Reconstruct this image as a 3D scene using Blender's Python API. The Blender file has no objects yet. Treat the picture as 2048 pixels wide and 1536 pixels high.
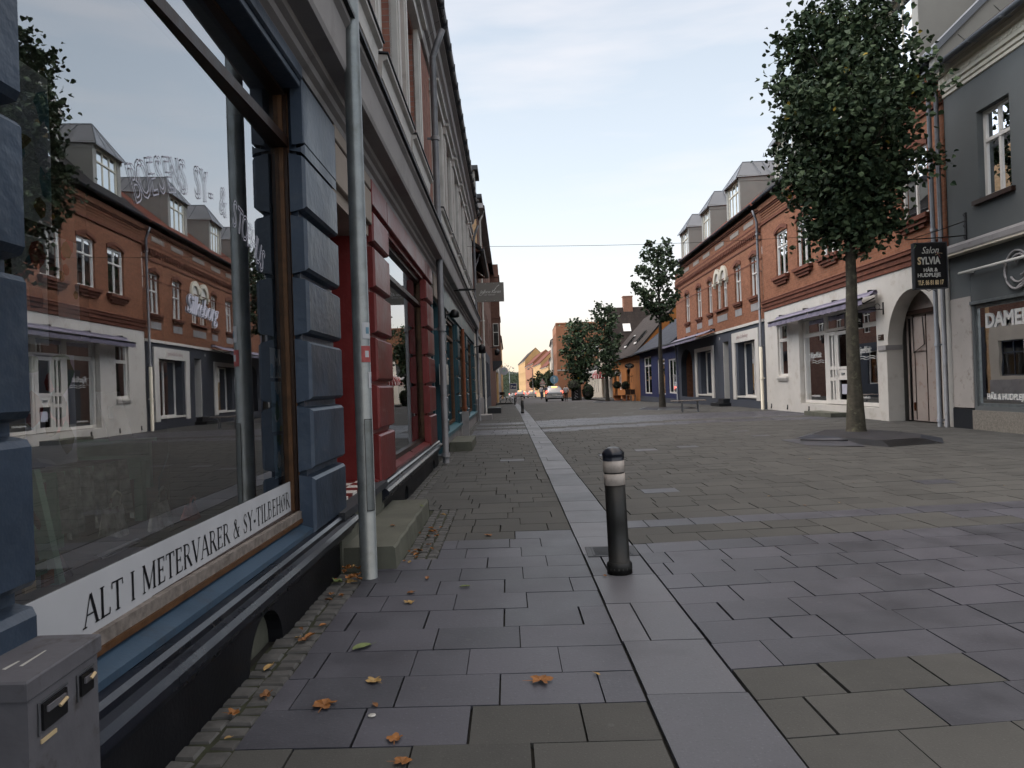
import bpy, bmesh, math, random
from mathutils import Vector, Matrix
random.seed(7)
R = math.radians
SC = bpy.context.scene
COL = SC.collection
CAMH = 1.15

# ------------------------------------------------------------------ camera
def setup_camera():
    a, p, rho = .0193, 5/1450, .034
    F = Vector((-math.sin(a)*math.cos(p), math.cos(a)*math.cos(p), math.sin(p)))
    r0 = Vector((math.cos(a), math.sin(a), 0)); u0 = r0.cross(F)
    r = math.cos(rho)*r0 - math.sin(rho)*u0
    u = math.sin(rho)*r0 + math.cos(rho)*u0
    cd = bpy.data.cameras.new('camera'); cam = bpy.data.objects.new('camera', cd)
    COL.objects.link(cam)
    cd.sensor_width = 36; cd.lens = 1450/2048*36; cd.clip_start = .05; cd.clip_end = 3000
    m = Matrix(((r.x, u.x, -F.x, 0), (r.y, u.y, -F.y, 0), (r.z, u.z, -F.z, CAMH), (0, 0, 0, 1)))
    cam.matrix_world = m
    SC.camera = cam
setup_camera()

# ------------------------------------------------------------------ light
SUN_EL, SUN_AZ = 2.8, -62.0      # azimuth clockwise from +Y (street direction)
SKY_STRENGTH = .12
LEFT_SKY_LIFT = 2.9
SC.view_settings.view_transform = 'Standard'
SC.view_settings.look = 'None'
SC.view_settings.gamma = 1
SC.view_settings.exposure = 0.32

def setup_world():
    w = bpy.data.worlds.new('World'); SC.world = w; w.use_nodes = True
    nt = w.node_tree; nt.nodes.clear(); N = nt.nodes.new; L = nt.links.new
    out = N('ShaderNodeOutputWorld'); bg = N('ShaderNodeBackground'); bg.inputs['Strength'].default_value = SKY_STRENGTH
    sky = N('ShaderNodeTexSky'); sky.sky_type = 'NISHITA'; sky.sun_disc = False
    sky.sun_elevation = R(SUN_EL); sky.sun_rotation = R(SUN_AZ); sky.altitude = 50
    sky.air_density = 1.0; sky.dust_density = 1.2; sky.ozone_density = 1.0
    tc = N('ShaderNodeTexCoord')
    # thin high cloud veil with a gradient from a creamy horizon to pale blue
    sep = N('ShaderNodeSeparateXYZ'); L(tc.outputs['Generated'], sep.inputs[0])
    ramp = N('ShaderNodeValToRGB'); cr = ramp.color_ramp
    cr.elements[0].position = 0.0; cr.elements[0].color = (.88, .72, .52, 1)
    cr.elements[1].position = .82; cr.elements[1].color = (1.15, 1.02, .92, 1)  # unseen zenith, brightened and warmed to lift the facades
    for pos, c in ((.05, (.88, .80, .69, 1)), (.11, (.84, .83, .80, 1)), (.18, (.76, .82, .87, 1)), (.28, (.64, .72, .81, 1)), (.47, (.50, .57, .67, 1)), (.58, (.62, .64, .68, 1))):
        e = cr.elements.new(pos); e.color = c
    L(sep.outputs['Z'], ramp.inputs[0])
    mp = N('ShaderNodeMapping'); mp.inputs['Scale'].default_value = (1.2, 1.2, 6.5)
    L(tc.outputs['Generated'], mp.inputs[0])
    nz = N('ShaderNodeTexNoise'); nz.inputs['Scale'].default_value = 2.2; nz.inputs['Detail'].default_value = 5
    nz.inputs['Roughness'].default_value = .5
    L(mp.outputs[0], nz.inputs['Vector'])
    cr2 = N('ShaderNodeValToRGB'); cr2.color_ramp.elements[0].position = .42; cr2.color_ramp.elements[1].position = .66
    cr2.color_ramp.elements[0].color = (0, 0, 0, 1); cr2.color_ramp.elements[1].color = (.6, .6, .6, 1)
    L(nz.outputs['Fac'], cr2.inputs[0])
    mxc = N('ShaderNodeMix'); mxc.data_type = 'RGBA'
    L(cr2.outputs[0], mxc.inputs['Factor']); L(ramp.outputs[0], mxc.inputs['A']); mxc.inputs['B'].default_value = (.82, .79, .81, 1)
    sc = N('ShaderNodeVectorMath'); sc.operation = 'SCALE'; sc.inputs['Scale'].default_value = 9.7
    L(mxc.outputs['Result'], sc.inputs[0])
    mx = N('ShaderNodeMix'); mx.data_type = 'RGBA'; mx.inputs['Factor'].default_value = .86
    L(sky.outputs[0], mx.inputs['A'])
    # added brightening of the out-of-frame sky over the left-hand roofs, lights the right facades
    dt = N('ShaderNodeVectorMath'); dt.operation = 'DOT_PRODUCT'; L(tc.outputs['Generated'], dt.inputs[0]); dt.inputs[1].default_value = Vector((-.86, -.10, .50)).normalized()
    mr = N('ShaderNodeMapRange'); mr.interpolation_type = 'SMOOTHSTEP'; mr.inputs[1].default_value = .30; mr.inputs[2].default_value = 1.0; mr.inputs[3].default_value = 0; mr.inputs[4].default_value = LEFT_SKY_LIFT
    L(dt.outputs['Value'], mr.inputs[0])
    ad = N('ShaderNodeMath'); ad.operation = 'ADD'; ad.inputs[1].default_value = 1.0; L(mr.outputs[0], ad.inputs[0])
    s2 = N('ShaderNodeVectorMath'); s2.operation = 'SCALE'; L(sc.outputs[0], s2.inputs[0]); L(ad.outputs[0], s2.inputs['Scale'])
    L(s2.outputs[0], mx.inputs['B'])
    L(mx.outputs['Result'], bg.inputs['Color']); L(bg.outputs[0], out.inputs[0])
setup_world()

def setup_sun():
    sd = bpy.data.lights.new('sun', 'SUN'); sd.energy = 2.6; sd.angle = R(.5); sd.color = (1.0, .66, .36)
    s = bpy.data.objects.new('sun', sd); COL.objects.link(s)
    el, az = R(SUN_EL), R(SUN_AZ)
    d = Vector((math.sin(az)*math.cos(el), math.cos(az)*math.cos(el), math.sin(el)))
    s.rotation_euler = (-d).to_track_quat('-Z', 'Y').to_euler()
    s.location = d*50
setup_sun()

# ------------------------------------------------------------------ materials
MATS = {}
def new_mat(name):
    m = bpy.data.materials.new(name); m.use_nodes = True; m.node_tree.nodes.clear()
    MATS[name] = m
    return m, m.node_tree.nodes.new, m.node_tree.links.new
def mixc(N, L, fac, a, b, blend='MIX'):
    x = N('ShaderNodeMix'); x.data_type = 'RGBA'; x.blend_type = blend
    for sock, v in (('Factor', fac), ('A', a), ('B', b)):
        if hasattr(v, 'is_output') or hasattr(v, 'links'): L(v, x.inputs[sock])
        elif sock == 'Factor': x.inputs[sock].default_value = v
        else: x.inputs[sock].default_value = (*v, 1) if len(v) == 3 else v
    return x.outputs['Result']
def noise(N, L, scale, detail=4, vec=None, rough=.55):
    n = N('ShaderNodeTexNoise'); n.inputs['Scale'].default_value = scale; n.inputs['Detail'].default_value = detail
    n.inputs['Roughness'].default_value = rough
    if vec is None:
        g = N('ShaderNodeNewGeometry'); vec = g.outputs['Position']
    L(vec, n.inputs['Vector'])
    return n.outputs['Fac']
def mrange(N, L, v, a, b, c=0., d=1.):
    m = N('ShaderNodeMapRange'); m.inputs[1].default_value = a; m.inputs[2].default_value = b
    m.inputs[3].default_value = c; m.inputs[4].default_value = d; L(v, m.inputs[0]); return m.outputs[0]
def finish(N, L, col, rough, metal=0., bump=None, bs=.2, bd=.01, coat=0., spec=None):
    b = N('ShaderNodeBsdfPrincipled'); o = N('ShaderNodeOutputMaterial')
    if isinstance(col, tuple): b.inputs['Base Color'].default_value = (*col, 1)
    else: L(col, b.inputs['Base Color'])
    if isinstance(rough, (int, float)): b.inputs['Roughness'].default_value = rough
    else: L(rough, b.inputs['Roughness'])
    b.inputs['Metallic'].default_value = metal
    if spec is not None: b.inputs['Specular IOR Level'].default_value = spec
    if coat: b.inputs['Coat Weight'].default_value = coat; b.inputs['Coat Roughness'].default_value = .12
    if bump is not None:
        bp = N('ShaderNodeBump'); bp.inputs['Strength'].default_value = bs; bp.inputs['Distance'].default_value = bd
        L(bump, bp.inputs['Height']); L(bp.outputs[0], b.inputs['Normal'])
    L(b.outputs[0], o.inputs[0])
    return b
def plain(name, col, rough=.6, var=.18, scale=3., bump=.15, metal=0., dirt=None, fine=60, coat=0., bd=.004):
    m, N, L = new_mat(name)
    n1 = noise(N, L, scale, 5); f = mrange(N, L, n1, .3, .7)
    dark = tuple(c*(1-var) for c in col); lite = tuple(min(1, c*(1+var)) for c in col)
    c = mixc(N, L, f, dark, lite)
    if dirt:
        n3 = noise(N, L, dirt[1], 6, rough=.7); f3 = mrange(N, L, n3, .54, .7, 0, dirt[2]); c = mixc(N, L, f3, c, dirt[0])
    n2 = noise(N, L, fine, 3)
    rg = mrange(N, L, n1, .2, .8, max(0.03, rough-.08), min(1, rough+.08))
    finish(N, L, c, rg, metal, n2, bump, bd, coat)
    return m
def brickmat(name, c1, c2, mortar, bw=.24, bh=.07, off=.5, dirt=.3):
    m, N, L = new_mat(name)
    uv = N('ShaderNodeUVMap')
    b = N('ShaderNodeTexBrick'); b.inputs['Scale'].default_value = 1
    b.inputs['Brick Width'].default_value = bw; b.inputs['Row Height'].default_value = bh
    b.inputs['Mortar Size'].default_value = .006; b.inputs['Mortar Smooth'].default_value = .2
    b.inputs['Color1'].default_value = (*c1, 1); b.inputs['Color2'].default_value = (*c2, 1); b.inputs['Mortar'].default_value = (*mortar, 1)
    b.offset = off; b.inputs['Bias'].default_value = 0
    L(uv.outputs[0], b.inputs['Vector'])
    n1 = noise(N, L, 1.1, 6); f = mrange(N, L, n1, .35, .75, 0, dirt)
    c = mixc(N, L, f, b.outputs['Color'], tuple(x*.45 for x in c1))
    n2 = noise(N, L, 9, 4); f2 = mrange(N, L, n2, .3, .7, .82, 1.15)
    c2_ = N('ShaderNodeVectorMath'); c2_.operation = 'SCALE'; L(c, c2_.inputs[0]); L(f2, c2_.inputs['Scale'])
    inv = N('ShaderNodeMath'); inv.operation = 'SUBTRACT'; inv.inputs[0].default_value = 1; L(b.outputs['Fac'], inv.inputs[1])
    finish(N, L, c2_.outputs[0], .85, 0, inv.outputs[0], .5, .006, spec=.25)
    return m
def glassmat(name, tint=(.86, .9, .9), ior=2.3, rough=.015, wav=.0, base=0.):
    m, N, L = new_mat(name)
    t = N('ShaderNodeBsdfTransparent'); t.inputs[0].default_value = (*tint, 1)
    g = N('ShaderNodeBsdfGlossy'); g.inputs['Roughness'].default_value = rough; g.inputs[0].default_value = (.92, .95, .98, 1)
    fr = N('ShaderNodeFresnel'); fr.inputs[0].default_value = ior
    mx = N('ShaderNodeMixShader'); o = N('ShaderNodeOutputMaterial')
    fm = mrange(N, L, fr.outputs[0], 0, 1, base, 1)
    L(fm, mx.inputs[0]); L(t.outputs[0], mx.inputs[1]); L(g.outputs[0], mx.inputs[2]); L(mx.outputs[0], o.inputs[0])
    if wav:
        n = noise(N, L, 1.3, 2); bp = N('ShaderNodeBump'); bp.inputs['Strength'].default_value = wav; bp.inputs['Distance'].default_value = .01
        L(n, bp.inputs['Height']); L(bp.outputs[0], g.inputs['Normal'])
    return m
def emis(name, col, s, base=(.1, .1, .1)):
    m, N, L = new_mat(name)
    b = N('ShaderNodeBsdfPrincipled'); o = N('ShaderNodeOutputMaterial')
    b.inputs['Base Color'].default_value = (*base, 1); b.inputs['Emission Color'].default_value = (*col, 1); b.inputs['Emission Strength'].default_value = s
    L(b.outputs[0], o.inputs[0]); return m
def tilemat(name, c1, c2, w, h):
    return brickmat(name, c1, c2, tuple(x*.3 for x in c1), w, h, .5, .5)
def slabmat(name, col, var, rough, speck, blot):
    """paving slab: per-slab tone from a corner attribute, grain, speckles, stains"""
    m, N, L = new_mat(name)
    at = N('ShaderNodeAttribute'); at.attribute_name = 'tone'
    tone = mrange(N, L, at.outputs['Fac'], 0, 1, 1-var, 1+var)
    n1 = noise(N, L, 2.3, 6, rough=.65); f1 = mrange(N, L, n1, .3, .72)
    c = mixc(N, L, f1, tuple(x*.74 for x in col), tuple(x*1.24 for x in col))
    # directional mottling
    hue = mixc(N, L, mrange(N, L, at.outputs['Fac'], 0, 1), c, blot); c = mixc(N, L, .35, c, hue)
    sp = noise(N, L, speck, 2, rough=.8); f2 = mrange(N, L, sp, .60, .72, 0, .55); c = mixc(N, L, f2, c, tuple(min(1, x*2.0) for x in col))
    sd = mrange(N, L, sp, .40, .28, 0, .5); c = mixc(N, L, sd, c, tuple(x*.45 for x in col))
    st = noise(N, L, .9, 5, rough=.7); f4 = mrange(N, L, st, .50, .70, 0, .5); c = mixc(N, L, f4, c, tuple(x*.5 for x in col))
    gm = N('ShaderNodeTexVoronoi'); gm.inputs['Scale'].default_value = 4.5; g = N('ShaderNodeNewGeometry'); L(g.outputs['Position'], gm.inputs['Vector'])
    fg = mrange(N, L, gm.outputs['Distance'], .045, .07, .45, 0); c = mixc(N, L, fg, c, (.13, .13, .13))
    s = N('ShaderNodeVectorMath'); s.operation = 'SCALE'; L(c, s.inputs[0]); L(tone, s.inputs['Scale'])
    rg = mrange(N, L, n1, .25, .75, rough-.1, rough+.12)
    finish(N, L, s.outputs[0], rg, 0, sp, .25, .003)
    return m
def leafmat(name, c1, c2, c3=None, transl=.12):
    m, N, L = new_mat(name)
    at = N('ShaderNodeAttribute'); at.attribute_name = 'tone'
    c = mixc(N, L, at.outputs['Fac'], c1, c2)
    if c3:
        f = mrange(N, L, at.outputs['Fac'], .994, .997); c = mixc(N, L, f, c, c3)
    b = N('ShaderNodeBsdfPrincipled'); b.inputs['Roughness'].default_value = .5; L(c, b.inputs['Base Color'])
    b.inputs['Specular IOR Level'].default_value = .2
    t = N('ShaderNodeBsdfTranslucent'); L(c, t.inputs[0]); mx = N('ShaderNodeMixShader'); mx.inputs[0].default_value = transl
    o = N('ShaderNodeOutputMaterial'); L(b.outputs[0], mx.inputs[1]); L(t.outputs[0], mx.inputs[2]); L(mx.outputs[0], o.inputs[0])
    return m

slabmat('concrete_slab', (.076, .077, .0735), .09, .78, 130, (.088, .087, .082))
slabmat('slate_slab', (.080, .084, .102), .10, .48, 70, (.11, .105, .13))
slabmat('granite_strip', (.100, .105, .124), .12, .5, 90, (.20, .20, .22))
plain('joint_sand', (.024, .024, .021), .95, .4, 8, .3)
plain('asphalt', (.075, .075, .082), .8, .15, 1.2, .3)
plain('asphalt_dark', (.028, .028, .034), .8, .35, 3, .4, dirt=((.05, .05, .045), 5, .6))
plain('sett_stone', (.10, .10, .098), .7, .35, 9, .4)
plain('moss_soil', (.035, .04, .022), .95, .4, 14, .4)
plain('step_stone', (.125, .13, .105), .8, .22, 4, .35, dirt=((.05, .06, .03), 3, .6))
plain('blue_paint', (.056, .083, .128), .38, .20, 2.8, .5, dirt=((.10, .125, .16), 7, .5), fine=16, bd=.010)
plain('blue_sill', (.065, .115, .18), .35, .14, 3, .15, dirt=((.06, .06, .06), 5, .5))
plain('red_paint', (.21, .030, .030), .38, .2, 2.8, .45, dirt=((.24, .07, .065), 6, .45), fine=16, bd=.010)
plain('red_sill', (.22, .045, .045), .32, .12, 3, .12)
plain('teal_paint', (.022, .085, .115), .4, .2, 2.8, .4, dirt=((.05, .09, .1), 5, .3))
plain('teal_sill', (.04, .17, .22), .35, .14, 3, .12)
plain('beige_plaster', (.36, .31, .27), .8, .08, 3, .2)
plain('grey_plaster', (.34, .33, .335), .8, .10, 2, .25, dirt=((.15, .14, .13), 3, .4))
plain('casing_white', (.62, .615, .60), .65, .10, 3, .2, dirt=((.25, .24, .22), 4, .4))
plain('black_plinth', (.018, .019, .024), .42, .3, 2, .35, dirt=((.03, .03, .03), 4, .4))
plain('black_gloss', (.020, .025, .040), .3, .2, 4, .1, coat=.15, dirt=((.09, .1, .11), 9, .4))
plain('lead', (.05, .055, .065), .6, .2, 5, .2)
plain('wood_dark', (.045, .022, .014), .4, .3, 20, .2)
plain('wood_warm', (.125, .06, .026), .5, .3, 18, .25)
plain('weathered_wood', (.24, .21, .19), .75, .35, 26, .4, dirt=((.08, .06, .05), 18, .7))
plain('galvanized', (.26, .29, .30), .38, .22, 7, .2, metal=.55, dirt=((.18, .19, .17), 10, .5))
plain('zinc', (.22, .24, .27), .55, .10, 1.5, .1, metal=.35)
plain('zinc_pipe', (.20, .21, .23), .5, .18, 4, .1, metal=.4, dirt=((.08, .07, .06), 6, .5))
plain('dormer_grey', (.33, .325, .30), .7, .06, 2, .15)
plain('dark_gutter', (.035, .04, .052), .5, .2, 3, .1)
plain('render_white', (.66, .64, .60), .85, .07, 1.2, .25, dirt=((.42, .37, .30), 2.2, .5))
plain('render_slate', (.070, .080, .105), .8, .10, 2, .2)
plain('render_darkgrey', (.125, .138, .142), .85, .06, 1.5, .3)
plain('trim_white', (.74, .72, .68), .5, .05, 3, .1)
plain('cream_trim', (.70, .66, .55), .5, .06, 3, .1)
plain('render_blue', (.024, .034, .115), .6, .12, 2, .2)
plain('render_orange', (.42, .155, .035), .8, .15, 1.5, .25)
plain('render_cream', (.60, .54, .44), .8, .06, 1.5, .2)
plain('render_pale', (.52, .48, .42), .8, .08, 1.5, .2)
plain('far_ochre', (.58, .36, .16), .85, .12, .6, .1)
plain('far_brick', (.38, .17, .09), .85, .12, .6, .1)
plain('dark_interior', (.035, .032, .03), .9, .3, 2, .1)
plain('interior_wall', (.20, .185, .17), .9, .2, 1, .1)
plain('awning_cloth', (.235, .22, .30), .75, .10, 8, .2)
plain('awning_red', (.30, .035, .035), .75, .12, 6, .2)
plain('black_metal', (.015, .015, .017), .45, .2, 5, .1)
plain('bollard_rubber', (.017, .018, .018), .5, .35, 8, .2)
plain('bollard_reflector', (.52, .47, .43), .45, .14, 14, .1, dirt=((.25, .20, .17), 30, .6))
plain('sign_black', (.012, .012, .014), .35, .1, 4, .05)
plain('sign_grey', (.22, .205, .19), .5, .05, 4, .05)
plain('sign_text', (.72, .72, .70), .5, .03, 4, .02)
plain('text_gold', (.70, .55, .33), .5, .06, 4, .02)
plain('text_lilac', (.55, .56, .66), .5, .06, 4, .02)
plain('text_dark', (.012, .013, .018), .4, .05, 4, .02)
plain('text_faint', (.60, .50, .48), .5, .05, 4, .02)
plain('paper', (.58, .60, .64), .6, .05, 5, .05)
plain('paper_blue', (.16, .30, .40), .6, .3, 12, .05)
plain('paper_red', (.45, .10, .10), .6, .3, 20, .05)
plain('paper_green', (.10, .22, .08), .6, .3, 14, .05)
plain('banner_purple', (.16, .04, .34), .6, .1, 5, .05)
plain('granite_pink', (.26, .24, .21), .5, .35, 40, .1)
plain('granite_dark', (.028, .032, .038), .4, .4, 40, .1)
plain('panel_worn', (.44, .41, .385), .7, .08, 3, .2, dirt=((.24, .20, .17), 6, .7))
plain('gate_paint', (.40, .345, .315), .6, .07, 2, .15, dirt=((.22, .10, .06), 5, .5))
plain('bark', (.075, .068, .052), .9, .4, 9, .7, dirt=((.20, .20, .13), 7, .8), fine=45)
plain('bark_dark', (.05, .045, .038), .9, .35, 22, .6)
plain('cabinet_grey', (.15, .15, .17), .55, .14, 6, .3, dirt=((.06, .05, .042), 9, .85), fine=30)
plain('plastic_white', (.55, .55, .52), .5, .05, 4, .05)
plain('rust', (.16, .05, .02), .8, .3, 14, .2)
plain('terracotta', (.33, .12, .05), .8, .15, 6, .2)
plain('wood_plank', (.30, .20, .11), .7, .25, 12, .2)
plain('car_paint', (.40, .41, .43), .25, .04, 2, .02, metal=.4, coat=.6)
plain('car_white', (.62, .62, .62), .25, .04, 2, .02, coat=.6)
plain('tyre', (.012, .012, .012), .8, .1, 9, .1)
plain('rim_metal', (.30, .31, .32), .35, .1, 9, .05, metal=.8)
plain('car_glass', (.015, .016, .018), .08, .1, 2, .0)
plain('skin', (.42, .24, .17), .6, .08, 9, .05)
plain('hair_brown', (.05, .03, .018), .7, .2, 30, .2)
plain('jacket_white', (.55, .55, .56), .8, .08, 7, .2)
plain('jacket_grey', (.14, .14, .17), .8, .1, 7, .2)
plain('jacket_red', (.30, .07, .06), .8, .1, 7, .2)
plain('trouser_black', (.015, .015, .018), .8, .1, 7, .2)
plain('trouser_blue', (.05, .07, .13), .8, .1, 7, .2)
plain('hill_green', (.035, .05, .035), .95, .3, .05, .0)
plain('table_green', (.42, .68, .52), .6, .15, 4, .1)
plain('cloth_dark', (.40, .42, .38), .9, .4, 20, .2)
plain('cloth_floral', (.82, .80, .62), .9, .5, 18, .2, dirt=((.22, .05, .05), 14, .8))
plain('cloth_red', (.62, .22, .16), .9, .3, 16, .2)
plain('floor_wood', (.20, .15, .11), .5, .3, 6, .1)
plain('rope', (.02, .02, .02), .8, .1, 6, .1)
plain('leaf_orange', (.30, .125, .035), .7, .35, 30, .3)
plain('leaf_brown', (.24, .115, .05), .8, .35, 30, .3)
plain('leaf_yellow', (.42, .27, .10), .7, .3, 30, .3)
plain('leaf_green', (.15, .19, .07), .7, .3, 30, .3)
plain('purple_flower', (.10, .04, .08), .8, .3, 20, .3)
emis('tail_red', (1, .10, .06), 4.0, (.3, .02, .02))
emis('tail_orange', (1, .42, .12), 5.0, (.4, .1, .02))
emis('lamp_glow', (1, .85, .6), 6.0)
emis('shop_light', (1, .75, .4), 3.0)
glassmat('glass_shop', (.98, 1.0, .98), 2.5, .004, .04, base=.33)
glassmat('glass', (.80, .84, .84), 1.6, .01, .06)
brickmat('brick_left', (.40, .185, .14), (.31, .14, .11), (.30, .25, .23))
brickmat('brick_orange', (.35, .150, .085), (.27, .112, .062), (.28, .17, .12), dirt=.18)
brickmat('brick_orange_dark', (.23, .085, .055), (.18, .07, .048), (.20, .10, .07), dirt=.3)
brickmat('brick_brown', (.22, .11, .08), (.17, .085, .065), (.2, .15, .13))
brickmat('brick_yellow', (.62, .42, .24), (.52, .34, .19), (.45, .34, .24))
brickmat('brick_chimney', (.40, .19, .12), (.32, .15, .1), (.3, .22, .18))
tilemat('tile_dark', (.045, .042, .044), (.032, .03, .032), .25, .34)
tilemat('tile_red', (.20, .06, .035), (.15, .045, .03), .25, .34)
tilemat('tile_brown', (.055, .043, .038), (.04, .032, .030), .25, .34)
tilemat('slate_roof', (.055, .062, .080), (.045, .05, .066), .4, .3)
leafmat('leaves_lime', (.026, .050, .030), (.085, .125, .062), (.30, .22, .03))
leafmat('leaves_mid', (.040, .068, .042), (.10, .14, .075), (.16, .12, .03))
leafmat('leaves_bush', (.012, .030, .012), (.03, .065, .025))
leafmat('leaves_far', (.040, .062, .035), (.07, .10, .05))
M = MATS

# ------------------------------------------------------------------ frames and mesh builder
class Fr:
    """facade frame: s along the facade, w outwards, z up"""
    def __init__(f, ox, oy, U, Nn, name=''):
        f.o = Vector((ox, oy, 0)); f.U = Vector((*U, 0)); f.N = Vector((*Nn, 0))
    def p(f, s, w, z): return f.o + f.U*s + f.N*w + Vector((0, 0, z))
WORLD = Fr(0, 0, (1, 0), (0, 1))          # s = x, w = y
LEFT = Fr(-1.13, 0, (-.024, 1), (1, .024))
RIGHT = Fr(8.8, 0, (0, 1), (-1, 0))
def g(y): return 0 if y < 30 else -.011*(y-30)

class MB:
    def __init__(b, fr=WORLD): b.fr = fr; b.v = []; b.f = []; b.m = []; b.uv = []; b.mats = []; b.smooth = False; b.sm = []
    def mi(b, name):
        if name not in b.mats: b.mats.append(name)
        return b.mats.index(name)
    def face(b, pts, mat, smooth=False):
        """pts are frame coordinates (s, w, z)"""
        i = len(b.v); b.v += [b.fr.p(*p) for p in pts]; b.f.append(tuple(range(i, i+len(pts)))); b.m.append(b.mi(mat)); b.sm.append(smooth)
        P = [Vector(p) for p in pts]; n = Vector((0, 0, 0))
        for k in range(len(P)):
            a, c = P[k], P[(k+1) % len(P)]
            n += Vector(((a.y-c.y)*(a.z+c.z), (a.z-c.z)*(a.x+c.x), (a.x-c.x)*(a.y+c.y)))
        n = Vector((abs(n.x), abs(n.y), abs(n.z)))
        if n.y >= n.x and n.y >= n.z*.6: b.uv.append([(p[0], p[2]) for p in pts])
        elif n.x >= n.z: b.uv.append([(p[1], p[2]) for p in pts])
        else: b.uv.append([(p[0], p[1]) for p in pts])
    def box(b, s0, s1, w0, w1, z0, z1, mat, skip=''):
        s0, s1 = min(s0, s1), max(s0, s1); w0, w1 = min(w0, w1), max(w0, w1); z0, z1 = min(z0, z1), max(z0, z1)
        F = b.face
        if 'b' not in skip: F([(s0, w0, z0), (s1, w0, z0), (s1, w0, z1), (s0, w0, z1)], mat)
        if 'f' not in skip: F([(s0, w1, z0), (s0, w1, z1), (s1, w1, z1), (s1, w1, z0)], mat)
        F([(s0, w0, z0), (s0, w0, z1), (s0, w1, z1), (s0, w1, z0)], mat)
        F([(s1, w0, z0), (s1, w1, z0), (s1, w1, z1), (s1, w0, z1)], mat)
        F([(s0, w0, z0), (s0, w1, z0), (s1, w1, z0), (s1, w0, z0)], mat)
        F([(s0, w0, z1), (s1, w0, z1), (s1, w1, z1), (s0, w1, z1)], mat)
    def prism(b, poly, w0, w1, mat):
        """poly in (s, z), extruded along w"""
        n = len(poly)
        b.face([(s, w1, z) for s, z in poly], mat); b.face([(s, w0, z) for s, z in reversed(poly)], mat)
        for i in range(n):
            (s0, z0), (s1, z1) = poly[i], poly[(i+1) % n]
            b.face([(s0, w0, z0), (s1, w0, z1), (s1, w1, z1), (s0, w1, z0)], mat)
    def extr(b, poly, s0, s1, mat):
        """poly in (w, z), extruded along s"""
        n = len(poly)
        b.face([(s0, w, z) for w, z in poly], mat); b.face([(s1, w, z) for w, z in reversed(poly)], mat)
        for i in range(n):
            (a, z0), (c, z1) = poly[i], poly[(i+1) % n]
            b.face([(s0, a, z0), (s0, c, z1), (s1, c, z1), (s1, a, z0)], mat)
    def block(b, s0, s1, w0, w1, z0, z1, c, mat):
        """rusticated block: back face at w0, front at w1 with chamfer c"""
        a = [(s0, w0, z0), (s1, w0, z0), (s1, w0, z1), (s0, w0, z1)]
        m = w1-c*.55
        d = [(s0, m, z0+c*.5), (s1, m, z0+c*.5), (s1, m, z1-c*.5), (s0, m, z1-c*.5)]
        f = [(s0+c*.4, w1, z0+c), (s1-c*.4, w1, z0+c), (s1-c*.4, w1, z1-c), (s0+c*.4, w1, z1-c)]
        b.face(f, mat)
        for A, B in ((a, d), (d, f)):
            for i in range(4):
                j = (i+1) % 4; b.face([A[i], A[j], B[j], B[i]], mat)
    def tube(b, pts, r, mat, n=10, caps=True, r2=None):
        """tube through frame points; r may taper to r2"""
        P = [b.fr.p(*p) for p in pts]; b.wtube(P, r, mat, n, caps, r2)
    def wtube(b, P, r, mat, n=10, caps=True, r2=None):
        rings = []; mi = b.mi(mat)
        for i, p in enumerate(P):
            d = (P[min(i+1, len(P)-1)] - P[max(i-1, 0)]).normalized()
            up = Vector((0, 0, 1)) if abs(d.z) < .9 else Vector((1, 0, 0))
            x = d.cross(up).normalized(); y = x.cross(d)
            rr = r if r2 is None else r + (r2-r)*i/(len(P)-1)
            if isinstance(r, (list, tuple)): rr = r[i]
            k = len(b.v); rings.append(k)
            for j in range(n):
                a = 2*math.pi*j/n; b.v.append(p + x*math.cos(a)*rr + y*math.sin(a)*rr)
        for q in range(len(P)-1):
            for j in range(n):
                b.f.append((rings[q]+j, rings[q]+(j+1) % n, rings[q+1]+(j+1) % n, rings[q+1]+j)); b.m.append(mi); b.sm.append(True)
                b.uv.append([(j/n, q), ((j+1)/n, q), ((j+1)/n, q+1), (j/n, q+1)])
        if caps:
            for q in (0, -1):
                b.f.append(tuple(rings[q]+j for j in range(n))); b.m.append(mi); b.sm.append(False); b.uv.append([(0, 0)]*n)
    def lathe(b, c, prof, mat, n=20, mats=None):
        """profile (r, z) about the vertical through frame point c"""
        C = b.fr.p(*c); rings = []
        for r, z in prof:
            rings.append(len(b.v))
            for j in range(n):
                a = 2*math.pi*j/n; b.v.append(C + Vector((math.cos(a)*r, math.sin(a)*r, z)))
        for q in range(len(prof)-1):
            mi = b.mi(mats[q] if mats else mat)
            for j in range(n):
                b.f.append((rings[q]+j, rings[q]+(j+1) % n, rings[q+1]+(j+1) % n, rings[q+1]+j)); b.m.append(mi); b.sm.append(True)
                b.uv.append([(0, 0)]*4)
        for q in (0, -1):
            if prof[q][0] > .001:
                b.f.append(tuple(rings[q]+j for j in range(n))); b.m.append(b.mi(mats[q] if mats else mat)); b.sm.append(False); b.uv.append([(0, 0)]*n)
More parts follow.
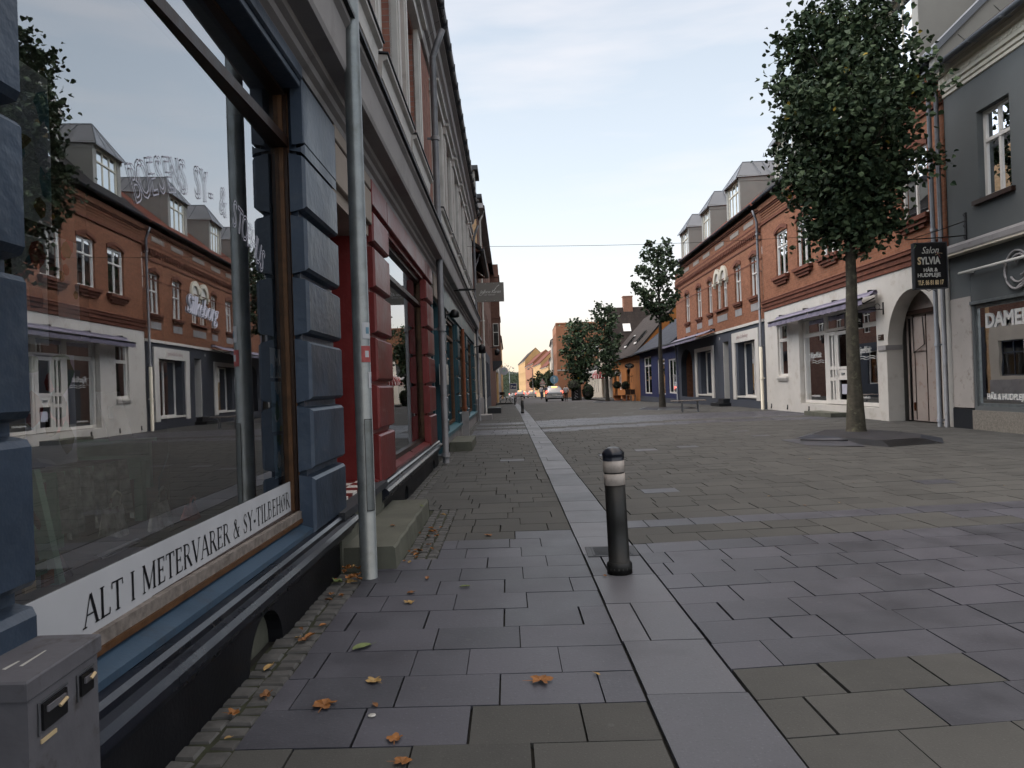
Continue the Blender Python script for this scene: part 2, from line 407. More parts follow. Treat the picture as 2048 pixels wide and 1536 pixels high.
    def grid(b, s0, s1, z0, z1, w, holes, depth, mat, rmat=None, thick=None):
        """wall sheet at w with rectangular holes; reveals go inwards by depth"""
        rmat = rmat or mat
        S = sorted({s0, s1, *[h[0] for h in holes], *[h[1] for h in holes]}); S = [s for s in S if s0 <= s <= s1]
        Z = sorted({z0, z1, *[h[2] for h in holes], *[h[3] for h in holes]}); Z = [z for z in Z if z0 <= z <= z1]
        for i in range(len(S)-1):
            for j in range(len(Z)-1):
                cs, cz = (S[i]+S[i+1])/2, (Z[j]+Z[j+1])/2
                if any(h[0] < cs < h[1] and h[2] < cz < h[3] for h in holes): continue
                for ww in ((w,) if thick is None else (w, w-thick)):
                    b.face([(S[i], ww, Z[j]), (S[i+1], ww, Z[j]), (S[i+1], ww, Z[j+1]), (S[i], ww, Z[j+1])], mat)
        for h in holes:
            a, c, d, e = h[:4]; wi = w-depth
            b.face([(a, w, d), (a, wi, d), (a, wi, e), (a, w, e)], rmat); b.face([(c, w, d), (c, wi, d), (c, wi, e), (c, w, e)], rmat)
            b.face([(a, w, e), (a, wi, e), (c, wi, e), (c, w, e)], rmat); b.face([(a, w, d), (a, wi, d), (c, wi, d), (c, w, d)], rmat)
    def build(b, name, parent=None, label=None, recalc=False):
        me = bpy.data.meshes.new(name)
        off = Vector((0, 0, 0))
        q = parent
        while q is not None: off += q.location; q = q.parent
        me.from_pydata([tuple(v-off) for v in b.v], [], b.f)
        for m in b.mats: me.materials.append(MATS[m])
        me.polygons.foreach_set('material_index', b.m)
        me.polygons.foreach_set('use_smooth', b.sm)
        ul = me.uv_layers.new(name='UVMap'); flat = [c for f in b.uv for u in f for c in u]
        if len(flat) == len(ul.data)*2: ul.data.foreach_set('uv', flat)
        if recalc:
            bm = bmesh.new(); bm.from_mesh(me); bmesh.ops.remove_doubles(bm, verts=bm.verts, dist=.0002); bmesh.ops.recalc_face_normals(bm, faces=bm.faces); bm.to_mesh(me); bm.free()
        me.update()
        o = bpy.data.objects.new(name, me); COL.objects.link(o)
        if parent: o.parent = parent
        if label: o['label'] = label
        return o
def thing(name, label, cat, loc=(0, 0, 0), group=None):
    o = bpy.data.objects.new(name, None); COL.objects.link(o); o.location = loc; o.empty_display_size = .2
    return tag(o, label, cat, group)
def tag(o, label, cat, group=None):
    o['label'] = label; o['category'] = cat
    if group: o['group'] = group
    return o
def struct(o): o['kind'] = 'structure'; return o
def copy_tree(o, parent=None):
    c = o.copy(); COL.objects.link(c)
    if parent: c.parent = parent; c.matrix_parent_inverse = o.matrix_parent_inverse
    for ch in list(o.children): copy_tree(ch, c)
    return c
_tc = [0]
def text_mesh(txt, size, outline=0., shear=0., xs=1., spacing=1., extrude=.002, offset=0., align='LEFT'):
    cu = bpy.data.curves.new('lettering', 'FONT'); cu.body = txt; cu.size = size; cu.shear = shear; cu.space_character = spacing
    cu.align_x = align; cu.resolution_u = 3
    if outline: cu.fill_mode = 'NONE'; cu.bevel_depth = outline; cu.bevel_resolution = 0
    else: cu.extrude = extrude; cu.offset = offset
    o = bpy.data.objects.new('lettering', cu); COL.objects.link(o)
    bpy.context.view_layer.update()
    me = bpy.data.meshes.new_from_object(o.evaluated_get(bpy.context.evaluated_depsgraph_get()))
    bpy.data.objects.remove(o); bpy.data.curves.remove(cu)
    for v in me.vertices: v.co.x *= xs
    return me
def add_text(b, txt, size, s, w, z, mat, sgn=1, rot=0., **kw):
    """write a text in the plane of the frame; sgn = -1 when reading direction is -s"""
    me = text_mesh(txt, size, **kw); ca, sa = math.cos(rot), math.sin(rot); mi = b.mi(mat); k = len(b.v)
    for v in me.vertices:
        x, y, t = v.co; x, y = x*ca-y*sa, x*sa+y*ca
        b.v.append(b.fr.p(s+sgn*x, w+t, z+y))
    for p in me.polygons:
        b.f.append(tuple(k+i for i in p.vertices)); b.m.append(mi); b.sm.append(False); b.uv.append([(0, 0)]*len(p.vertices))
    bpy.data.meshes.remove(me)

# ------------------------------------------------------------------ window part
def window(parent, fr, s0, s1, z0, z1, w=-.12, frame='trim_white', bars='T', fw=.055, d=.06, sill=None, curtain=None, name='window',
           glass='glass', tz=None, backing=.35, split=.5, bw=.04, sillm='brick_orange_dark', silld=.08, sillh=.07, pane_fr=None):
    b = MB(fr)
    b.box(s0, s0+fw, w-d, w, z0, z1, frame); b.box(s1-fw, s1, w-d, w, z0, z1, frame)
    b.box(s0+fw, s1-fw, w-d, w-.002, z0, z0+fw, frame); b.box(s0+fw, s1-fw, w-d, w-.002, z1-fw, z1, frame)
    tz = tz if tz is not None else z0+(z1-z0)*.66
    if 'T' in bars:
        b.box(s0+fw, s1-fw, w-d+.003, w+.008, tz-bw*.6, tz+bw*.6, frame)
        c = s0+(s1-s0)*split; b.box(c-bw*.6, c+bw*.6, w-d+.005, w-.004, z0+fw, z1-fw, frame)
    if 'H' in bars: b.box(s0+fw, s1-fw, w-d+.003, w+.008, tz-bw*.6, tz+bw*.6, frame)
    if 'V' in bars:
        c = s0+(s1-s0)*split; b.box(c-bw*.5, c+bw*.5, w-d+.005, w-.004, z0+fw, z1-fw, frame)
    if '3' in bars:
        for k in (1, 2): c = s0+(s1-s0)*k/3; b.box(c-bw*.5, c+bw*.5, w-d+.005, w-.004, z0+fw, z1-fw, frame)
    if 'Q' in bars:
        for k in (1, 2): c = z0+(tz-z0)*k/3; b.box(s0+fw, s1-fw, w-d+.02, w-.012, c-.012, c+.012, frame)
    o = b.build(name, parent)
    p = MB(pane_fr or fr); wg = 0 if pane_fr else w-d*.5
    p.face([(s0+fw*.5, wg, z0+fw*.5), (s1-fw*.5, wg, z0+fw*.5), (s1-fw*.5, wg, z1-fw*.5), (s0+fw*.5, wg, z1-fw*.5)], glass); p.build('pane', o)
    if sill:
        q = MB(fr); q.box(s0-sill, s1+sill, -.01, silld, z0-sillh, z0-.004, sillm); q.box(s0-sill+.03, s1+sill-.03, -.01, silld*.6, z0-sillh*2, z0-sillh-.002, sillm); q.build('sill', o)
    if curtain:
        q = MB(fr); n = 10
        for (a, c) in ((s0+fw, s0+(s1-s0)*curtain[1]), (s1-(s1-s0)*curtain[1], s1-fw)):
            for i in range(n):
                u0, u1 = a+(c-a)*i/n, a+(c-a)*(i+1)/n
                q.face([(u0, w-.16+.02*(i % 2), z0), (u1, w-.16+.02*((i+1) % 2), z0), (u1, w-.16+.02*((i+1) % 2), z1), (u0, w-.16+.02*(i % 2), z1)], curtain[0])
        q.build('curtain', o)
    return o
def shell(parent, fr, s0, s1, w_front, w_back, z0, z1, mat, front=False, floorz=None):
    """back wall, side walls and ceiling slab so that the rooms behind the panes are dark"""
    b = MB(fr)
    b.box(s0, s1, w_back-.2, w_back, z0, z1, mat); b.box(s0, s0+.15, w_back, w_front-.03, z0, z1, mat); b.box(s1-.15, s1, w_back, w_front-.03, z0, z1, mat)
    b.build('wall', parent)
def pitched_roof(parent, fr, s0, s1, we, ze, wr, zr, wb, zb, mat, th=.12, gable=None, name='roof'):
    b = MB(fr)
    poly = [(we, ze), (wr, zr), (wb, zb), (wb, zb-th), (wr, zr-th*1.4), (we, ze-th)]
    b.extr(poly, s0, s1, mat); o = b.build(name, parent)
    if gable:
        for s in (s0+.06, s1-.3):
            q = MB(fr); q.extr([(we-.05, ze-.15), (wr, zr-.18), (wb+.05, zb-.15)], s, s+.24, gable); q.build('gable_wall', parent)
    return o
def pipe(parent, fr, s, w, z0, z1, mat='zinc_pipe', r=.045, top=None, joints=(.5,)):
    b = MB(fr); pts = [(s, w, z0), (s, w, z1)]
    if top: pts += [(s, w+top*.5, z1+.22), (s, w+top, z1+.42)]
    b.tube(pts, r, mat, 10)
    for j in joints:
        z = z0+(z1-z0)*j; b.tube([(s, w, z-.03), (s, w, z+.03)], r*1.3, mat, 10)
        b.box(s-.015, s+.015, w-.12, w, z-.015, z+.015, mat)
    return b.build('downpipe', parent)

# ------------------------------------------------------------------ ground
def sheet(name, x0, x1, ys, mat, dz, xf0=None, xf1=None):
    b = MB()
    for i in range(len(ys)-1):
        a, c = ys[i], ys[i+1]
        l0, l1 = (xf0(a), xf0(c)) if xf0 else (x0, x0); r0, r1 = (xf1(a), xf1(c)) if xf1 else (x1, x1)
        b.face([(l0, a, g(a)+dz), (r0, a, g(a)+dz), (r1, c, g(c)+dz), (l1, c, g(c)+dz)], mat)
    return struct(b.build(name))
sheet('ground', -900, 900, [-60, 0, 30, 60, 120, 300, 700, 1800], 'joint_sand', -.022)

def slabs(name, u0, u1, v0, v1, kind, shear=0., row=.285, wid=.385, mats=('concrete_slab', 'slate_slab'), seed=1, ulim=None, gap=.0035, far=False):
    rnd = random.Random(seed); V = []; F = []; MI = []; T = []
    nr = int((v1-v0)/row)
    for r in range(nr):
        a = v0+r*row; off = (.5 if r % 2 else 0.)*wid + rnd.uniform(-.05, .05)
        ul = ulim(a+row*.5) if ulim else u0
        u = u0-off-wid
        while u < u1:
            w_ = wid*(1 if rnd.random() > .07 else .6)
            if 0 < u1-(u+w_) < .09: w_ = u1-u
            if 0 < (u+w_)-ul < .09 and u < ul: w_ += .09
            e0, e1 = max(u, ul), min(u+w_, u1)
            u += w_
            if e1-e0 < .01: continue
            c = (e0+e1)/2; k = kind(c, a+row*.5, rnd)
            gp = gap*rnd.uniform(.5, 1.7) if not k else gap*rnd.uniform(.4, 1.1)
            gx = gap*rnd.choice((.5, .8, 1.2, 1.9)); dz = rnd.uniform(-.0015, .0015)
            P = []
            for (uu, vv) in ((e0+gx, a+gp), (e1-gx, a+gp), (e1-gx, a+row-gp), (e0+gx, a+row-gp)):
                y = vv+shear*(uu-u0); P.append((uu-.025*y, y, g(y)+dz+rnd.uniform(-.0007, .0007)))
            i = len(V); V += P
            F.append((i, i+1, i+2, i+3)); MI.append(k); tn = rnd.random(); T += [tn]*4
            if P[0][1] < 26:
                V += [(p[0], p[1], p[2]-.02) for p in P]
                for q in range(4):
                    q2 = (q+1) % 4; F.append((i+q, i+4+q, i+4+q2, i+q2)); MI.append(k); T += [tn]*4
    me = bpy.data.meshes.new(name); me.from_pydata(V, [], F)
    for m in mats: me.materials.append(MATS[m])
    me.polygons.foreach_set('material_index', MI)
    ca = me.color_attributes.new('tone', 'FLOAT_COLOR', 'CORNER'); ca.data.foreach_set('color', [x for t in T for x in (t, t, t, 1)])
    o = bpy.data.objects.new(name, me); COL.objects.link(o); return struct(o)

def kind_left(u, v, rnd):
    if v < 2.43: return 0
    if v < 2.72: return 1 if u < -.22 else 0
    if v < 5.60: return 1
    if v < 5.88: return 1 if u > -.1 else 0
    if 17.5 < v < 19.4 or 20.2 < v < 20.9 or 22.0 < v < 23.2: return 1
    return 1 if rnd.random() < .004 else 0
RB = {0: 1.7, 1: 1.4, 2: 9, 3: 3.1, 4: 1.75, 5: 1.0, 6: 1.7, 7: .9}
def kind_right(u, v, rnd):
    if 5.62 < v < 6.1: return 1
    if v > 6.1:
        lo = 17.9+.38*min(u-.8, 4.6)
        if lo < v+.1*(u-.8) < lo+1.2 or lo+2.0 < v+.1*(u-.8) < lo+5.8: return 1
        return 1 if rnd.random() < .012 else 0
    if v > 5.10: return 0 if u < 3.4 else (1 if rnd.random() < .5 else 0)
    if v > 3.02: return 1
    k = int((3.02-v)/.285)
    if k in (2, 3) and u > 3.1: return 1
    return 0 if u < RB.get(k, 1.2) else 1
slabs('footpath', -.93, .463, 1.2, 62, kind_left, 0, seed=3, ulim=lambda v: -.93 if (v < 4.85 or v > 6.95) else -.52)
slabs('street_paving', .846, 9.6, .9, 62, kind_right, .11, seed=5)
slabs('kerb_strip', .470, .842, 1.0, 64, lambda u, v, r: 0, 0, row=.56, wid=.9, mats=('granite_strip',), seed=9, gap=.003)
# drain opening is a slab-sized inlay: remove the strip slabs around it by laying the grate frame proud of them
sheet('road', 0, 0, [62, 80, 110, 150, 220, 300], 'asphalt', .0, lambda y: .3-.024*y, lambda y: 6.6-.016*(y-62) if y < 110 else 4.6-.05*(y-110))
sheet('pavement_far_left', 0, 0, [62.2, 110, 220, 300], 'concrete_slab', .10, lambda y: -1.2-.024*y, lambda y: .3-.024*y)
sheet('pavement_far_right', 0, 0, [62.2, 80, 110, 114], 'concrete_slab', .10, lambda y: 6.6-.016*(y-62), lambda y: 12)

def setts():
    rnd = random.Random(11); b = MB()
    def stone(x, y, sx, sy):
        z = rnd.uniform(-.014, -.006); c = rnd.uniform(.006, .011); a = rnd.uniform(-.09, .09); ca, sa = math.cos(a), math.sin(a)
        def q(dx, dy, zz): return (x+dx*ca-dy*sa, y+dx*sa+dy*ca, zz)
        j = lambda: rnd.uniform(-.006, .006)
        base = [(-sx+j(), -sy+j()), (sx+j(), -sy+j()), (sx+j(), sy+j()), (-sx+j(), sy+j())]
        lo = [q(p[0], p[1], -.025) for p in base]; mid = [q(p[0]*.97, p[1]*.97, z-.003) for p in base]; top = [q(p[0]*(1-c/sx), p[1]*(1-c/sy), z+.006+rnd.uniform(-.0015, .0015)) for p in base]
        cen = q(0, 0, z+.0075)
        for k in range(4):
            l = (k+1) % 4
            b.face([lo[k], lo[l], mid[l], mid[k]], 'sett_stone'); b.face([mid[k], mid[l], top[l], top[k]], 'sett_stone', True); b.face([top[k], top[l], cen], 'sett_stone', True)
    for col in range(2):
        y = 1.2
        while y < 34:
            L_ = rnd.uniform(.07, .115) if y < 20 else .13
            u = -.93-.050-.098*col - (0 if col == 0 else rnd.uniform(-.004, .008))
            if not (4.55 < y < 6.9): stone(u-.025*y, y+L_/2, .046+rnd.uniform(-.004, .004), L_/2-.006)
            y += L_
    for col in range(3):
        y = 4.62 if col < 2 else 4.85
        while y < 6.93:
            L_ = rnd.uniform(.06, .10)
            u = -.52-.042-.078*col + (-.09 if y < 4.85 else 0)
            stone(u-.025*y, y+L_/2, .035+rnd.uniform(-.004, .004), L_/2-.006); y += L_
    return struct(b.build('cobbles'))
setts()
b = MB(); ys = [1.0, 8, 16, 24, 34]
for i in range(4): b.face([(-1.14-.024*ys[i], ys[i], -.012), (-.91-.025*ys[i], ys[i], -.012), (-.91-.025*ys[i+1], ys[i+1], -.012), (-1.14-.024*ys[i+1], ys[i+1], -.012)], 'moss_soil')
b.face([(-1.25, 4.6, -.011), (-.64, 4.6, -.011), (-.70, 6.95, -.011), (-1.28, 6.95, -.011)], 'moss_soil')
struct(b.build('soil'))

# ------------------------------------------------------------------ left: shop building with blue, beige and red fronts
EXB = []
def quoin_pillar(parent, fr, s0, s1, zs, mat, wf=.02, wb=-.05, dp=.045, name='quoin_pillar', core=-.02):
    b = MB(fr)
    b.box(s0+core, s1+.0, -.30, wb+.012, zs[0]-.0, zs[-1], mat)
    for i in range(len(zs)-1):
        b.block(s0, s1, wb-.02, wf, zs[i]+.009, zs[i+1]-.009, .032, mat)
    return b.build(name, parent)
def cornice(parent, fr, s0, s1, z, k=1.):
    b = MB(fr)
    pr = [(-.06, z-.06), (.015, z-.06), (.02, z-.02), (.05, z), (.055, z+.04), (.085, z+.055), (.09, z+.09), (.19, z+.10), (.20, z+.13), (.205, z+.36), (.235, z+.39), (.235, z+.425), (-.06, z+.50)]
    b.extr(pr, s0, s1, 'grey_plaster')
    o = b.build('cornice', parent)
    q = MB(fr); q.extr([(-.01, z+.505), (.236, z+.428), (.262, z+.425), (.262, z+.45), (-.01, z+.53)], s0, s1, 'lead'); q.build('flashing', o)
    return o
def ledge(parent, fr, s0, s1, zt, mat_top, name='sill_ledge'):
    b = MB(fr)
    b.extr([(-.16, zt+.02), (.0, zt-.035), (.0, zt-.06), (-.16, zt-.06)], s0, s1, mat_top); o = b.build(name, parent)
    q = MB(fr)
    q.extr([(-.16, zt-.062), (.035, zt-.062), (.050, zt-.075), (.050, zt-.098), (.075, zt-.108), (.092, zt-.128), (.092, zt-.150), (.07, zt-.166), (.055, zt-.172),
            (.055, zt-.19), (.035, zt-.20), (.03, zt-.225), (-.16, zt-.225)], s0, s1, 'black_gloss')
    q.build('moulding', parent); return o
def plinth(parent, fr, s0, s1, zt, arches=(), mat='black_plinth', w=.02):
    """plinth with small arched basement openings, centres in arches"""
    b = MB(fr); ah, ar = .0, .16
    holes = [(a-r_, a+r_, -.2, h_) for a, r_, h_ in arches]
    b.grid(s0, s1, -.3, zt, w, holes, .14, mat)
    for a, r_, h_ in arches:                      # round the top corners
        for sg in (-1, 1):
            pts = [(a+sg*r_, h_)] + [(a+sg*r_*math.cos(t), h_-r_*.9+r_*.9*math.sin(t)) for t in [R(x) for x in range(0, 91, 15)]]
            b.prism(pts, w-.139, w, mat)
    o = b.build('plinth', parent)
    for a, r_, h_ in arches:
        q = MB(fr); q.box(a-r_, a+r_, w-.10, w-.07, -.2, h_, 'step_stone'); q.build('vent_recess', o)
    return o

A = thing('shop_building', 'nearest two-storey brick building with slate-blue and red painted shopfronts', 'building', LEFT.p(5, 0, 0))
ZB = [.43, .70, 1.09, 1.47, 1.82, 2.17, 2.52, 2.92]
# blue shop: pillars, header, window
quoin_pillar(A, LEFT, .6, 1.67, [.30, .70, 1.09, 1.47, 1.83, 2.2, 2.55, 2.92], 'blue_paint')
quoin_pillar(A, LEFT, 4.07, 4.84, [.335]+ZB[1:-1]+[2.54], 'blue_paint', core=.09)
b = MB(LEFT)
b.box(1.0, 4.05, -.2, -.02, 2.93-.02, 2.98, 'blue_paint')
b.block(3.0, 4.055, -.1, .012, 2.60+.27, 2.93, .01, 'blue_paint'); 
b.face([(4.145, -.12, .34), (4.085, -.03, .34), (4.085, -.03, 2.92), (4.145, -.12, 2.92)], 'blue_paint'); b.face([(4.085, -.03, .34), (4.17, -.038, .34), (4.17, -.038, 2.92), (4.085, -.03, 2.92)], 'blue_paint')
b.block(.6, 4.05, -.1, .03, 2.90, 3.0, .02, 'blue_paint')
b.block(4.07, 4.84, -.05, .02, 2.56, 2.94, .012, 'blue_paint')
b.build('fascia', A)
_a, _b = LEFT.p(1.62, -.072, 0), LEFT.p(4.20, -.131, 0); _u = (_b-_a)/2.58; _n = Vector((_u.y, -_u.x, 0)).normalized()
PANE = Fr(_a.x-_u.x*1.62, _a.y-_u.y*1.62, (_u.x, _u.y), (_n.x, _n.y))     # plane of the big shop pane
w_ = window(A, LEFT, 1.62, 4.145, .44, 2.90, w=-.085, frame='wood_dark', bars='H', fw=.05, d=.07, tz=2.58, bw=.045, glass='glass_shop', name='shop_window', pane_fr=PANE)
q = MB(LEFT); q.box(4.108, 4.16, -.16, -.078, .42, 2.9, 'wood_warm'); q.box(4.085, 4.094, -.128, -.105, .47, 2.88, 'wood_warm'); q.box(1.6, 4.15, -.16, -.062, .447, .488, 'weathered_wood'); q.box(1.6, 4.15, -.15, -.056, .425, .446, 'wood_warm'); q.build('wood_trim', w_)
ledge(A, LEFT, .4, 4.9, .425, 'blue_sill')
plinth(A, LEFT, .4, 4.6, .20, [(3.2, .22, .185)])
# beige portal with red door recess
b = MB(LEFT)
b.block(4.86, 6.14, -.06, .015, 2.86, 3.0-.03, .012, 'beige_plaster'); b.block(4.86, 6.14, -.06, .015, 2.56, 2.85, .012, 'beige_plaster')
b.box(4.86, 6.14, -.9, -.02, 2.47, 2.56, 'beige_plaster')
b.build('portal_lintel', A)
b = MB(LEFT)
b.box(4.84, 4.90, -.95, -.05, .40, 2.47, 'red_paint'); b.box(6.10, 6.16, -.95, -.05, .40, 2.47, 'red_paint'); b.box(4.9, 6.1, -.97, -.93, .4, 2.47, 'dark_interior')
for z0, z1 in ((.48, 1.15), (1.25, 2.3)):
    b.box(5.0, 5.45, -.93, -.91, z0, z1, 'red_paint'); b.box(5.53, 6.0, -.93, -.91, z0, z1, 'red_paint')
o_ = b.build('door', A)
b = MB(LEFT)
for i in range(8):
    for j in range(7):
        b.box(4.9+i*.15, 4.9+i*.15+.148, -.05-.125*(j+1), -.05-.125*j-.002, .38, .402, 'trim_white' if (i+j) % 2 else 'red_paint')
b.build('tiled_threshold', A)
b = MB(LEFT); b.box(4.62, 6.2, -.15, .03, -.1, .33, 'step_stone'); b.box(4.60, 6.22, -.16, .06, .33, .381, 'lead'); b.build('door_step', A)
# red shop
quoin_pillar(A, LEFT, 6.18, 6.97, [.33, .80, 1.22, 1.63, 2.02, 2.41, 2.72], 'red_paint')
quoin_pillar(A, LEFT, 10.15, 11.02, [.33, .80, 1.22, 1.63, 2.02, 2.41, 2.72], 'red_paint', core=.12)
b = MB(LEFT)
b.block(6.16, 6.92, -.06, .02, 2.74, 2.97, .012, 'red_paint'); b.block(6.94, 10.1, -.06, .02, 2.74, 2.97, .012, 'red_paint'); b.block(10.12, 11.05, -.06, .02, 2.74, 2.97, .012, 'red_paint')
b.face([(10.27, -.12, .34), (10.17, -.03, .34), (10.17, -.03, 2.74), (10.27, -.12, 2.74)], 'red_paint')
b.box(6.9, 10.2, -.3, -.03, 2.70, 2.76, 'red_paint')
b.build('fascia', A)
w_ = window(A, LEFT, 7.2, 10.27, .42, 2.70, w=-.08, frame='wood_dark', bars='H', fw=.05, d=.07, tz=2.34, bw=.04, glass='glass_shop', name='shop_window')
q = MB(LEFT); q.box(10.20, 10.30, -.16, -.06, .42, 2.7, 'wood_warm'); q.build('wood_trim', w_)
ledge(A, LEFT, 6.1, 11.1, .425, 'red_sill')
plinth(A, LEFT, 6.1, 11.1, .20, [(7.6, .12, .15), (10.4, .12, .15)])
cornice(A, LEFT, .0, 11.28, 3.02)
def upper_left(bd, s0, s1, cs, zg=7.0):
    hs = [(c-.55, c+.55, 4.10, 5.95) for c in cs]
    b = MB(LEFT); b.grid(s0, s1, 3.5, 6.30, 0, hs, .16, 'brick_left'); b.build('brick_wall', bd)
    b = MB(LEFT)
    b.extr([(0, 6.28), (.04, 6.30), (.05, 6.36), (.02, 6.38), (.02, 6.62), (.07, 6.65), (.09, 6.70), (.14, 6.74), (.16, 6.86), (.24, 6.90), (.26, 6.98), (-.05, 7.0), (-.05, 6.28)], s0, s1, 'grey_plaster'); b.build('frieze', bd)
    for c in cs:
        o = window(bd, LEFT, c-.55, c+.55, 4.10, 5.95, w=-.10, frame='trim_white', bars='T', tz=5.35)
        q = MB(LEFT)
        for a, d in ((c-.80, c-.55), (c+.55, c+.80)):
            q.box(a, d, -.02, .06, 4.08, 6.02, 'casing_white'); q.box(a+.07, d-.07, .058, .075, 4.16, 5.92, 'casing_white')
        q.box(c-.84, c+.84, -.02, .10, 6.02, 6.16, 'casing_white'); q.box(c-.88, c+.88, -.02, .16, 6.16, 6.20, 'casing_white')
        q.build('casing', o)
        q = MB(LEFT); q.extr([(-.02, 4.09), (.17, 4.075), (.17, 4.04), (.13, 4.02), (.12, 3.88), (.09, 3.86), (-.02, 3.86)], c-.92, c+.92, 'casing_white'); q.extr([(-.02, 4.105), (.185, 4.078), (.185, 4.092), (-.02, 4.12)], c-.94, c+.94, 'lead'); q.build('sill', o)
    b = MB(LEFT); pts = [(s0, .33, zg), (s1, .33, zg)]
    pr = [(.24+.10*math.cos(t), zg+.05+.10*math.sin(t)) for t in [R(x) for x in range(180, 361, 20)]]
    b.extr(pr+[(.24, zg-.02)], s0, s1, 'dark_gutter')
    s = s0+.3
    while s < s1: b.box(s-.012, s+.012, .22, .35, zg-.06, zg+.07, 'dark_gutter'); s += .8
    b.build('gutter', bd)
    pitched_roof(bd, LEFT, s0, s1, .26, zg+.04, -4.2, 11.3, -8.4, 7.0, 'tile_dark')  # unseen ridge raised to keep the low sun off the right-hand dormers
upper_left(A, -.5, 11.28, [1.1, 3.15, 5.15, 7.2, 9.2])
b = MB(LEFT); b.grid(-.5, 11.28, -.3, 7.0, -8.2, [(.6, 3.4, .8, 2.7), (4.2, 7.0, .8, 2.7), (7.6, 9.0, .8, 2.7)], .15, 'interior_wall')  # unseen rear openings added to let sky light onto the shop goods
b.box(-.5, -.35, -8.2, -.33, -.3, 7, 'interior_wall'); b.box(11.13, 11.28, -8.2, -.33, -.3, 7, 'interior_wall'); b.build('rear_wall', A)
b = MB(LEFT); b.box(-.4, 11.2, -8.2, -.2, 2.95, 3.05, 'interior_wall'); b.box(4.62, 4.82, -1.02, -.32, -.2, 2.95, 'interior_wall'); b.box(4.62, 6.3, -1.06, -1.0, -.2, 2.95, 'interior_wall'); b.box(6.2, 6.3, -1.0, -.4, 0, 2.95, 'interior_wall'); b.box(9.2, 9.3, -8.1, -2.5, 0, 2.95, 'interior_wall'); b.box(6.3, 9.3, -2.6, -2.5, 0, 2.95, 'interior_wall'); b.build('partition', A)
b = MB(LEFT); b.box(-.4, 4.62, -8.1, -.17, .30, .40, 'floor_wood'); b.box(4.62, 9.2, -8.1, -1.06, .30, .40, 'floor_wood'); b.box(6.3, 11.1, -2.5, -.17, .30, .40, 'floor_wood'); b.build('floor', A)
pipe(A, LEFT, 11.0, .14, .02, 6.2, r=.05, top=.16, joints=(.02, .33, .55, .8))

# second left building: teal shopfront, same upper floor
B = thing('shop_building', 'brick building with teal painted shopfront just beyond the red shopfront', 'building', LEFT.p(17, 0, 0))
upper_left(B, 11.3, 24.6, [12.6, 14.65, 16.7, 18.75, 20.8, 22.9])
cornice(B, LEFT, 11.3, 24.6, 3.02)
shell(B, LEFT, 11.3, 24.6, -.3, -8.2, -.3, 7.0, 'interior_wall')
b = MB(LEFT); b.box(11.4, 24.5, -8.2, -.2, 2.95, 3.05, 'interior_wall'); b.build('partition', B)
b = MB(LEFT)
b.block(11.3, 12.5, -.06, .015, 2.6, 2.97, .012, 'beige_plaster'); b.block(12.52, 24.6, -.06, .02, 2.62, 2.97, .012, 'teal_paint')
b.box(11.3, 24.6, -.4, -.04, 2.58, 2.66, 'teal_paint'); b.build('fascia', B)
for a, c in ((12.62, 13.3), (16.2, 16.9), (19.6, 20.3), (23.7, 24.5)):
    quoin_pillar(B, LEFT, a, c, [.25, .62, 1.02, 1.42, 1.82, 2.22, 2.60], 'teal_paint')
b = MB(LEFT); b.box(11.3, 11.42, -.5, -.03, 0, 2.6, 'teal_paint'); b.box(12.50, 12.64, -.5, -.03, 0, 2.6, 'teal_paint'); b.box(11.4, 12.5, -.52, -.45, 0, 2.6, 'teal_paint'); b.box(11.55, 12.35, -.45, -.43, 1.0, 2.2, 'car_glass'); b.build('door', B)
for a, c in ((13.4, 16.1), (17.0, 19.5), (20.4, 23.6)):
    w_ = window(B, LEFT, a, c, .42, 2.58, w=-.08, frame='wood_warm', bars='H', fw=.06, d=.07, tz=2.2, bw=.05, glass='glass_shop', name='shop_window')
b = MB(LEFT); b.extr([(-.2, .43), (.06, .36), (.06, .30), (-.2, .30)], 12.6, 24.6, 'teal_sill'); b.build('sill_ledge', B)
b = MB(LEFT); b.box(12.6, 24.6, -.2, .0, -.3, .30, 'grey_plaster'); b.build('plinth', B)
pipe(B, LEFT, 16.5, .12, .5, 2.5, mat='rust', joints=(.1,), r=.04); pipe(B, LEFT, 24.4, .12, .02, 6.2, top=.16)
b = MB(LEFT); b.box(16.42, 16.58, .05, .2, 0, .62, 'grey_plaster'); b.build('pipe_guard', B)

# third: low building with dark red-brown wall and pale arched ground floor
C = thing('brown_building', 'narrow red-brown plastered house with pale grey arched ground floor behind the teal shop', 'building', LEFT.p(28, 0, 0))
holesC = [(25.2, 26.4, .9, 2.35), (27.0, 28.2, 0, 2.5), (28.8, 30.4, .9, 2.35), (25.4, 26.3, 3.9, 5.3), (27.2, 28.1, 3.9, 5.3), (29.2, 30.1, 3.9, 5.3)]
b = MB(LEFT); b.grid(24.62, 31, 3.15, 5.9, -.03, holesC[3:], .15, 'brick_brown'); b.build('upper_wall', C)
b = MB(LEFT); b.grid(24.62, 31, -1, 3.15, 0, holesC[:3], .2, 'render_pale'); b.box(24.62, 31, -.01, .06, 3.1, 3.2, 'grey_plaster'); b.box(24.65, 31, 0, .05, -.6, .75, 'grey_plaster'); b.build('ground_floor_wall', C)
for h in holesC:
    window(C, LEFT, h[0], h[1], h[2], h[3], w=-.12, frame='render_slate' if h[3] < 3 else 'trim_white', bars='T')
shell(C, LEFT, 24.62, 31, -.3, -8, -1, 5.9, 'interior_wall')
pitched_roof(C, LEFT, 24.62, 31, .35, 5.95, -4.2, 9.4, -8.2, 5.9, 'tile_dark', gable='brick_brown')
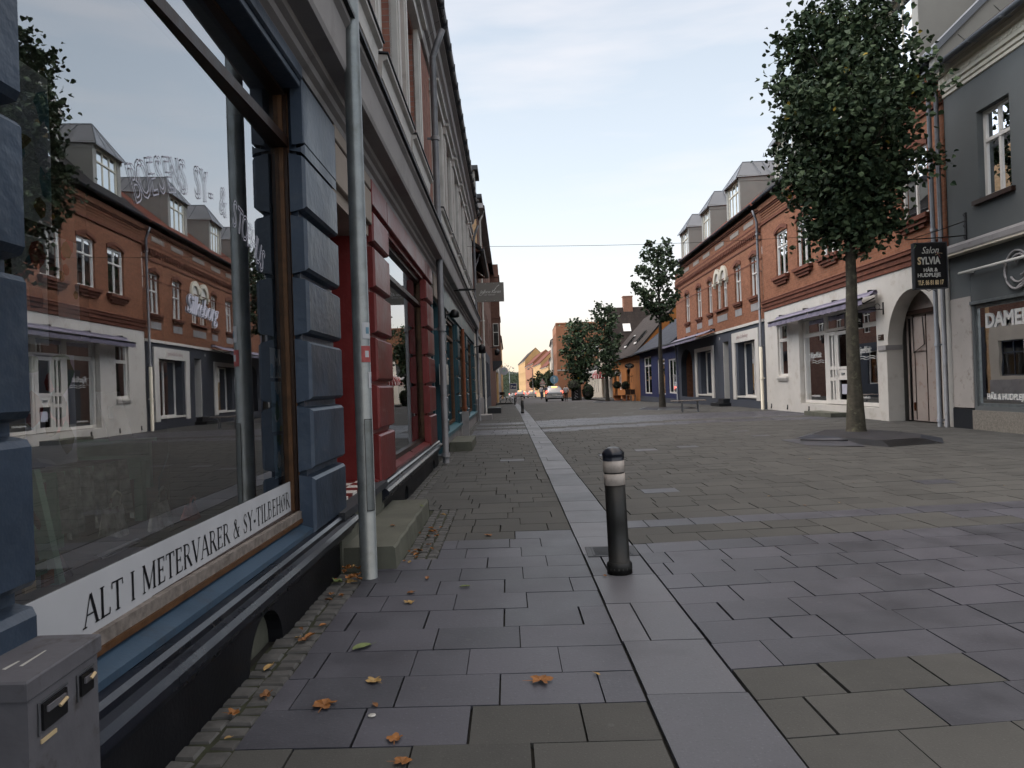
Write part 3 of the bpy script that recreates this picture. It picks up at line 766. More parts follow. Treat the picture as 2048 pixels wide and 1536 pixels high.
b = MB(LEFT); b.extr([(.25, 5.9), (.27, 5.83), (.35, 5.8), (.43, 5.83), (.45, 5.9)], 24.7, 31, 'dark_gutter'); b.build('gutter', C)
pipe(C, LEFT, 24.85, .1, 3.2, 5.3, top=.2)

D = thing('yellow_brick_building', 'tall building with a bare yellow brick gable rising over the red-brown house', 'building', LEFT.p(38, 0, 0))
b = MB(LEFT); b.prism([(31, -1), (31.25, -1), (31.25, 9.0), (31, 9.0)], -9, -.02, 'brick_yellow'); b.extr([(-9, 9), (-.02, 9), (-.9, 10.6), (-4.4, 13.2), (-8, 10.8)], 31, 31.25, 'brick_yellow'); b.build('gable_wall', D)
hs = [(c-.5, c+.5, z, z+1.6) for c in (33, 35.5, 38, 40.5, 43) for z in (3.6, 6.4)]
b = MB(LEFT); b.grid(31.25, 45, 3.0, 9, 0, hs, .15, 'brick_brown'); b.box(31, 45, -.05, .3, 8.85, 9.05, 'grey_plaster'); b.build('wall', D)
for h in hs: window(D, LEFT, *h, w=-.1, frame='trim_white', bars='T')
hs = [(c-1, c+1, .6, 2.5) for c in (33, 36, 39, 42)]
b = MB(LEFT); b.grid(31.25, 45, -1, 3.0, .02, hs, .2, 'render_slate'); b.build('ground_floor_wall', D)
for h in hs: window(D, LEFT, *h, w=-.1, frame='trim_white', bars='V', name='shop_window')
shell(D, LEFT, 31.25, 45, -.3, -8, -1, 9, 'interior_wall')
pitched_roof(D, LEFT, 31.26, 45, .35, 9.0, -4.3, 13.0, -8.6, 9.0, 'tile_dark')
for c in (33.6, 38.5, 43):
    q = MB(LEFT); q.box(c-.8, c+.8, -2.4, -.1, 9.0, 11.0, 'dormer_grey'); q.box(c-.95, c+.95, -2.5, .06, 11.0, 11.2, 'lead'); d_ = q.build('dormer', D)
    q = MB(LEFT); q.box(c-.5, c+.5, -.1, -.07, 9.7, 10.8, 'car_glass'); q.build('pane', d_)
pipe(D, LEFT, 31.5, .12, -.3, 8.4, mat='plastic_white', top=.2)

E_ = thing('oriel_building', 'brown brick building with a projecting bay window over the pavement', 'building', LEFT.p(55, 0, 0))
hs = [(c-.5, c+.5, z, z+1.7) for c in (47, 50, 53, 60, 63) for z in (3.6, 6.6)]
b = MB(LEFT); b.grid(45, 66, -1.2, 9.6, 0, hs, .15, 'brick_brown'); b.build('wall', E_)
for h in hs: window(E_, LEFT, *h, w=-.1, frame='trim_white', bars='T')
shell(E_, LEFT, 45, 66, -.2, -8, -1.2, 9.6, 'interior_wall')
pitched_roof(E_, LEFT, 45, 66, .3, 9.6, -4.2, 12.6, -8.4, 9.6, 'slate_roof')
b = MB(LEFT); o_s = 54
b.grid(54, 57.5, 3.1, 9.5, .62, [(54.5, 55.5, 4.2, 5.9), (56, 57, 4.2, 5.9), (54.5, 55.5, 6.9, 8.5), (56, 57, 6.9, 8.5)], .1, 'brick_brown')
b.box(54, 57.5, .05, .615, 9.5, 10.3, 'brick_brown'); b.box(53.92, 57.6, .0, .70, 9.35, 9.5, 'brick_brown'); b.box(53.95, 57.6, .0, .68, 6.25, 6.4, 'brick_brown')
b.face([(54, 0, 3.1), (54, .62, 3.1), (54, .62, 4.2), (54, 0, 4.2)], 'brick_brown'); b.face([(54, 0, 5.9), (54, .62, 5.9), (54, .62, 9.5), (54, 0, 9.5)], 'brick_brown')
b.face([(54, 0, 4.2), (54, .1, 4.2), (54, .1, 5.9), (54, 0, 5.9)], 'brick_brown'); b.face([(54, .52, 4.2), (54, .62, 4.2), (54, .62, 5.9), (54, .52, 5.9)], 'brick_brown')
b.face([(57.5, 0, 3.1), (57.5, .62, 3.1), (57.5, .62, 9.5), (57.5, 0, 9.5)], 'brick_brown')
b.extr([(0, 3.1), (.70, 3.1), (.66, 2.9), (.45, 2.7), (.2, 2.5), (0, 2.4)], 53.95, 57.55, 'lead')
bay = b.build('bay', E_)
q = MB(LEFT)
for w0, w1 in ((.1, .14), (.48, .52)): q.box(53.97, 54.0, w0, w1, 4.2, 5.9, 'trim_white')
for z in (4.2, 5.2, 5.85): q.box(53.965, 53.998, .1, .52, z, z+.05, 'trim_white')
q.box(54.01, 54.02, .1, .52, 4.2, 5.9, 'car_glass'); q.build('window', bay)
for h in [(54.5, 55.5, 4.2, 5.9), (56, 57, 4.2, 5.9), (54.5, 55.5, 6.9, 8.5), (56, 57, 6.9, 8.5)]:
    q = MB(LEFT); q.box(h[0], h[1], .55, .57, h[2], h[3], 'car_glass'); q.build('window', bay)
b = MB(LEFT); b.lathe((53.3, -.6, 9.6), [(.5, 0), (.5, 1.2), (.75, 1.3), (.4, 1.9), (.1, 2.8), (.0, 3.2)], 'lead', 12); b.build('turret', E_)

def row_house(fr, s0, s1, zb, ze, zr, wallm, roofm, label, nwin=3, zs=(1.2, 3.8), trim='trim_white', cat='building', ground=None, wd=.5, wh=1.5, name='terraced_house', wbk=-8, chim=None):
    o = thing(name, label, cat, fr.p((s0+s1)/2, 0, zb))
    hs = []
    for z in zs:
        for i in range(nwin):
            c = s0+(s1-s0)*(i+.5)/nwin; hs.append((c-wd, c+wd, zb+z, zb+z+wh))
    b = MB(fr); b.grid(s0, s1, zb-1, ze, 0, hs, .15, wallm)
    b.box(s0+.02, s1-.02, -.02, .12, ze-.25, ze-.01, trim); b.build('wall', o)
    for h in hs:
        q = MB(fr); q.box(h[0], h[1], -.14, -.12, h[2], h[3], 'car_glass'); c = (h[0]+h[1])/2
        q.box(h[0], h[1], -.12, -.09, h[2], h[2]+.07, trim); q.box(h[0], h[1], -.12, -.09, h[3]-.07, h[3], trim); q.box(h[0], h[0]+.07, -.12, -.09, h[2], h[3], trim); q.box(h[1]-.07, h[1], -.12, -.09, h[2], h[3], trim)
        q.box(c-.03, c+.03, -.12, -.09, h[2], h[3], trim); q.box(h[0], h[1], -.12, -.085, h[2]+wh*.62, h[2]+wh*.62+.05, trim)
        q.build('window', o)
    b = MB(fr); b.box(s0, s0+.2, wbk, -.01, zb-1, ze, wallm); b.box(s1-.2, s1, wbk, -.01, zb-1, ze, wallm); b.box(s0, s1, wbk-.2, wbk, zb-1, ze, wallm); b.build('side_wall', o)
    pitched_roof(o, fr, s0, s1, .3, ze+.02, wbk/2, zr, wbk-.3, ze, roofm, gable=wallm)
    if chim:
        q = MB(fr); q.box(chim-.4, chim+.4, wbk/2-.3, wbk/2+.3, zr-.6, zr+1.1, 'brick_chimney'); q.box(chim-.46, chim+.46, wbk/2-.36, wbk/2+.36, zr+1.1, zr+1.2, 'brick_chimney'); q.build('chimney', o)
    return o
row_house(LEFT, 66.2, 84, -.6, 7.2, 10.2, 'render_pale', 'tile_brown', 'pale plastered house with copper-coloured shopfront beyond the bay window building', 6, (.9, 4.0))
row_house(LEFT, 84.2, 112, -.9, 8.0, 11.0, 'grey_plaster', 'slate_roof', 'grey plastered house in the far left row before the last ochre house', 9, (.9, 4.0))
row_house(LEFT, 112.2, 150, -1.3, 9.0, 12.0, 'far_ochre', 'tile_red', 'last ochre house at the far end of the left row', 12, (.9, 4.0))

# ------------------------------------------------------------------ right: three brick / rendered buildings
def arch_wall(b, s0, s1, zs, zt, w, d, mat, n=16, pointed=0.):
    """fills the spandrels above an arch of springing zs and crown zt inside the rectangular hole s0..s1, up to zt"""
    c, r = (s0+s1)/2, (s1-s0)/2
    P = []
    for i in range(n+1):
        t = math.pi*i/n; P.append((c-r*math.cos(t), zs+(zt-zs)*math.sin(t)))
    for i in range(n):
        (a, za), (e, ze) = P[i], P[i+1]
        b.prism([(a, za), (e, ze), (e, zt+.001), (a, zt+.001)], w-d, w, mat)
def roundel_gutter(fr, s0, s1, w, z, mat, r=.075):
    b = MB(fr); pr = [(w+r*math.cos(t), z+r*math.sin(t)) for t in [R(x) for x in range(180, 361, 20)]]
    b.extr(pr+[(w+r*.7, z), (w+r*.6, z-r*.6), (w, z-r*.8), (w-r*.6, z-r*.6), (w-r*.7, z)], s0, s1, mat)
    s = s0+.4
    while s < s1: b.box(s-.012, s+.012, w-r-.02, w+r+.008, z-r-.008, z-r+.006, mat); s += .9
    return b
def dormer(parent, fr, c, hw, wf, z0, z1, zr, wr, frame='trim_white', gabled=False, roofm='zinc', cheek='dormer_grey'):
    """dormer with a half-hipped metal roof; front plane at w = wf, running back to wr"""
    b = MB(fr)
    b.grid(c-hw, c+hw, z0, z1, wf, [(c-hw+.22, c+hw-.22, z0+.12, z1-.12)], .12, cheek)
    for s in (c-hw, c+hw):
        b.box(s-.03, s+.03, wr, wf-.002, z0-.3, z1, cheek)
        b.box(s-.05 if s < c else s-.02, s+.02 if s < c else s+.05, wr, wf+.04, z1-.24, z1-.006, cheek)
    d = b.build('dormer', parent)
    window(d, fr, c-hw+.22, c+hw-.22, z0+.12, z1-.12, w=wf-.03, frame='cream_trim', bars='3H', fw=.06, tz=z0+(z1-z0)*.68, curtain=('plastic_white', .3))
    q = MB(fr); e = .12; apex = wf-.45
    a0, a1 = (c-hw-e, wf+.16, z1-.10), (c+hw+e, wf+.16, z1-.10)
    L0, L1 = (c-hw-e, wf-.05, z1+.02), (c+hw+e, wf-.05, z1+.02)
    if gabled: apex = wf+.1
    ap = (c, apex, zr); bk = (c, wr, zr+.02)
    b0, b1 = (c-hw-e, wr, z1+.02), (c+hw+e, wr, z1+.02)
    q.face([a0, a1, ap], cheek if gabled else roofm); q.face([a0, ap, bk, b0], roofm); q.face([a1, b1, bk, ap], roofm); q.face([a0, b0, b1, a1], cheek)
    q.face([a0, a1, (a1[0], a1[1], a1[2]-.05), (a0[0], a0[1], a0[2]-.05)], roofm)
    for k in range(1, 6):                          # standing seams
        w_ = apex+(wr-apex)*k/6
        for sg in (-1, 1):
            q.tube([(c, w_, zr+.012), (c+sg*(hw+e), w_, z1+.03)], .014, roofm, 4)
    q.tube([ap, bk], .022, roofm, 5)
    for t in (.33, .66): q.tube([ap, (a0[0]+(a1[0]-a0[0])*t, a0[1], a0[2]+.01)], .012, roofm, 4)
    for A_ in (a0, a1): q.tube([ap, A_], .018, roofm, 4)
    q.build('dormer_roof', d)
    return d
def brick_cornice(parent, fr, s0, s1, m, md, zt=7.42):
    b = MB(fr)
    b.box(s0, s1, -.02, .07, zt-.62, zt-.57, md); b.box(s0, s1, -.02, .05, zt-.22, zt-.16, md); b.box(s0, s1, -.02, .10, zt-.16, zt-.02, m)
    for i in range(int((s1-s0)/.26)):
        pass
    return b.build('cornice', parent)

# --- orange-brick building with the dark slate-blue ground floor
B1 = thing('brick_building', 'orange brick building with slate-blue ground floor and three grey dormers', 'building', RIGHT.p(34, 0, 0))
S0, S1 = 26.72, 42.0
up = [(27.3, 28.2), (29.4, 30.3), (31.45, 32.15), (32.45, 33.15), (33.95, 34.72), (36.0, 37.0), (38.6, 39.6)]
hs = [(a, c, 4.28, 5.80) for a, c in up]
b = MB(RIGHT); b.grid(S0, S1, 3.30, 7.42, 0, hs, .14, 'brick_orange')
b.box(S0, S1, -.01, .03, 6.22, 6.28, 'brick_orange_dark'); b.box(S0, S1, -.01, .05, 6.78, 6.84, 'brick_orange_dark'); b.box(S0, S1, -.01, .06, 7.28, 7.34, 'brick_orange_dark'); b.box(S0, S1, -.01, .10, 7.34, 7.42, 'brick_orange'); b.box(S0, S1, -.01, .012, 5.52, 5.57, 'brick_orange_dark')
b.box(S0, S1, -.01, .035, 6.66, 6.78, 'brick_orange')
b.build('brick_wall', B1)
b = MB(RIGHT)
for i in range(int((S1-S0)/.24)):
    s = S0+.06+i*.24; b.box(s, s+.12, -.01, .075, 6.50, 6.66, 'brick_orange_dark'); b.box(s+.03, s+.09, -.01, .05, 6.40, 6.50, 'brick_orange_dark')
b.build('dentil_frieze', B1)
for a, c in ((27.55, 28.75), (29.45, 30.65), (31.65, 33.1), (34.1, 35.35), (36.2, 37.4), (38.4, 39.6), (40.3, 41.2)):
    q = MB(RIGHT); q.box(a, c, -.01, .018, 6.98, 7.16, 'beige_plaster'); q.build('frieze_panel', B1)
for i, (a, c) in enumerate(up):
    o = window(B1, RIGHT, a, c, 4.28, 5.80, w=-.08, frame='trim_white', bars='T' if i not in (2, 3) else 'VH', tz=5.15, curtain=('plastic_white', .22))
    if i in (2, 3): continue
    q = MB(RIGHT); n = 8                             # segmental brick arch over each window
    P = [(a-.06+(c-a+.12)*k/n, 5.74+.13*math.sin(math.pi*k/n)) for k in range(n+1)]
    for k in range(n): q.prism([P[k], P[k+1], (P[k+1][0], P[k+1][1]+.14), (P[k][0], P[k][1]+.14)], -.01, .035, 'brick_orange_dark')
    q.build('lintel', o); q = MB(RIGHT); q.box(a-.12, c+.12, -.01, .10, 4.18, 4.27, 'brick_orange_dark'); q.box(a-.08, c+.08, -.01, .06, 4.11, 4.18, 'brick_orange_dark'); q.build('sill', o)
    q = MB(RIGHT); q.box(a+.0, c-.0, -.01, .012, 3.72, 4.0, 'grey_plaster'); q.box(a-.03, c+.03, -.01, .02, 4.0, 4.03, 'brick_orange_dark'); q.build('wall_panel', B1)
q = MB(RIGHT)                                        # double arch surround
for c in (31.8, 32.8):
    for k in range(14):
        t0, t1 = math.pi*k/14, math.pi*(k+1)/14; r0, r1 = .36, .56
        q.prism([(c-r0*math.cos(t0), 5.55+r0*math.sin(t0)), (c-r1*math.cos(t0), 5.55+r1*math.sin(t0)), (c-r1*math.cos(t1), 5.55+r1*math.sin(t1)), (c-r0*math.cos(t1), 5.55+r0*math.sin(t1))], -.01, .09, 'cream_trim')
    q.box(c-.36, c+.36, -.06, .01, 5.50, 5.93, 'trim_white')
for s in (31.15, 32.18, 33.16): q.box(s, s+.25, -.01, .13, 5.40, 5.52, 'cream_trim'); q.box(s+.05, s+.2, -.01, .08, 5.3, 5.4, 'cream_trim')
q.build('arch_surround', B1)
q = MB(RIGHT); q.box(31.3, 33.3, -.01, .1, 4.18, 4.27, 'brick_orange_dark'); q.build('sill', B1)
q = MB(RIGHT); q.box(31.5, 33.1, -.01, .015, 3.72, 4.0, 'grey_plaster'); q.build('wall_panel', B1)
gh = [(27.80, 30.15, .44, 2.64), (31.53, 32.38, .08, 2.80), (34.38, 36.6, .44, 2.56), (38.4, 41.2, -.2, 2.84)]
b = MB(RIGHT); b.grid(S0, S1, -.5, 3.22, 0, gh, .3, 'render_slate'); arch_wall(b, 38.4, 41.2, 2.0, 2.84, 0, .3, 'render_slate')
b.box(S0, S1, 0, .03, -.5, .27, 'render_slate'); b.build('ground_floor_wall', B1)
b = MB(RIGHT); b.box(S0, 37.6, -.01, .05, 3.22, 3.32, 'trim_white'); b.box(37.6, S1, -.01, .05, 3.22, 3.32, 'trim_white'); b.build('string_course', B1)
for a, c, z1, tb in ((27.36, 30.85, 3.06, .42), (33.94, 37.65, 2.75, .19)):
    q = MB(RIGHT); q.box(a, a+.42, -.02, .05, .29, z1-tb, 'trim_white'); q.box(c-.42, c, -.02, .05, .29, z1-tb, 'trim_white'); q.box(a, c, -.02, .052, z1-tb, z1, 'trim_white'); q.box(a+.42, c-.42, -.2, .04, .38, .45, 'trim_white')
    for s in (a+.42, c-.44): q.box(s, s+.02, -.29, -.02, .44, z1-tb, 'cream_trim')
    q.build('window_surround', B1)
window(B1, RIGHT, 27.82, 30.13, .44, 2.62, w=-.26, frame='trim_white', bars='V', split=.48, name='shop_window', bw=.07)
window(B1, RIGHT, 34.4, 36.56, .44, 2.54, w=-.26, frame='trim_white', bars='', name='shop_window')
b = MB(RIGHT); b.box(31.55, 32.36, -.34, -.29, .3, 2.8, 'render_slate'); b.box(32.33, 32.375, -.29, -.0, .3, 2.78, 'trim_white'); b.box(31.7, 32.2, -.29, -.28, 1.3, 2.6, 'car_glass'); b.build('door', B1)
b = MB(RIGHT); b.box(31.3, 32.7, -.05, .55, -.1, .12, 'granite_dark'); b.box(31.5, 32.4, -.3, .3, .12, .3, 'granite_dark'); b.build('door_step', B1)
b = MB(RIGHT); b.box(38.4, 41.2, -1.7, -1.6, -.3, 2.9, 'terracotta'); b.box(39.0, 40.6, -1.6, -1.55, 0, 2.0, 'black_metal'); b.box(38.3, 38.4, -1.7, -.3, -.3, 2.9, 'brick_orange'); b.box(41.2, 41.3, -1.7, -.3, -.3, 2.9, 'brick_orange'); b.box(38.3, 41.3, -1.7, -.3, 2.85, 2.95, 'render_slate'); b.build('passage', B1)
b = MB(RIGHT); add_text(b, '34', .19, 33.0, .004, 2.93, 'sign_text', -1); b.build('house_number', B1)
b = MB(RIGHT); add_text(b, 'gules & siloebeeg', .22, 30.15, .056, 2.80, 'text_faint', -1, shear=.3, offset=.003); b.build('lettering', B1)
shell(B1, RIGHT, S0, S1, -.45, -8, -.5, 7.4, 'interior_wall')
b = MB(RIGHT); b.box(S0+.2, S1-.2, -8, -.2, 3.2, 3.3, 'interior_wall'); b.box(27, 38.3, -3.4, -3.3, 0, 3.2, 'interior_wall'); b.build('partition', B1)
pitched_roof(B1, RIGHT, S0, S1, .30, 7.60, -4.6, 11.6, -9.2, 7.6, 'tile_red')
roundel_gutter(RIGHT, S0+.1, S1, .30, 7.56, 'dark_gutter').build('gutter', B1)
for c, hw in ((31.1, .98), (35.75, .82), (40.5, .98)):
    dormer(B1, RIGHT, c, hw, -.30, 7.75, 9.55, 10.38, -3.2)
pipe(B1, RIGHT, 26.8, .13, 2.35, 6.9, top=.14, joints=(.0, .3, .6, .9)); pipe(B1, RIGHT, 26.8, .14, -.02, 2.3, mat='cream_trim', r=.06)
pipe(B1, RIGHT, 41.85, .12, -.05, 2.9, mat='zinc', top=.2)
b = MB(RIGHT); b.box(42.0, 42.6, -.5, -.25, 7.8, 8.2, 'zinc'); b.build('flashing', B1)

# --- orange-brick building with white rendered ground floor and the arched gate
B2 = thing('brick_building', 'orange brick building with white rendered shopfront and arched gateway', 'building', RIGHT.p(21, 0, 0))
S0, S1 = 15.12, 26.70
up = [(c-.56, c+.56) for c in (24.72, 22.78, 20.84, 18.90, 16.35)]
hs = [(a, c, 4.60, 6.12) for a, c in up]
b = MB(RIGHT); b.grid(S0, S1, 3.92, 7.42, 0, hs, .14, 'brick_orange')
b.box(S0, S1, -.01, .05, 6.70, 6.77, 'brick_orange_dark'); b.box(S0, S1, -.01, .06, 7.18, 7.24, 'brick_orange_dark'); b.box(S0, S1, -.01, .11, 7.24, 7.42, 'brick_orange')
for k in range(4): b.box(S0, S1, -.01, .012+.01*k, 6.82+k*.09, 6.87+k*.09, 'brick_orange')
b.build('brick_wall', B2)
b = MB(RIGHT); b.extr([(-.01, 3.56), (.03, 3.57), (.03, 3.68), (.06, 3.70), (.06, 3.80), (.10, 3.83), (.10, 3.90), (.12, 3.92), (-.01, 3.98)], S0, S1, 'brick_orange_dark'); b.build('string_course', B2)
for i, (a, c) in enumerate(up):
    o = window(B2, RIGHT, a, c, 4.60, 6.12, w=-.06, frame='trim_white', bars='T', tz=5.62, fw=.07, curtain=('plastic_white', .2))
    q = MB(RIGHT); n = 8
    P = [(a-.06+(c-a+.12)*k/n, 6.06+.15*math.sin(math.pi*k/n)) for k in range(n+1)]
    for k in range(n): q.prism([P[k], P[k+1], (P[k+1][0], P[k+1][1]+.13), (P[k][0], P[k][1]+.13)], -.01, .035, 'brick_orange_dark')
    q.build('lintel', o); q = MB(RIGHT); q.box(a-.14, c+.14, -.01, .15, 4.49, 4.59, 'brick_orange_dark'); q.box(a-.09, c+.09, -.01, .10, 4.40, 4.49, 'brick_orange_dark'); q.box(a+.1, c-.1, -.01, .06, 4.31, 4.41, 'brick_orange_dark'); q.build('sill', o)
gh = [(24.5, 25.42, 1.18, 3.0), (18.3, 23.45, .30, 3.0), (15.5, 17.75, -.3, 3.06)]
b = MB(RIGHT); b.grid(S0, S1, -.5, 3.56, 0, gh, .35, 'render_white'); arch_wall(b, 15.5, 17.75, 1.80, 3.06, 0, .35, 'render_white', 20)
b.box(17.72, 18.1, -.34, .05, -.3, 1.72, 'render_white'); b.box(17.70, 18.1, -.34, .08, 1.72, 1.84, 'grey_plaster')
b.build('ground_floor_wall', B2)
window(B2, RIGHT, 24.5, 25.42, 1.18, 3.0, w=-.06, frame='trim_white', bars='H', tz=2.42, fw=.09, sill=.06, sillm='trim_white', bw=.09)
b = MB(RIGHT); b.box(24.4, 25.52, -.01, .12, 3.02, 3.09, 'lead'); b.build('canopy_strip', B2)
for a, c in ((21.72, 23.42), (18.33, 20.12)):
    window(B2, RIGHT, a, c, .32, 2.98, w=-.14, frame='trim_white', bars='H', tz=2.44, fw=.09, name='shop_window', bw=.10)
d_ = window(B2, RIGHT, 20.14, 21.70, 2.44, 2.98, w=-.14, frame='trim_white', bars='', fw=.08, name='fanlight')
d_ = MB(RIGHT); d_.box(20.20, 20.32, -.19, -.13, .33, 2.40, 'trim_white'); d_.box(20.86, 20.98, -.19, -.13, .33, 2.40, 'trim_white')
for z0, z1 in ((.33, .46), (1.02, 1.10), (1.32, 1.40), (2.30, 2.40)): d_.box(20.32, 20.86, -.188, -.132, z0, z1, 'trim_white')
d_.box(20.32, 20.86, -.18, -.145, 1.10, 1.32, 'trim_white'); d_.box(20.5, 20.7, -.14, -.125, 1.17, 1.22, 'galvanized')
door = d_.build('door', B2)
q = MB(RIGHT); q.box(20.32, 20.86, -.165, -.160, .46, 1.02, 'glass'); q.box(20.32, 20.86, -.165, -.160, 1.40, 2.30, 'glass'); q.build('pane', door)
q = MB(RIGHT); q.tube([(20.92, -.10, 1.15), (20.92, -.10, 1.32)], .012, 'galvanized', 6); q.build('handle', door)
q = MB(RIGHT); q.box(20.98, 21.08, -.2, -.12, .33, 2.42, 'trim_white'); q.box(21.42, 21.70, -.2, -.12, .33, 2.42, 'trim_white'); q.box(20.12, 20.20, -.2, -.12, .33, 2.42, 'trim_white')
for z0, z1 in ((.33, .45), (1.0, 1.1), (1.32, 1.42), (2.32, 2.42)): q.box(21.08, 21.42, -.199, -.125, z0, z1, 'trim_white')
q.box(21.2, 21.3, -.2, -.13, .45, 2.32, 'trim_white'); fr_ = q.build('door_frame', B2)
q = MB(RIGHT); q.box(21.08, 21.42, -.17, -.165, .45, 2.32, 'glass'); q.build('pane', fr_)
b = MB(RIGHT); b.box(20.0, 21.9, -.1, .5, -.08, .12, 'step_stone'); b.build('door_step', B2)
for s in (24.6, 22.75, 27.4 - 1.2):
    b = MB(RIGHT); b.box(s, s+.08, -.005, .012, .10, .22, 'black_metal'); b.box(s+.02, s+.06, .0, .03, .06, .12, 'black_metal'); b.build('vent', B2)
# gate in the arch
b = MB(RIGHT); b.box(15.5, 17.72, -.48, -.44, .02, 2.52, 'gate_paint')
for s in (15.9, 16.3, 16.85, 17.35): b.box(s, s+.015, -.44, -.425, .04, 2.5, 'wood_dark')
b.box(17.52, 17.56, -.44, -.40, .02, 2.45, 'black_metal'); b.box(15.5, 17.75, -.52, -.36, 2.52, 2.62, 'wood_dark'); b.box(15.5, 17.75, -.48, -.44, 2.62, 3.1, 'gate_paint'); b.box(17.40, 17.42, -.44, -.40, .25, .45, 'rust')
gt = b.build('gate', B2)
b = MB(RIGHT); b.box(16.85, 17.38, -.43, -.41, 1.66, 2.45, 'gate_paint'); b.tube([(17.36, -.40, 2.5), (17.30, -.38, 1.62), (16.86, -.39, 1.80), (16.93, -.40, 2.45)], .012, 'black_metal', 5); b.build('hatch', gt)
b = MB(RIGHT); b.box(15.6, 15.85, -.42, -.40, 1.85, 2.35, 'sign_black'); b.box(15.6, 15.85, -.42, -.40, 1.55, 1.78, 'sign_black'); b.build('notice_board', B2)
b = MB(RIGHT); b.box(17.36+.58, 17.60+.58, .0, .02, 1.98, 2.12, 'wood_dark'); add_text(b, 'PARK\nING', .05, 18.15, .024, 2.06, 'plastic_white', -1, extrude=.001); b.build('name_plate', B2)
shell(B2, RIGHT, S0, S1, -.6, -8, -.5, 7.4, 'interior_wall')
b = MB(RIGHT); b.box(S0+.2, S1-.2, -8, -.2, 3.3, 3.4, 'interior_wall'); b.box(18.1, 26.5, -3.2, -3.1, 0, 3.3, 'interior_wall'); b.box(18.0, 18.15, -5, -.4, 0, 3.3, 'interior_wall'); b.box(18.1, 26.5, -3.2, -.2, .1, .28, 'floor_wood'); b.build('partition', B2)
pitched_roof(B2, RIGHT, S0, S1, .30, 7.60, -4.6, 12.2, -9.2, 7.6, 'tile_dark')
roundel_gutter(RIGHT, S0, S1-.1, .30, 7.56, 'dark_gutter').build('gutter', B2)
dormer(B2, RIGHT, 25.0, .95, -.30, 7.75, 9.5, 10.38, -3.2); dormer(B2, RIGHT, 20.9, 1.1, -.30, 7.75, 9.55, 10.6, -3.2, gabled=True)
dormer(B2, RIGHT, 17.5, 1.0, -.30, 7.75, 10.1, 10.9, -3.6)
pipe(B2, RIGHT, 15.40, .14, .0, 6.9, mat='zinc', top=.14, joints=(.02, .25, .45, .6, .8)); pipe(B2, RIGHT, 15.2, .10, .0, 6.9, mat='zinc_pipe', top=.16)
b = MB(RIGHT); 
for i, (s, z) in enumerate(((21.6, 0), (22.5, 0), (19.3, 0), (18.7, 0))):
    t = thing('display_stand', ['pale garment stand in left knitwear window', 'white shelf unit at the left side of the knitwear window', 'grey torso with knitted top in the right knitwear window', 'wool basket stack in the right corner of the knitwear window'][i], 'display stand', RIGHT.p(s, -1.0, .3))
    q = MB(RIGHT)
    if i in (0, 2):
        q.lathe((s, -.8, .3), [(.16, 0), (.16, .03), (.02, .05), (.02, .7), (.10, .74), (.15, .9), (.14, 1.1), (.19, 1.3), (.10, 1.42), (.05, 1.44), (.05, 1.52), (.0, 1.54)], 'cloth_floral' if i == 0 else 'plastic_white', 14); q.build('torso', t)
    else:
        for k in range(4): q.box(s-.25, s+.25, -1.1, -.7, .3+k*.3, .33+k*.3, 'plastic_white')
        q.box(s-.25, s-.23, -1.1, -.7, .3, 1.25, 'plastic_white'); q.box(s+.23, s+.25, -1.1, -.7, .3, 1.25, 'plastic_white'); q.build('shelves', t)
        for k in range(3):
            q = MB(RIGHT); q.lathe((s-.1+.1*(k % 2), -.85, .33+k*.3), [(.0, 0), (.1, .03), (.11, .1), (.07, .17), (0, .18)], ['cloth_red', 'paper_blue', 'cloth_floral'][k], 10); q.build('wool_ball', t)
q = MB(RIGHT); q.lathe((20.9, -.6, 2.75), [(.0, -.05), (.05, 0), (.05, .06), (0, .08)], 'shop_light', 10); tag(q.build('spot_lamp'), 'small warm lamp lit behind the fanlight over the white shop door', 'lamp')
q = MB(RIGHT); q.lathe((29.1, -.9, .95), [(.0, -.05), (.045, 0), (.045, .05), (0, .07)], 'tail_orange', 10); tag(q.build('table_lamp'), 'small orange lamp glowing in the two-pane window of the slate-blue shop', 'lamp')

# --- dark grey rendered building with the salon
B3 = thing('rendered_building', 'dark grey rendered building with hairdresser shop window at the right edge', 'building', RIGHT.p(11, 0, 0))
S0, S1 = 5.0, 15.10
hs = [(13.12, 14.05, 4.42, 6.10), (10.6, 11.5, 4.42, 6.10), (8.2, 9.1, 4.42, 6.10)]
b = MB(RIGHT); b.grid(S0, S1, 3.66, 6.78, 0, hs, .16, 'render_darkgrey'); b.build('upper_wall', B3)
for h in hs:
    o = window(B3, RIGHT, h[0], h[1], h[2], h[3], w=-.12, frame='trim_white', bars='T', fw=.075, tz=5.52, curtain=('plastic_white', .36), bw=.055)
    q = MB(RIGHT); q.box(h[0]-.1, h[1]+.12, -.01, .08, h[2]-.09, h[2]-.004, 'wood_dark'); q.build('sill', o)
b = MB(RIGHT); b.extr([(-.01, 6.76), (.03, 6.78), (.03, 6.84), (.06, 6.86), (.06, 6.93), (.10, 6.95), (.10, 7.16), (.16, 7.18), (.18, 7.26), (-.01, 7.28)], S0, S1, 'cream_trim')
for i in range(int((S1-S0)/.12)): b.box(S0+.02+i*.12, S0+.10+i*.12, .09, .112, 7.03, 7.10, 'cream_trim')
b.build('cornice', B3)
b = MB(RIGHT); b.extr([(-.01, 3.50), (.16, 3.50), (.18, 3.54), (.18, 3.64), (.12, 3.66), (.10, 3.70), (-.01, 3.74)], S0, S1+.2, 'grey_plaster'); b.box(S0, S1, -.01, .20, 3.47, 3.50, 'cream_trim'); b.build('ledge', B3)
hs = [(8.0, 14.36, .46, 2.42)]
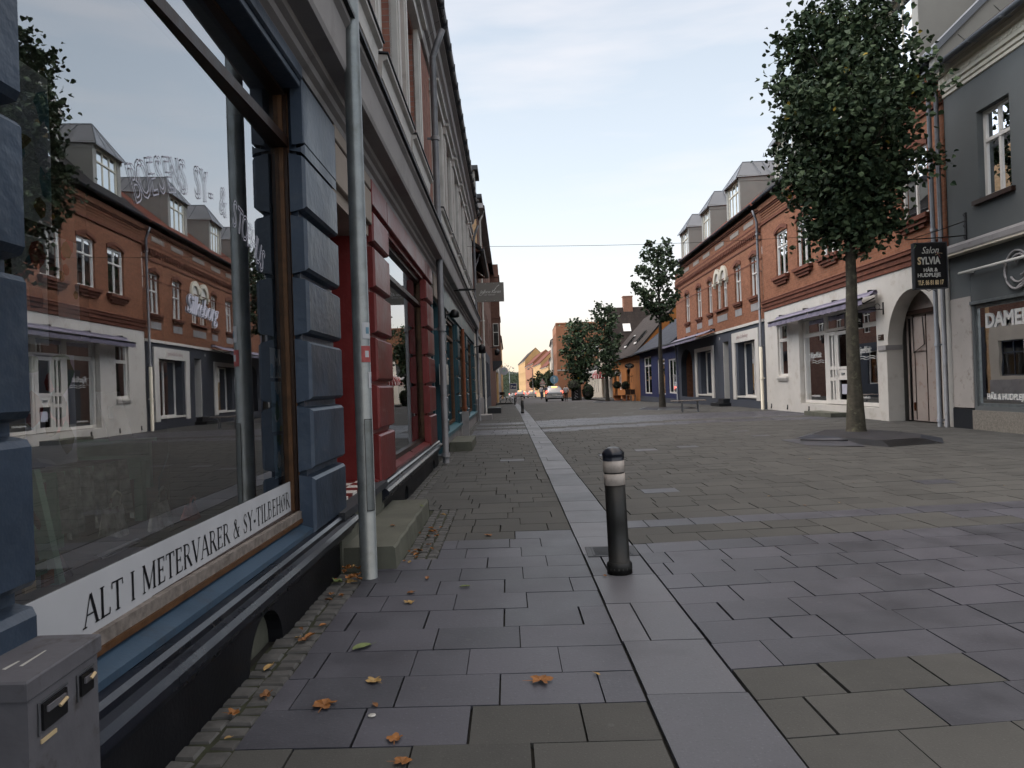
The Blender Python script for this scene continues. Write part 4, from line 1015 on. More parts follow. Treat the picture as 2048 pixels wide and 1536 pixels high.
b = MB(RIGHT); b.grid(S0, 14.42, .38, 3.47, .0, hs, .2, 'render_darkgrey'); b.box(14.425, S1-.002, -.2, .0, 2.62, 3.47, 'render_darkgrey'); b.box(S0, 14.42, -.01, .04, 2.44, 2.50, 'galvanized'); b.build('ground_floor_wall', B3)
b = MB(RIGHT); b.box(14.42, S1-.02, -.2, .02, .42, 2.62, 'panel_worn'); b.build('side_panel', B3)
b = MB(RIGHT); b.box(14.44, S1, -.2, .03, -.3, .40, 'granite_dark'); b.box(S0, 14.44, -.2, .04, -.3, .38, 'granite_pink'); b.build('plinth', B3)
w_ = window(B3, RIGHT, 11.2, 14.36, .46, 2.42, w=-.04, frame='galvanized', bars='', fw=.06, d=.05, glass='glass', name='shop_window'); window(B3, RIGHT, 8.0, 11.2, .46, 2.42, w=-.04, frame='galvanized', bars='', fw=.06, d=.05, name='shop_window')
b = MB(RIGHT); b.tube([(14.58, .12, 3.09), (11, .12, 3.10)], .028, 'plastic_white', 10); b.box(14.3, 14.4, 0, .1, 3.06, 3.12, 'plastic_white'); b.build('light_tube', B3)
b = MB(RIGHT); add_text(b, 'DAMER', .38, 14.10, -.052, 1.97, 'sign_text', -1, offset=.014, xs=1.0); add_text(b, 'HÅR & HUDPLEJE', .15, 14.12, -.052, .60, 'sign_text', -1, offset=.005, xs=.95); b.build('window_lettering', w_)
b = MB(RIGHT)
for k in range(3):
    P = [(13.0+.32*math.cos(t)*(1-.25*k)-.05*k, .05, 2.92+.34*math.sin(t)*(1-.28*k)+.02*k) for t in [R(x) for x in range(40, 400-60*k, 12)]]
    b.tube(P, .022, 'grey_plaster', 6)
b.tube([(13.0, .05, 2.6), (12.8, .05, 2.7), (12.7, .05, 3.0), (12.9, .05, 3.2)], .022, 'grey_plaster', 6)
b.build('emblem', B3)
shell(B3, RIGHT, S0, S1-.0, -.3, -8, -.5, 6.8, 'interior_wall')
b = MB(RIGHT); b.box(S0+.2, S1-.2, -8, -.2, 2.9, 3.0, 'interior_wall'); b.box(S0, S1-.3, -2.4, -2.3, 0, 2.9, 'dark_interior'); b.box(13.55, 14.2, -.5, -.45, .46, 2.3, 'interior_wall'); b.build('partition', B3)
b = MB(RIGHT); b.box(13.05, 13.32, -.35, -.33, .7, 2.38, 'banner_purple'); add_text(b, 'SOMMETER', .13, 13.27, -.325, .95, 'text_dark', -1, rot=0, xs=.3); tag(b.build('banner'), 'purple banner hanging in the hairdresser window', 'banner')
for i, (s, z, m, lb) in enumerate(((14.05, 1.02, 'plastic_white', 'white wig head standing highest in the hairdresser window'), (14.3, .80, 'wood_plank', 'tan wig head at the left in the hairdresser window'), (14.0, .58, 'skin', 'small skin-coloured wig head low in the hairdresser window'))):
    t = thing('wig_head', lb, 'wig head', RIGHT.p(s, -.6, z)); q = MB(RIGHT)
    q.lathe((s, -.6, z-.2), [(.09, 0), (.07, .04), (.05, .08), (.05, .12), (.08, .16), (.10, .22), (.11, .29), (.09, .36), (.05, .40), (0, .41)], m, 14); q.build('head', t)
    q = MB(RIGHT); q.lathe((s, -.6, z+.05), [(.118, -.03), (.125, .04), (.11, .11), (.06, .165), (0, .175)], ['cream_trim', 'hair_brown', 'hair_brown'][i], 14); q.build('wig', t)
    q = MB(RIGHT); q.box(s-.12, s+.12, -.72, -.48, .38, z-.2, 'dark_interior'); q.build('stand', t)
b = MB(RIGHT); b.extr([(.38, 7.33), (-4.2, 10.8), (-8.4, 7.2), (-8.4, 7.05), (-4.2, 10.6), (.38, 7.22)], S0, S1-.26, 'tile_brown'); b.build('roof', B3)
b = MB(RIGHT); b.extr([(.28, 7.4), (.28, 7.62), (-4.6, 12.25), (-9.0, 7.7), (-9.0, 7.0), (.0, 7.0)], S1-.22, S1-.02, 'dormer_grey')
for k in range(6): b.tube([(S1-.225, -.4-k*.8, 7.3), (S1-.225, -2.2-k*.8, 12.0)][::1], .006, 'grey_plaster', 4) if False else b.tube([(S1-.225, -.2-k*.75, 8.0+k*.55), (S1-.225, -1.4-k*.75, 6.9+k*.45)], .006, 'grey_plaster', 4)
b.build('party_gable', B3)
b = MB(RIGHT); b.extr([(.36, 7.56), (.36, 7.72), (-4.6, 12.40), (-4.6, 12.24)], S1-.30, S1+.12, 'zinc'); b.build('verge_flashing', B3)
roundel_gutter(RIGHT, S0, S1, .36, 7.30, 'zinc', .08).build('gutter', B3)

# ------------------------------------------------------------------ right: low blue and orange shops, then the far row
B0 = thing('blue_shop', 'low bright blue painted shop with dark slate roof', 'building', RIGHT.p(49, 0, -.2))
hs = [(42.6, 44.9, .4, 2.5), (46.0, 48.6, .3, 2.6), (50.9, 54.0, .3, 2.95)]
b = MB(RIGHT); b.grid(42.05, 56, -1, 3.3, 0, hs, .15, 'render_blue'); b.box(42.05, 56, -.01, .04, -1, .1, 'render_slate'); b.build('wall', B0)
for i, h in enumerate(hs): window(B0, RIGHT, *h, w=-.05, frame='trim_white', bars='VH' if i else 'V', fw=.09, tz=2.3, name='shop_window', bw=.08)
shell(B0, RIGHT, 42.05, 56, -.3, -6, -1, 3.3, 'interior_wall')
pitched_roof(B0, RIGHT, 42.05, 56, .45, 3.35, -2.8, 5.9, -6, 3.3, 'slate_roof', gable='render_blue')
roundel_gutter(RIGHT, 42.1, 56, .45, 3.3, 'zinc_pipe', .06).build('gutter', B0)
O0 = thing('orange_shop', 'low orange plastered shop with steep dark tiled roof', 'building', RIGHT.p(64, 0, -.4))
hs = [(61.5, 63.5, -.1, 2.3), (67, 69, .5, 2.2), (70.5, 72.5, -.1, 2.2)]
b = MB(RIGHT); b.grid(56.05, 74, -1.2, 3.2, 0, hs, .2, 'render_orange'); b.build('wall', O0)
for h in hs: window(O0, RIGHT, *h, w=-.1, frame='wood_warm' if h[2] < 0 else 'trim_white', bars='VH', tz=1.8)
shell(O0, RIGHT, 56.05, 74, -.3, -7, -1.2, 3.2, 'interior_wall')
pitched_roof(O0, RIGHT, 56.05, 74, .45, 3.3, -3.4, 7.6, -7.2, 3.3, 'tile_brown', gable='render_orange')
for s in (60, 66):
    q = MB(RIGHT); q.extr([(-.4, 4.45), (-1.3, 5.45), (-1.33, 5.40), (-.43, 4.38)], s, s+1.2, 'glass'); q.extr([(-.36, 4.36), (-.40, 4.5), (-.46, 4.5), (-.46, 4.36)], s-.06, s+1.26, 'trim_white'); q.build('roof_window', O0)
roundel_gutter(RIGHT, 56.1, 74, .45, 3.25, 'zinc_pipe', .06).build('gutter', O0)
# tall dark roof facing the camera, across the street line behind the orange shop
CR = Fr(9.3, 76, (1, 0), (0, -1))
P0 = thing('steep_roof_house', 'house with big dark tiled roof facing the street camera, brick chimney on its ridge', 'building', CR.p(4, 0, -.5))
b = MB(CR); b.box(0, 9, -8, -.0, -1.5, 4.2, 'render_pale'); b.build('wall', P0)
b = MB(CR); b.extr([(.4, 4.2), (-3.6, 9.4), (-7.8, 4.2), (-7.8, 4.0), (-3.6, 9.2), (.4, 4.05)], -.15, 9.2, 'tile_brown'); b.build('roof', P0)
b = MB(CR); b.box(1.6, 2.6, -4.1, -3.2, 8.8, 10.5, 'brick_chimney'); b.box(1.55, 2.65, -4.15, -3.15, 10.5, 10.6, 'brick_chimney'); b.build('chimney', P0)
b = MB(CR)
p0, p1 = (-1.4, 6.50), (-2.15, 7.48)
b.extr([(p0[0]+.05, p0[1]+.05), (p1[0]+.05, p1[1]+.05), (p1[0]-.1, p1[1]-.05), (p0[0]-.1, p0[1]-.05)], 1.2, 2.15, 'lead'); b.extr([(p0[0]+.09, p0[1]+.13), (p1[0]+.09, p1[1]-.0), (p1[0]+.04, p1[1]-.0), (p0[0]+.04, p0[1]+.1)], 1.28, 2.07, 'glass'); b.build('roof_window', P0)
# cream house on the corner
K0 = thing('cream_house', 'cream plastered single-storey house with corner door and narrow attic gable', 'building', RIGHT.p(84, 0, -.6))
hs = [(88, 89.2, .0, 1.9), (90.5, 91.7, .0, 1.9), (93, 94.2, .0, 1.9), (96, 97.2, .0, 1.9), (99, 100.2, .0, 1.9)]
b = MB(RIGHT); b.grid(84.2, 104, -2, 2.9, 0, hs, .15, 'render_cream'); b.box(84, 104, -.01, .2, 2.6, 2.9, 'trim_white')
for i in range(30): b.box(84.2+i*.66, 84.5+i*.66, .0, .12, 2.4, 2.6, 'trim_white')
b.build('wall', K0)
for h in hs: window(K0, RIGHT, *h, w=-.08, frame='trim_white', bars='T', fw=.1)
KC = Fr(8.8, 84, (1, 0), (0, -1))
b = MB(KC); b.grid(0, 4.2, -2, 2.9, 0, [(.4, 1.5, -.55, 1.9)], .2, 'render_cream'); b.box(0, 4.2, -.01, .2, 2.6, 2.9, 'trim_white'); b.build('corner_wall', K0)
b = MB(KC); b.box(.4, 1.5, -.2, -.14, -.55, 1.9, 'trim_white'); b.box(.6, 1.3, -.14, -.13, .4, 1.7, 'car_glass'); b.box(.6, 1.3, -.14, -.13, -.35, .2, 'car_glass'); b.box(.22, .4, -.02, .06, -.55, 2.05, 'trim_white'); b.box(1.5, 1.68, -.02, .06, -.55, 2.05, 'trim_white'); b.box(.2, 1.7, -.02, .08, 2.05, 2.25, 'trim_white'); b.build('door', K0)
b = MB(KC); b.prism([(.0, 2.9), (2.6, 2.9), (2.5, 5.0), (1.3, 5.9), (.1, 5.0)], -3, -.1, 'render_cream'); b.box(-.1, 2.7, -.12, .03, 4.95, 5.05, 'trim_white'); b.box(.8, 1.8, -.1, -.07, 3.6, 4.8, 'car_glass'); b.build('attic_gable', K0)
pitched_roof(K0, RIGHT, 86.5, 104, .2, 2.95, -3.5, 6.2, -7.5, 2.9, 'tile_dark')
b = MB(RIGHT); b.box(84.2, 104, -7.6, -7.4, -2, 2.9, 'render_cream'); b.build('back_wall', K0)

# tall brick building standing into the street line, seen gable-on
TG = Fr(4.9, 112, (1, 0), (0, -1))
T0 = thing('tall_brick_building', 'tall flat-topped red-brown brick building rising behind the street trees', 'building', TG.p(4, 0, -.9))
hs = [(3.0, 4.0, 5.4, 8.2), (5.6, 6.6, 5.4, 8.2), (3.0, 4.0, 1.2, 3.0)]
b = MB(TG); b.grid(0, 9, -2, 10.7, 0, hs, .2, 'far_brick'); b.box(0, 9, -.01, .1, 3.3, 3.5, 'render_pale'); b.box(-.05, 9, -.2, .14, 10.5, 10.72, 'far_brick'); b.build('gable_wall', T0)
for h in hs:
    q = MB(TG); q.box(h[0], h[1], -.2, -.18, h[2], h[3], 'car_glass'); q.box(h[0], h[0]+.12, -.18, -.1, h[2], h[3], 'trim_white'); q.box(h[1]-.12, h[1], -.18, -.1, h[2], h[3], 'trim_white'); q.box(h[0], h[1], -.18, -.1, (h[2]+h[3])/2, (h[2]+h[3])/2+.1, 'trim_white'); q.build('window', T0)
TS = Fr(4.9, 112, (0, 1), (-1, 0))
hs = [(s, s+1, z, z+1.8) for s in (2, 5, 8, 11) for z in (1, 4.4, 7.6)]
b = MB(TS); b.grid(0, 14, -2, 10.6, 0, hs, .2, 'far_brick'); b.box(0, 14, -9, -8.8, -2, 10.6, 'far_brick'); b.box(13.8, 14, -9, 0, -2, 10.6, 'far_brick'); b.box(0, 14, -9, 0, 10.55, 10.7, 'tile_dark'); b.build('street_wall', T0)
for h in hs:
    q = MB(TS); q.box(h[0], h[1], -.2, -.18, h[2], h[3], 'car_glass'); q.build('window', T0)
T1 = Fr(4.8, 126.5, (.02, 1), (-1, .02))
row_house(T1, 0, 20, -1.1, 9.0, 12.0, 'render_pale', 'slate_roof', 'pale house with slate roof just past the tall brick building', 5, (1.2, 4.4, 7.0), wh=1.6)
row_house(T1, 20.2, 38, -1.4, 6.6, 9.2, 'render_cream', 'tile_dark', 'low cream house in the far right row', 5, (1.2, 4.2))
T2 = Fr(5.2, 166, (-.055, 1), (-1, -.055))
row_house(T2, 0, 22, -1.9, 5.6, 9.8, 'far_ochre', 'tile_red', 'large ochre house with high red roof in the far right row', 6, (1.2, 4.0))
row_house(T2, 22.2, 52, -2.1, 7.0, 11.0, 'far_ochre', 'tile_red', 'ochre house with steep roof farther along the right row', 8, (1.2, 4.2))
row_house(T2, 52.2, 96, -2.5, 8.0, 12.0, 'far_brick', 'tile_red', 'brick house before the last one of the far right row', 9, (1.2, 4.6))
row_house(T2, 96.2, 150, -3.0, 10.5, 15.0, 'far_ochre', 'tile_brown', 'tallest ochre house closing the far right row', 10, (1.2, 4.6, 7.8))
def hill():
    b = MB(); rnd = random.Random(4); n = 40
    xs = [-120+240*i/n for i in range(n+1)]; hz = [ (6+5*math.exp(-((x+10)/25)**2)+rnd.uniform(-.8, .8)) for x in xs]
    for i in range(n):
        b.face([(xs[i], 420, -8), (xs[i+1], 420, -8), (xs[i+1], 440, hz[i+1]-2), (xs[i], 440, hz[i]-2)], 'hill_green', True)
        b.face([(xs[i], 440, hz[i]-2), (xs[i+1], 440, hz[i+1]-2), (xs[i+1], 480, hz[i+1]), (xs[i], 480, hz[i])], 'hill_green', True)
    return struct(b.build('hills'))
hill()

# ------------------------------------------------------------------ street furniture
def lamp_post():
    x, y = -1.01, 4.47
    t = thing('lamp_post', 'tall galvanized steel post with stickers in front of the red doorway', 'lamp post', (x, y, 0))
    b = MB(); b.tube([(x, y, -.05), (x, y, 3.2), (x-.0, y, 6.6)], [.053, .050, .042], 'galvanized', 28); b.build('pole', t)
    b = MB(); n = 12
    def patch(a0, a1, z0, z1, r, mat):
        for i in range(8):
            p, q = a0+(a1-a0)*i/8, a0+(a1-a0)*(i+1)/8
            b.face([(x+r*math.cos(p), y+r*math.sin(p), z0), (x+r*math.cos(q), y+r*math.sin(q), z0), (x+r*math.cos(q), y+r*math.sin(q), z1), (x+r*math.cos(p), y+r*math.sin(p), z1)], mat, True)
    patch(R(-75), R(-20), .42, .98, .0545, 'galvanized')
    for z in (.42, .98): b.tube([(x+.0545*math.cos(a), y+.0545*math.sin(a), z) for a in [R(v) for v in range(-75, -15, 8)]], .0018, 'black_metal', 4)
    for a in (-75, -20): b.tube([(x+.0545*math.cos(R(a)), y+.0545*math.sin(R(a)), z) for z in (.42, .98)], .0018, 'black_metal', 4)
    b.build('service_hatch', t)
    for a0, a1, z0, z1, m in ((-70, 5, 1.475, 1.575, 'paper'), (-80, -5, 1.33, 1.43, 'paper_red'), (-35, 20, 1.17, 1.27, 'paper')):
        b = MB(); patch(R(a0), R(a1), z0, z1, .0535, m); patch(R(a0+25), R(a1-20), z0+.03, z1-.03, .0540, 'paper_blue' if m == 'paper' else 'paper'); b.build('sticker', t)
    b = MB(); b.tube([(x, y, 6.5), (x+.3, y, 7.0), (x+1.0, y, 7.2)], .03, 'galvanized', 12); b.build('arm', t)
    b = MB(); b.lathe((x+1.15, y, 7.0), [(.0, .22), (.12, .2), (.26, .08), (.28, .0), (.2, -.02), (0, -.03)], 'zinc', 16); b.build('lamp_head', t)
lamp_post()
def cabinet():
    fr = LEFT; s0, s1 = .85, 1.36
    t = thing('utility_cabinet', 'weathered grey metal cabinet with two black latch recesses in the near left corner', 'cabinet', fr.p(1.7, .2, 0))
    # corners measured in the photograph: the lid is an oblique box standing against the wall
    import_pts = [(-.985, 1.385), (-1.150, 1.385), (-1.160, 1.665), (-1.005, 1.665)]
    def lid(z, e): 
        c = (sum(p[0] for p in import_pts)/4, sum(p[1] for p in import_pts)/4)
        return [(c[0]+(p[0]-c[0])*e, c[1]+(p[1]-c[1])*e, z) for p in import_pts]
    b = MB()
    def ring(z0, e0, z1, e1, m):
        a, c = lid(z0, e0), lid(z1, e1)
        for i in range(4): j = (i+1) % 4; b.face([a[i], a[j], c[j], c[i]], m)
    ring(-.02, .93, .568, .93, 'cabinet_grey'); b.face(lid(.568, .93), 'cabinet_grey'); body = b.build('body', t)
    b = MB(); ring(.572, 1.0, .606, 1.0, 'cabinet_grey'); ring(.606, 1.0, .610, .975, 'cabinet_grey'); b.face(lid(.610, .975), 'cabinet_grey'); b.face(lid(.572, 1.0), 'cabinet_grey'); b.build('lid', t)
    # latches on the street-facing side
    A = Vector(lid(0, .93)[0]); B_ = Vector(lid(0, .93)[3]); d = (B_-A).normalized(); nrm = Vector((d.y, -d.x, 0)); Ln = (B_-A).length
    fr2 = Fr(A.x, A.y, (d.x, d.y), (nrm.x, nrm.y))
    for s, w_, z0, z1 in ((Ln*.16, .085, .492, .545), (Ln*.70, .05, .500, .545)):
        b = MB(fr2); b.box(s, s+w_, .001, .006, z0, z1, 'black_metal'); b.box(s+.01, s+w_-.01, .004, .010, z1-.02, z1-.008, 'cabinet_grey'); b.tube([(s-.012, .003, z0-.006), (s-.012, .003, z1+.006), (s+w_+.006, .003, z1+.006)], .0025, 'lead', 4); h = b.build('latch', t)
        b = MB(fr2); b.tube([(s+w_*.55, .012, z0+.03), (s+w_*.8, .015, z0+.038)], .004, 'text_gold', 6); b.build('key_bar', h)
    b = MB(fr2); b.box(Ln*.14, Ln*.34, .001, .004, .468, .476, 'text_gold'); b.build('torn_label', t)
    b = MB(); b.face([(-1.060, 1.47, .6106), (-1.052, 1.47, .6106), (-1.062, 1.56, .6106), (-1.066, 1.56, .6106)], 'plastic_white'); b.face([(-1.085, 1.455, .6106), (-1.075, 1.452, .6106), (-1.078, 1.50, .6106), (-1.083, 1.50, .6106)], 'plastic_white'); b.build('scuff_marks', t)
cabinet()

def bollard(x, y, h=.72, label='', lean=0.):
    t = thing('bollard', label, 'bollard', (x, y, g(y)), 'black bollards along the granite strip')
    r = .064
    b = MB(); b.lathe((x, y, g(y)), [(.0, 0), (r+.012, 0), (r+.013, .055), (r+.006, .068), (r+.002, .072)], 'bollard_rubber', 28)
    for i in range(18):
        a = 2*math.pi*i/18; b.box(x+(r+.010)*math.cos(a)-.003, x+(r+.010)*math.cos(a)+.003, y+(r+.010)*math.sin(a)-.003, y+(r+.010)*math.sin(a)+.003, g(y)+.03, g(y)+.04, 'sett_stone')
    b.build('base_collar', t)
    b = MB(); b.lathe((x, y, g(y)), [(r, .06), (r-.001, .3), (r-.002, h-.20)], 'bollard_rubber', 28); b.build('post', t)
    for z0, z1 in ((h-.20, h-.13), (h-.122, h-.05)):
        b = MB(); b.lathe((x, y, g(y)), [(r-.002, z0), (r+.0005, z0+.001), (r+.0005, z1-.001), (r-.002, z1)], 'bollard_reflector', 28); b.build('reflective_band', t)
    b = MB(); b.lathe((x, y, g(y)), [(r-.003, h-.132), (r-.003, h-.12)], 'bollard_rubber', 28)
    b.lathe((x, y, g(y)), [(r+.001, h-.052), (r+.002, h-.02), (r+.0035, h-.018), (r+.0035, h-.008), (r-.004, h+.004), (r-.02, h+.020), (r-.042, h+.028), (0, h+.03)], 'black_gloss', 28)
    b.build('cap', t)
    t.rotation_euler = (R(lean*.3), R(-lean), 0)
    return t
bb = bollard(.53, 4.41, .735, 'nearest black bollard with two dirty white reflective bands beside the drain', 1.4)
for (x, y, lb) in ((-.19, 31.2, 'middle-distance black bollard where the granite strip bends'), (-.95, 58.8, 'farthest small black bollard beside the parked bicycle')):
    c = copy_tree(bb); c.location = (x, y, g(y)); c.rotation_euler = (0, 0, 0); c['label'] = lb

b = MB()
t = thing('drain_grate', 'black cast-iron drain grate set in the granite strip behind the bollard', 'drain grate', (.53, 4.97, 0))
x0, x1, y0, y1 = .375, .715, 4.83, 5.12
b.box(x0, x1, y0, y0+.022, -.02, .004, 'lead'); b.box(x0, x1, y1-.022, y1, -.02, .004, 'lead'); b.box(x0, x0+.03, y0+.022, y1-.022, -.02, .0039, 'lead'); b.box(x1-.03, x1, y0+.022, y1-.022, -.02, .0039, 'lead'); b.build('frame', t)
b = MB(); b.box(x0+.03, x1-.03, y0+.022, y1-.022, .0022, .0028, 'text_dark')
for i in range(7):
    yy = y0+.035+i*.034; b.box(x0+.035, x1-.035, yy, yy+.015, .003, .0062, 'lead')
for xx in (x0+.035, (x0+x1)/2-.008, x1-.051): b.box(xx, xx+.016, y0+.024, y1-.024, .003, .0058, 'lead')
b.build('grille', t)

# stone steps at the left doors
def stone_step(s0, s1, w0, w1, z0, z1, label, mat='step_stone'):
    b = MB(LEFT); rnd = random.Random(int(s0*10)); n = 14; c = .012
    for i in range(n):
        a, e = s0+(s1-s0)*i/n, s0+(s1-s0)*(i+1)/n
        j0, j1 = .006*math.sin(i*2.1), .006*math.sin((i+1)*2.1)
        b.face([(a, w0, z1), (e, w0, z1), (e, w1-c+j1, z1), (a, w1-c+j0, z1)], mat, False)
        b.face([(a, w1-c+j0, z1), (e, w1-c+j1, z1), (e, w1+j1, z1-c), (a, w1+j0, z1-c)], mat)
        b.face([(a, w1+j0, z1-c), (e, w1+j1, z1-c), (e, w1+.008+j1*.5, z0), (a, w1+.008+j0*.5, z0)], mat)
    for s in (s0, s1): b.face([(s, w0, z0), (s, w0, z1), (s, w1-c, z1), (s, w1, z1-c), (s, w1+.008, z0)], mat)
    return tag(b.build('stone_step', recalc=False), label, 'step')
stone_step(4.66, 6.62, .03, .36, -.03, .145, 'mossy stone step below the red doorway behind the steel post')
stone_step(13.2, 14.9, .02, .42, -.03, .17, 'stone step in front of the teal shopfront')
stone_step(25.3, 26.5, .06, .5, -.03, .18, 'pale stone step by the arched pale ground floor', 'grey_plaster')
stone_step(32.2, 33.6, .05, .75, -.1, .22, 'dark stone step in front of the slate-coloured shopfront', 'granite_dark')
stone_step(37.5, 39.4, .05, .7, -.2, .12, 'low stone step farthest along the left pavement', 'step_stone')

# hanging signs, cameras and boxes on the left row
def left_sign():
    t = thing('hanging_sign', 'grey rectangular hanging sign with white script on the left facade', 'sign', LEFT.p(14.3, .6, 3))
    fr = Fr(-.94, 14.5, (1, 0), (0, -1))
    b = MB(fr); b.box(0, .56, -.03, .03, 2.86, 3.24, 'sign_grey'); b.build('panel', t)
    b = MB(fr)
    add_text(b, 'Jeanne Karen', .088, .08, .033, 3.03, 'sign_text', shear=.45, xs=.88); add_text(b, 'HÅR · SKØNHED', .030, .16, .033, 2.985, 'sign_text')
    b.tube([(.06, .033, 3.0), (.1, .033, 2.985), (.15, .033, 3.03), (.19, .033, 3.10)], .004, 'sign_text', 5)
    b.tube([(.36, .033, 3.07), (.42, .033, 3.15), (.47, .033, 3.19)], .004, 'sign_text', 5)
    for i in range(4):
        for z in (2.88, 3.22): b.lathe((.02+i*.173, .034, z), [(.0, -.006), (.006, 0), (0, .006)], 'sign_text', 6)
    b.build('lettering', t)
    b = MB(fr); b.box(-.55, .02, -.012, .012, 3.10, 3.13, 'black_metal'); b.box(-.55, -.1, -.02, .02, 3.13, 3.14, 'black_metal'); b.box(-.56, -.54, -.05, .05, 3.0, 3.25, 'black_metal'); b.build('bracket', t)
left_sign()
t = thing('wall_lamp', 'black round wall lamp above the teal door', 'wall lamp', LEFT.p(13.0, .1, 2.5))
b = MB(LEFT); b.box(13.0, 13.1, .02, .05, 2.42, 2.55, 'black_metal'); b.tube([(13.05, .03, 2.48), (13.05, .16, 2.52)], .02, 'black_metal', 8); b.build('bracket', t)
b = MB(LEFT); b.lathe((13.05, .2, 2.45), [(.0, .13), (.05, .12), (.08, .08), (.085, .0), (.07, -.02), (0, -.02)], 'black_metal', 16); b.build('lamp_shade', t)
t = thing('wall_lamp', 'second black wall lamp at the far end of the teal shopfront', 'wall lamp', LEFT.p(24.2, .1, 2.5))
b = MB(LEFT); b.tube([(24.2, .0, 2.5), (24.2, .22, 2.55)], .02, 'black_metal', 8); b.build('bracket', t)
b = MB(LEFT); b.lathe((24.2, .28, 2.4), [(.0, .2), (.08, .18), (.12, .1), (.12, -.1), (.0, -.12)], 'black_metal', 14); b.build('lamp_shade', t)
t = thing('wall_box', 'beige electrical box beside the grey downpipe by the teal door', 'wall box', LEFT.p(12.0, .1, 1.4))
b = MB(LEFT); b.box(11.85, 12.45, .0, .10, 1.22, 1.56, 'plastic_white'); b.build('housing', t)
b = MB(LEFT); b.box(11.9, 12.4, .10, .106, 1.27, 1.51, 'plastic_white'); b.tube([(12.34, .11, 1.37), (12.34, .115, 1.41)], .006, 'black_metal', 5); b.build('cover', t)
for i, (s, w, z, lb) in enumerate(((46, .45, 3.35, 'small black lantern hanging lowest on the oriel building wall'), (48.5, .45, 3.5, 'black lantern next along the wall before the bay window'))):
    t = thing('wall_lantern', lb, 'wall lamp', LEFT.p(s, w, z)); b = MB(LEFT); b.tube([(s, 0, z+.3), (s, w, z+.35), (s, w, z+.2)], .02, 'black_metal', 6); b.build('bracket', t)
    b = MB(LEFT); b.lathe((s, w, z-.2), [(.05, 0), (.12, .05), (.16, .3), (.05, .4), (0, .44)], 'black_metal', 8); b.build('lamp_head', t)
t = thing('hanging_sign', 'pale round hanging sign under the bay window', 'sign', LEFT.p(60, .9, 2.5)); b = MB(LEFT)
b.lathe((60, 1.0, 2.45), [(0, 0)], 'plastic_white', 3) if False else None
fr = Fr(LEFT.p(60, .45, 0).x, 60, (1, 0), (0, -1)); b = MB(fr)
b.prism([(.35+.33*math.cos(a), 2.45+.33*math.sin(a)) for a in [R(v) for v in range(0, 360, 18)]], -.03, .03, 'paper'); b.build('panel', t)
b = MB(fr); b.prism([(.2, 2.4), (.35, 2.6), (.5, 2.4), (.37, 2.45), (.35, 2.25), (.33, 2.45)], .031, .036, 'table_green'); b.build('emblem', t)
b = MB(fr); b.box(-.5, .5, -.01, .01, 2.8, 2.83, 'black_metal'); b.build('bracket', t)
t = thing('metal_cladding', 'copper-coloured shopfront panels on the pale house beyond the bay window', 'cladding', LEFT.p(68, 0, -.4)); b = MB(LEFT)
for k in range(5): b.box(66.6+k*1.6, 67.7+k*1.6, .02, .12, -.5, 2.5, 'far_ochre')
b.build('panels', t); b = MB(LEFT); b.box(66.3, 74.8, .02, .2, 2.5, 2.9, 'trim_white'); b.build('fascia', t)

def salon_sign():
    t = thing('hanging_sign', 'black hanging salon sign with gold and white lettering above the arched gate', 'sign', (8, 14.7, 3.4))
    fr = Fr(7.78, 14.55, (.97, -.05), (-.05, -.97)); w = .62; z0, z1 = 2.82, 3.70
    b = MB(fr); b.box(0, w, -.05, .05, z0, z1, 'sign_black'); b.build('panel', t)
    b = MB(fr); b.box(-.012, w+.012, -.06, .055, z1, z1+.02, 'lead'); b.box(-.012, w+.012, -.06, .055, z0-.02, z0, 'lead'); b.box(-.02, 0, -.06, .055, z0-.02, z1+.02, 'lead'); b.box(w, w+.02, -.06, .055, z0-.02, z1+.02, 'lead'); b.build('frame', t)
    b = MB(fr)
    add_text(b, 'Salon', .19, .13, .054, 3.50, 'plastic_white', shear=.35, xs=.82); add_text(b, 'SYLVIA', .20, .05, .054, 3.29, 'plastic_white', xs=.72, offset=.006)
    add_text(b, 'S', .20, .05, .0565, 3.29, 'text_gold', xs=.72, offset=.006)
    add_text(b, 'HÅR &', .10, .16, .054, 3.14, 'plastic_white', xs=.95, offset=.003); add_text(b, 'HUDPLEJE', .10, .04, .054, 3.04, 'plastic_white', xs=1.02, offset=.003)
    add_text(b, 'TLF. 86 81 80 17', .13, .045, .054, 2.88, 'text_gold', xs=.56, offset=.003)
    b.tube([(.40, .056, 3.46), (.47, .056, 3.50), (.54, .056, 3.49)], .004, 'text_gold', 5); b.tube([(.42, .056, 3.52), (.47, .056, 3.46), (.5, .056, 3.40)], .003, 'paper_red', 5)
    b.build('lettering', t)
    b = MB(fr); b.tube([(-.15, 0, 3.80), (.55, 0, 3.81), (1.05, 0, 3.83)], .012, 'black_metal', 6); b.tube([(.0, 0, 3.82), (.5, 0, 3.95), (1.05, 0, 4.12)], .008, 'black_metal', 6); b.box(1.03, 1.06, -.03, .03, 3.70, 4.28, 'black_metal')
    for k in range(3): b.tube([(1.03+.03*math.cos(a), 0, 4.24-.22*k+.03*math.sin(a)) for a in [R(v) for v in range(0, 360, 40)]], .006, 'black_metal', 5)
    for s in (.08, .54): b.tube([(s, 0, 3.72), (s, 0, 3.81)], .006, 'black_metal', 5)
    b.tube([(.2, 0, 2.80), (.28, 0, 2.76), (.34, 0, 2.79), (.42, 0, 2.75)], .007, 'black_metal', 5)
    b.build('bracket', t)
salon_sign()
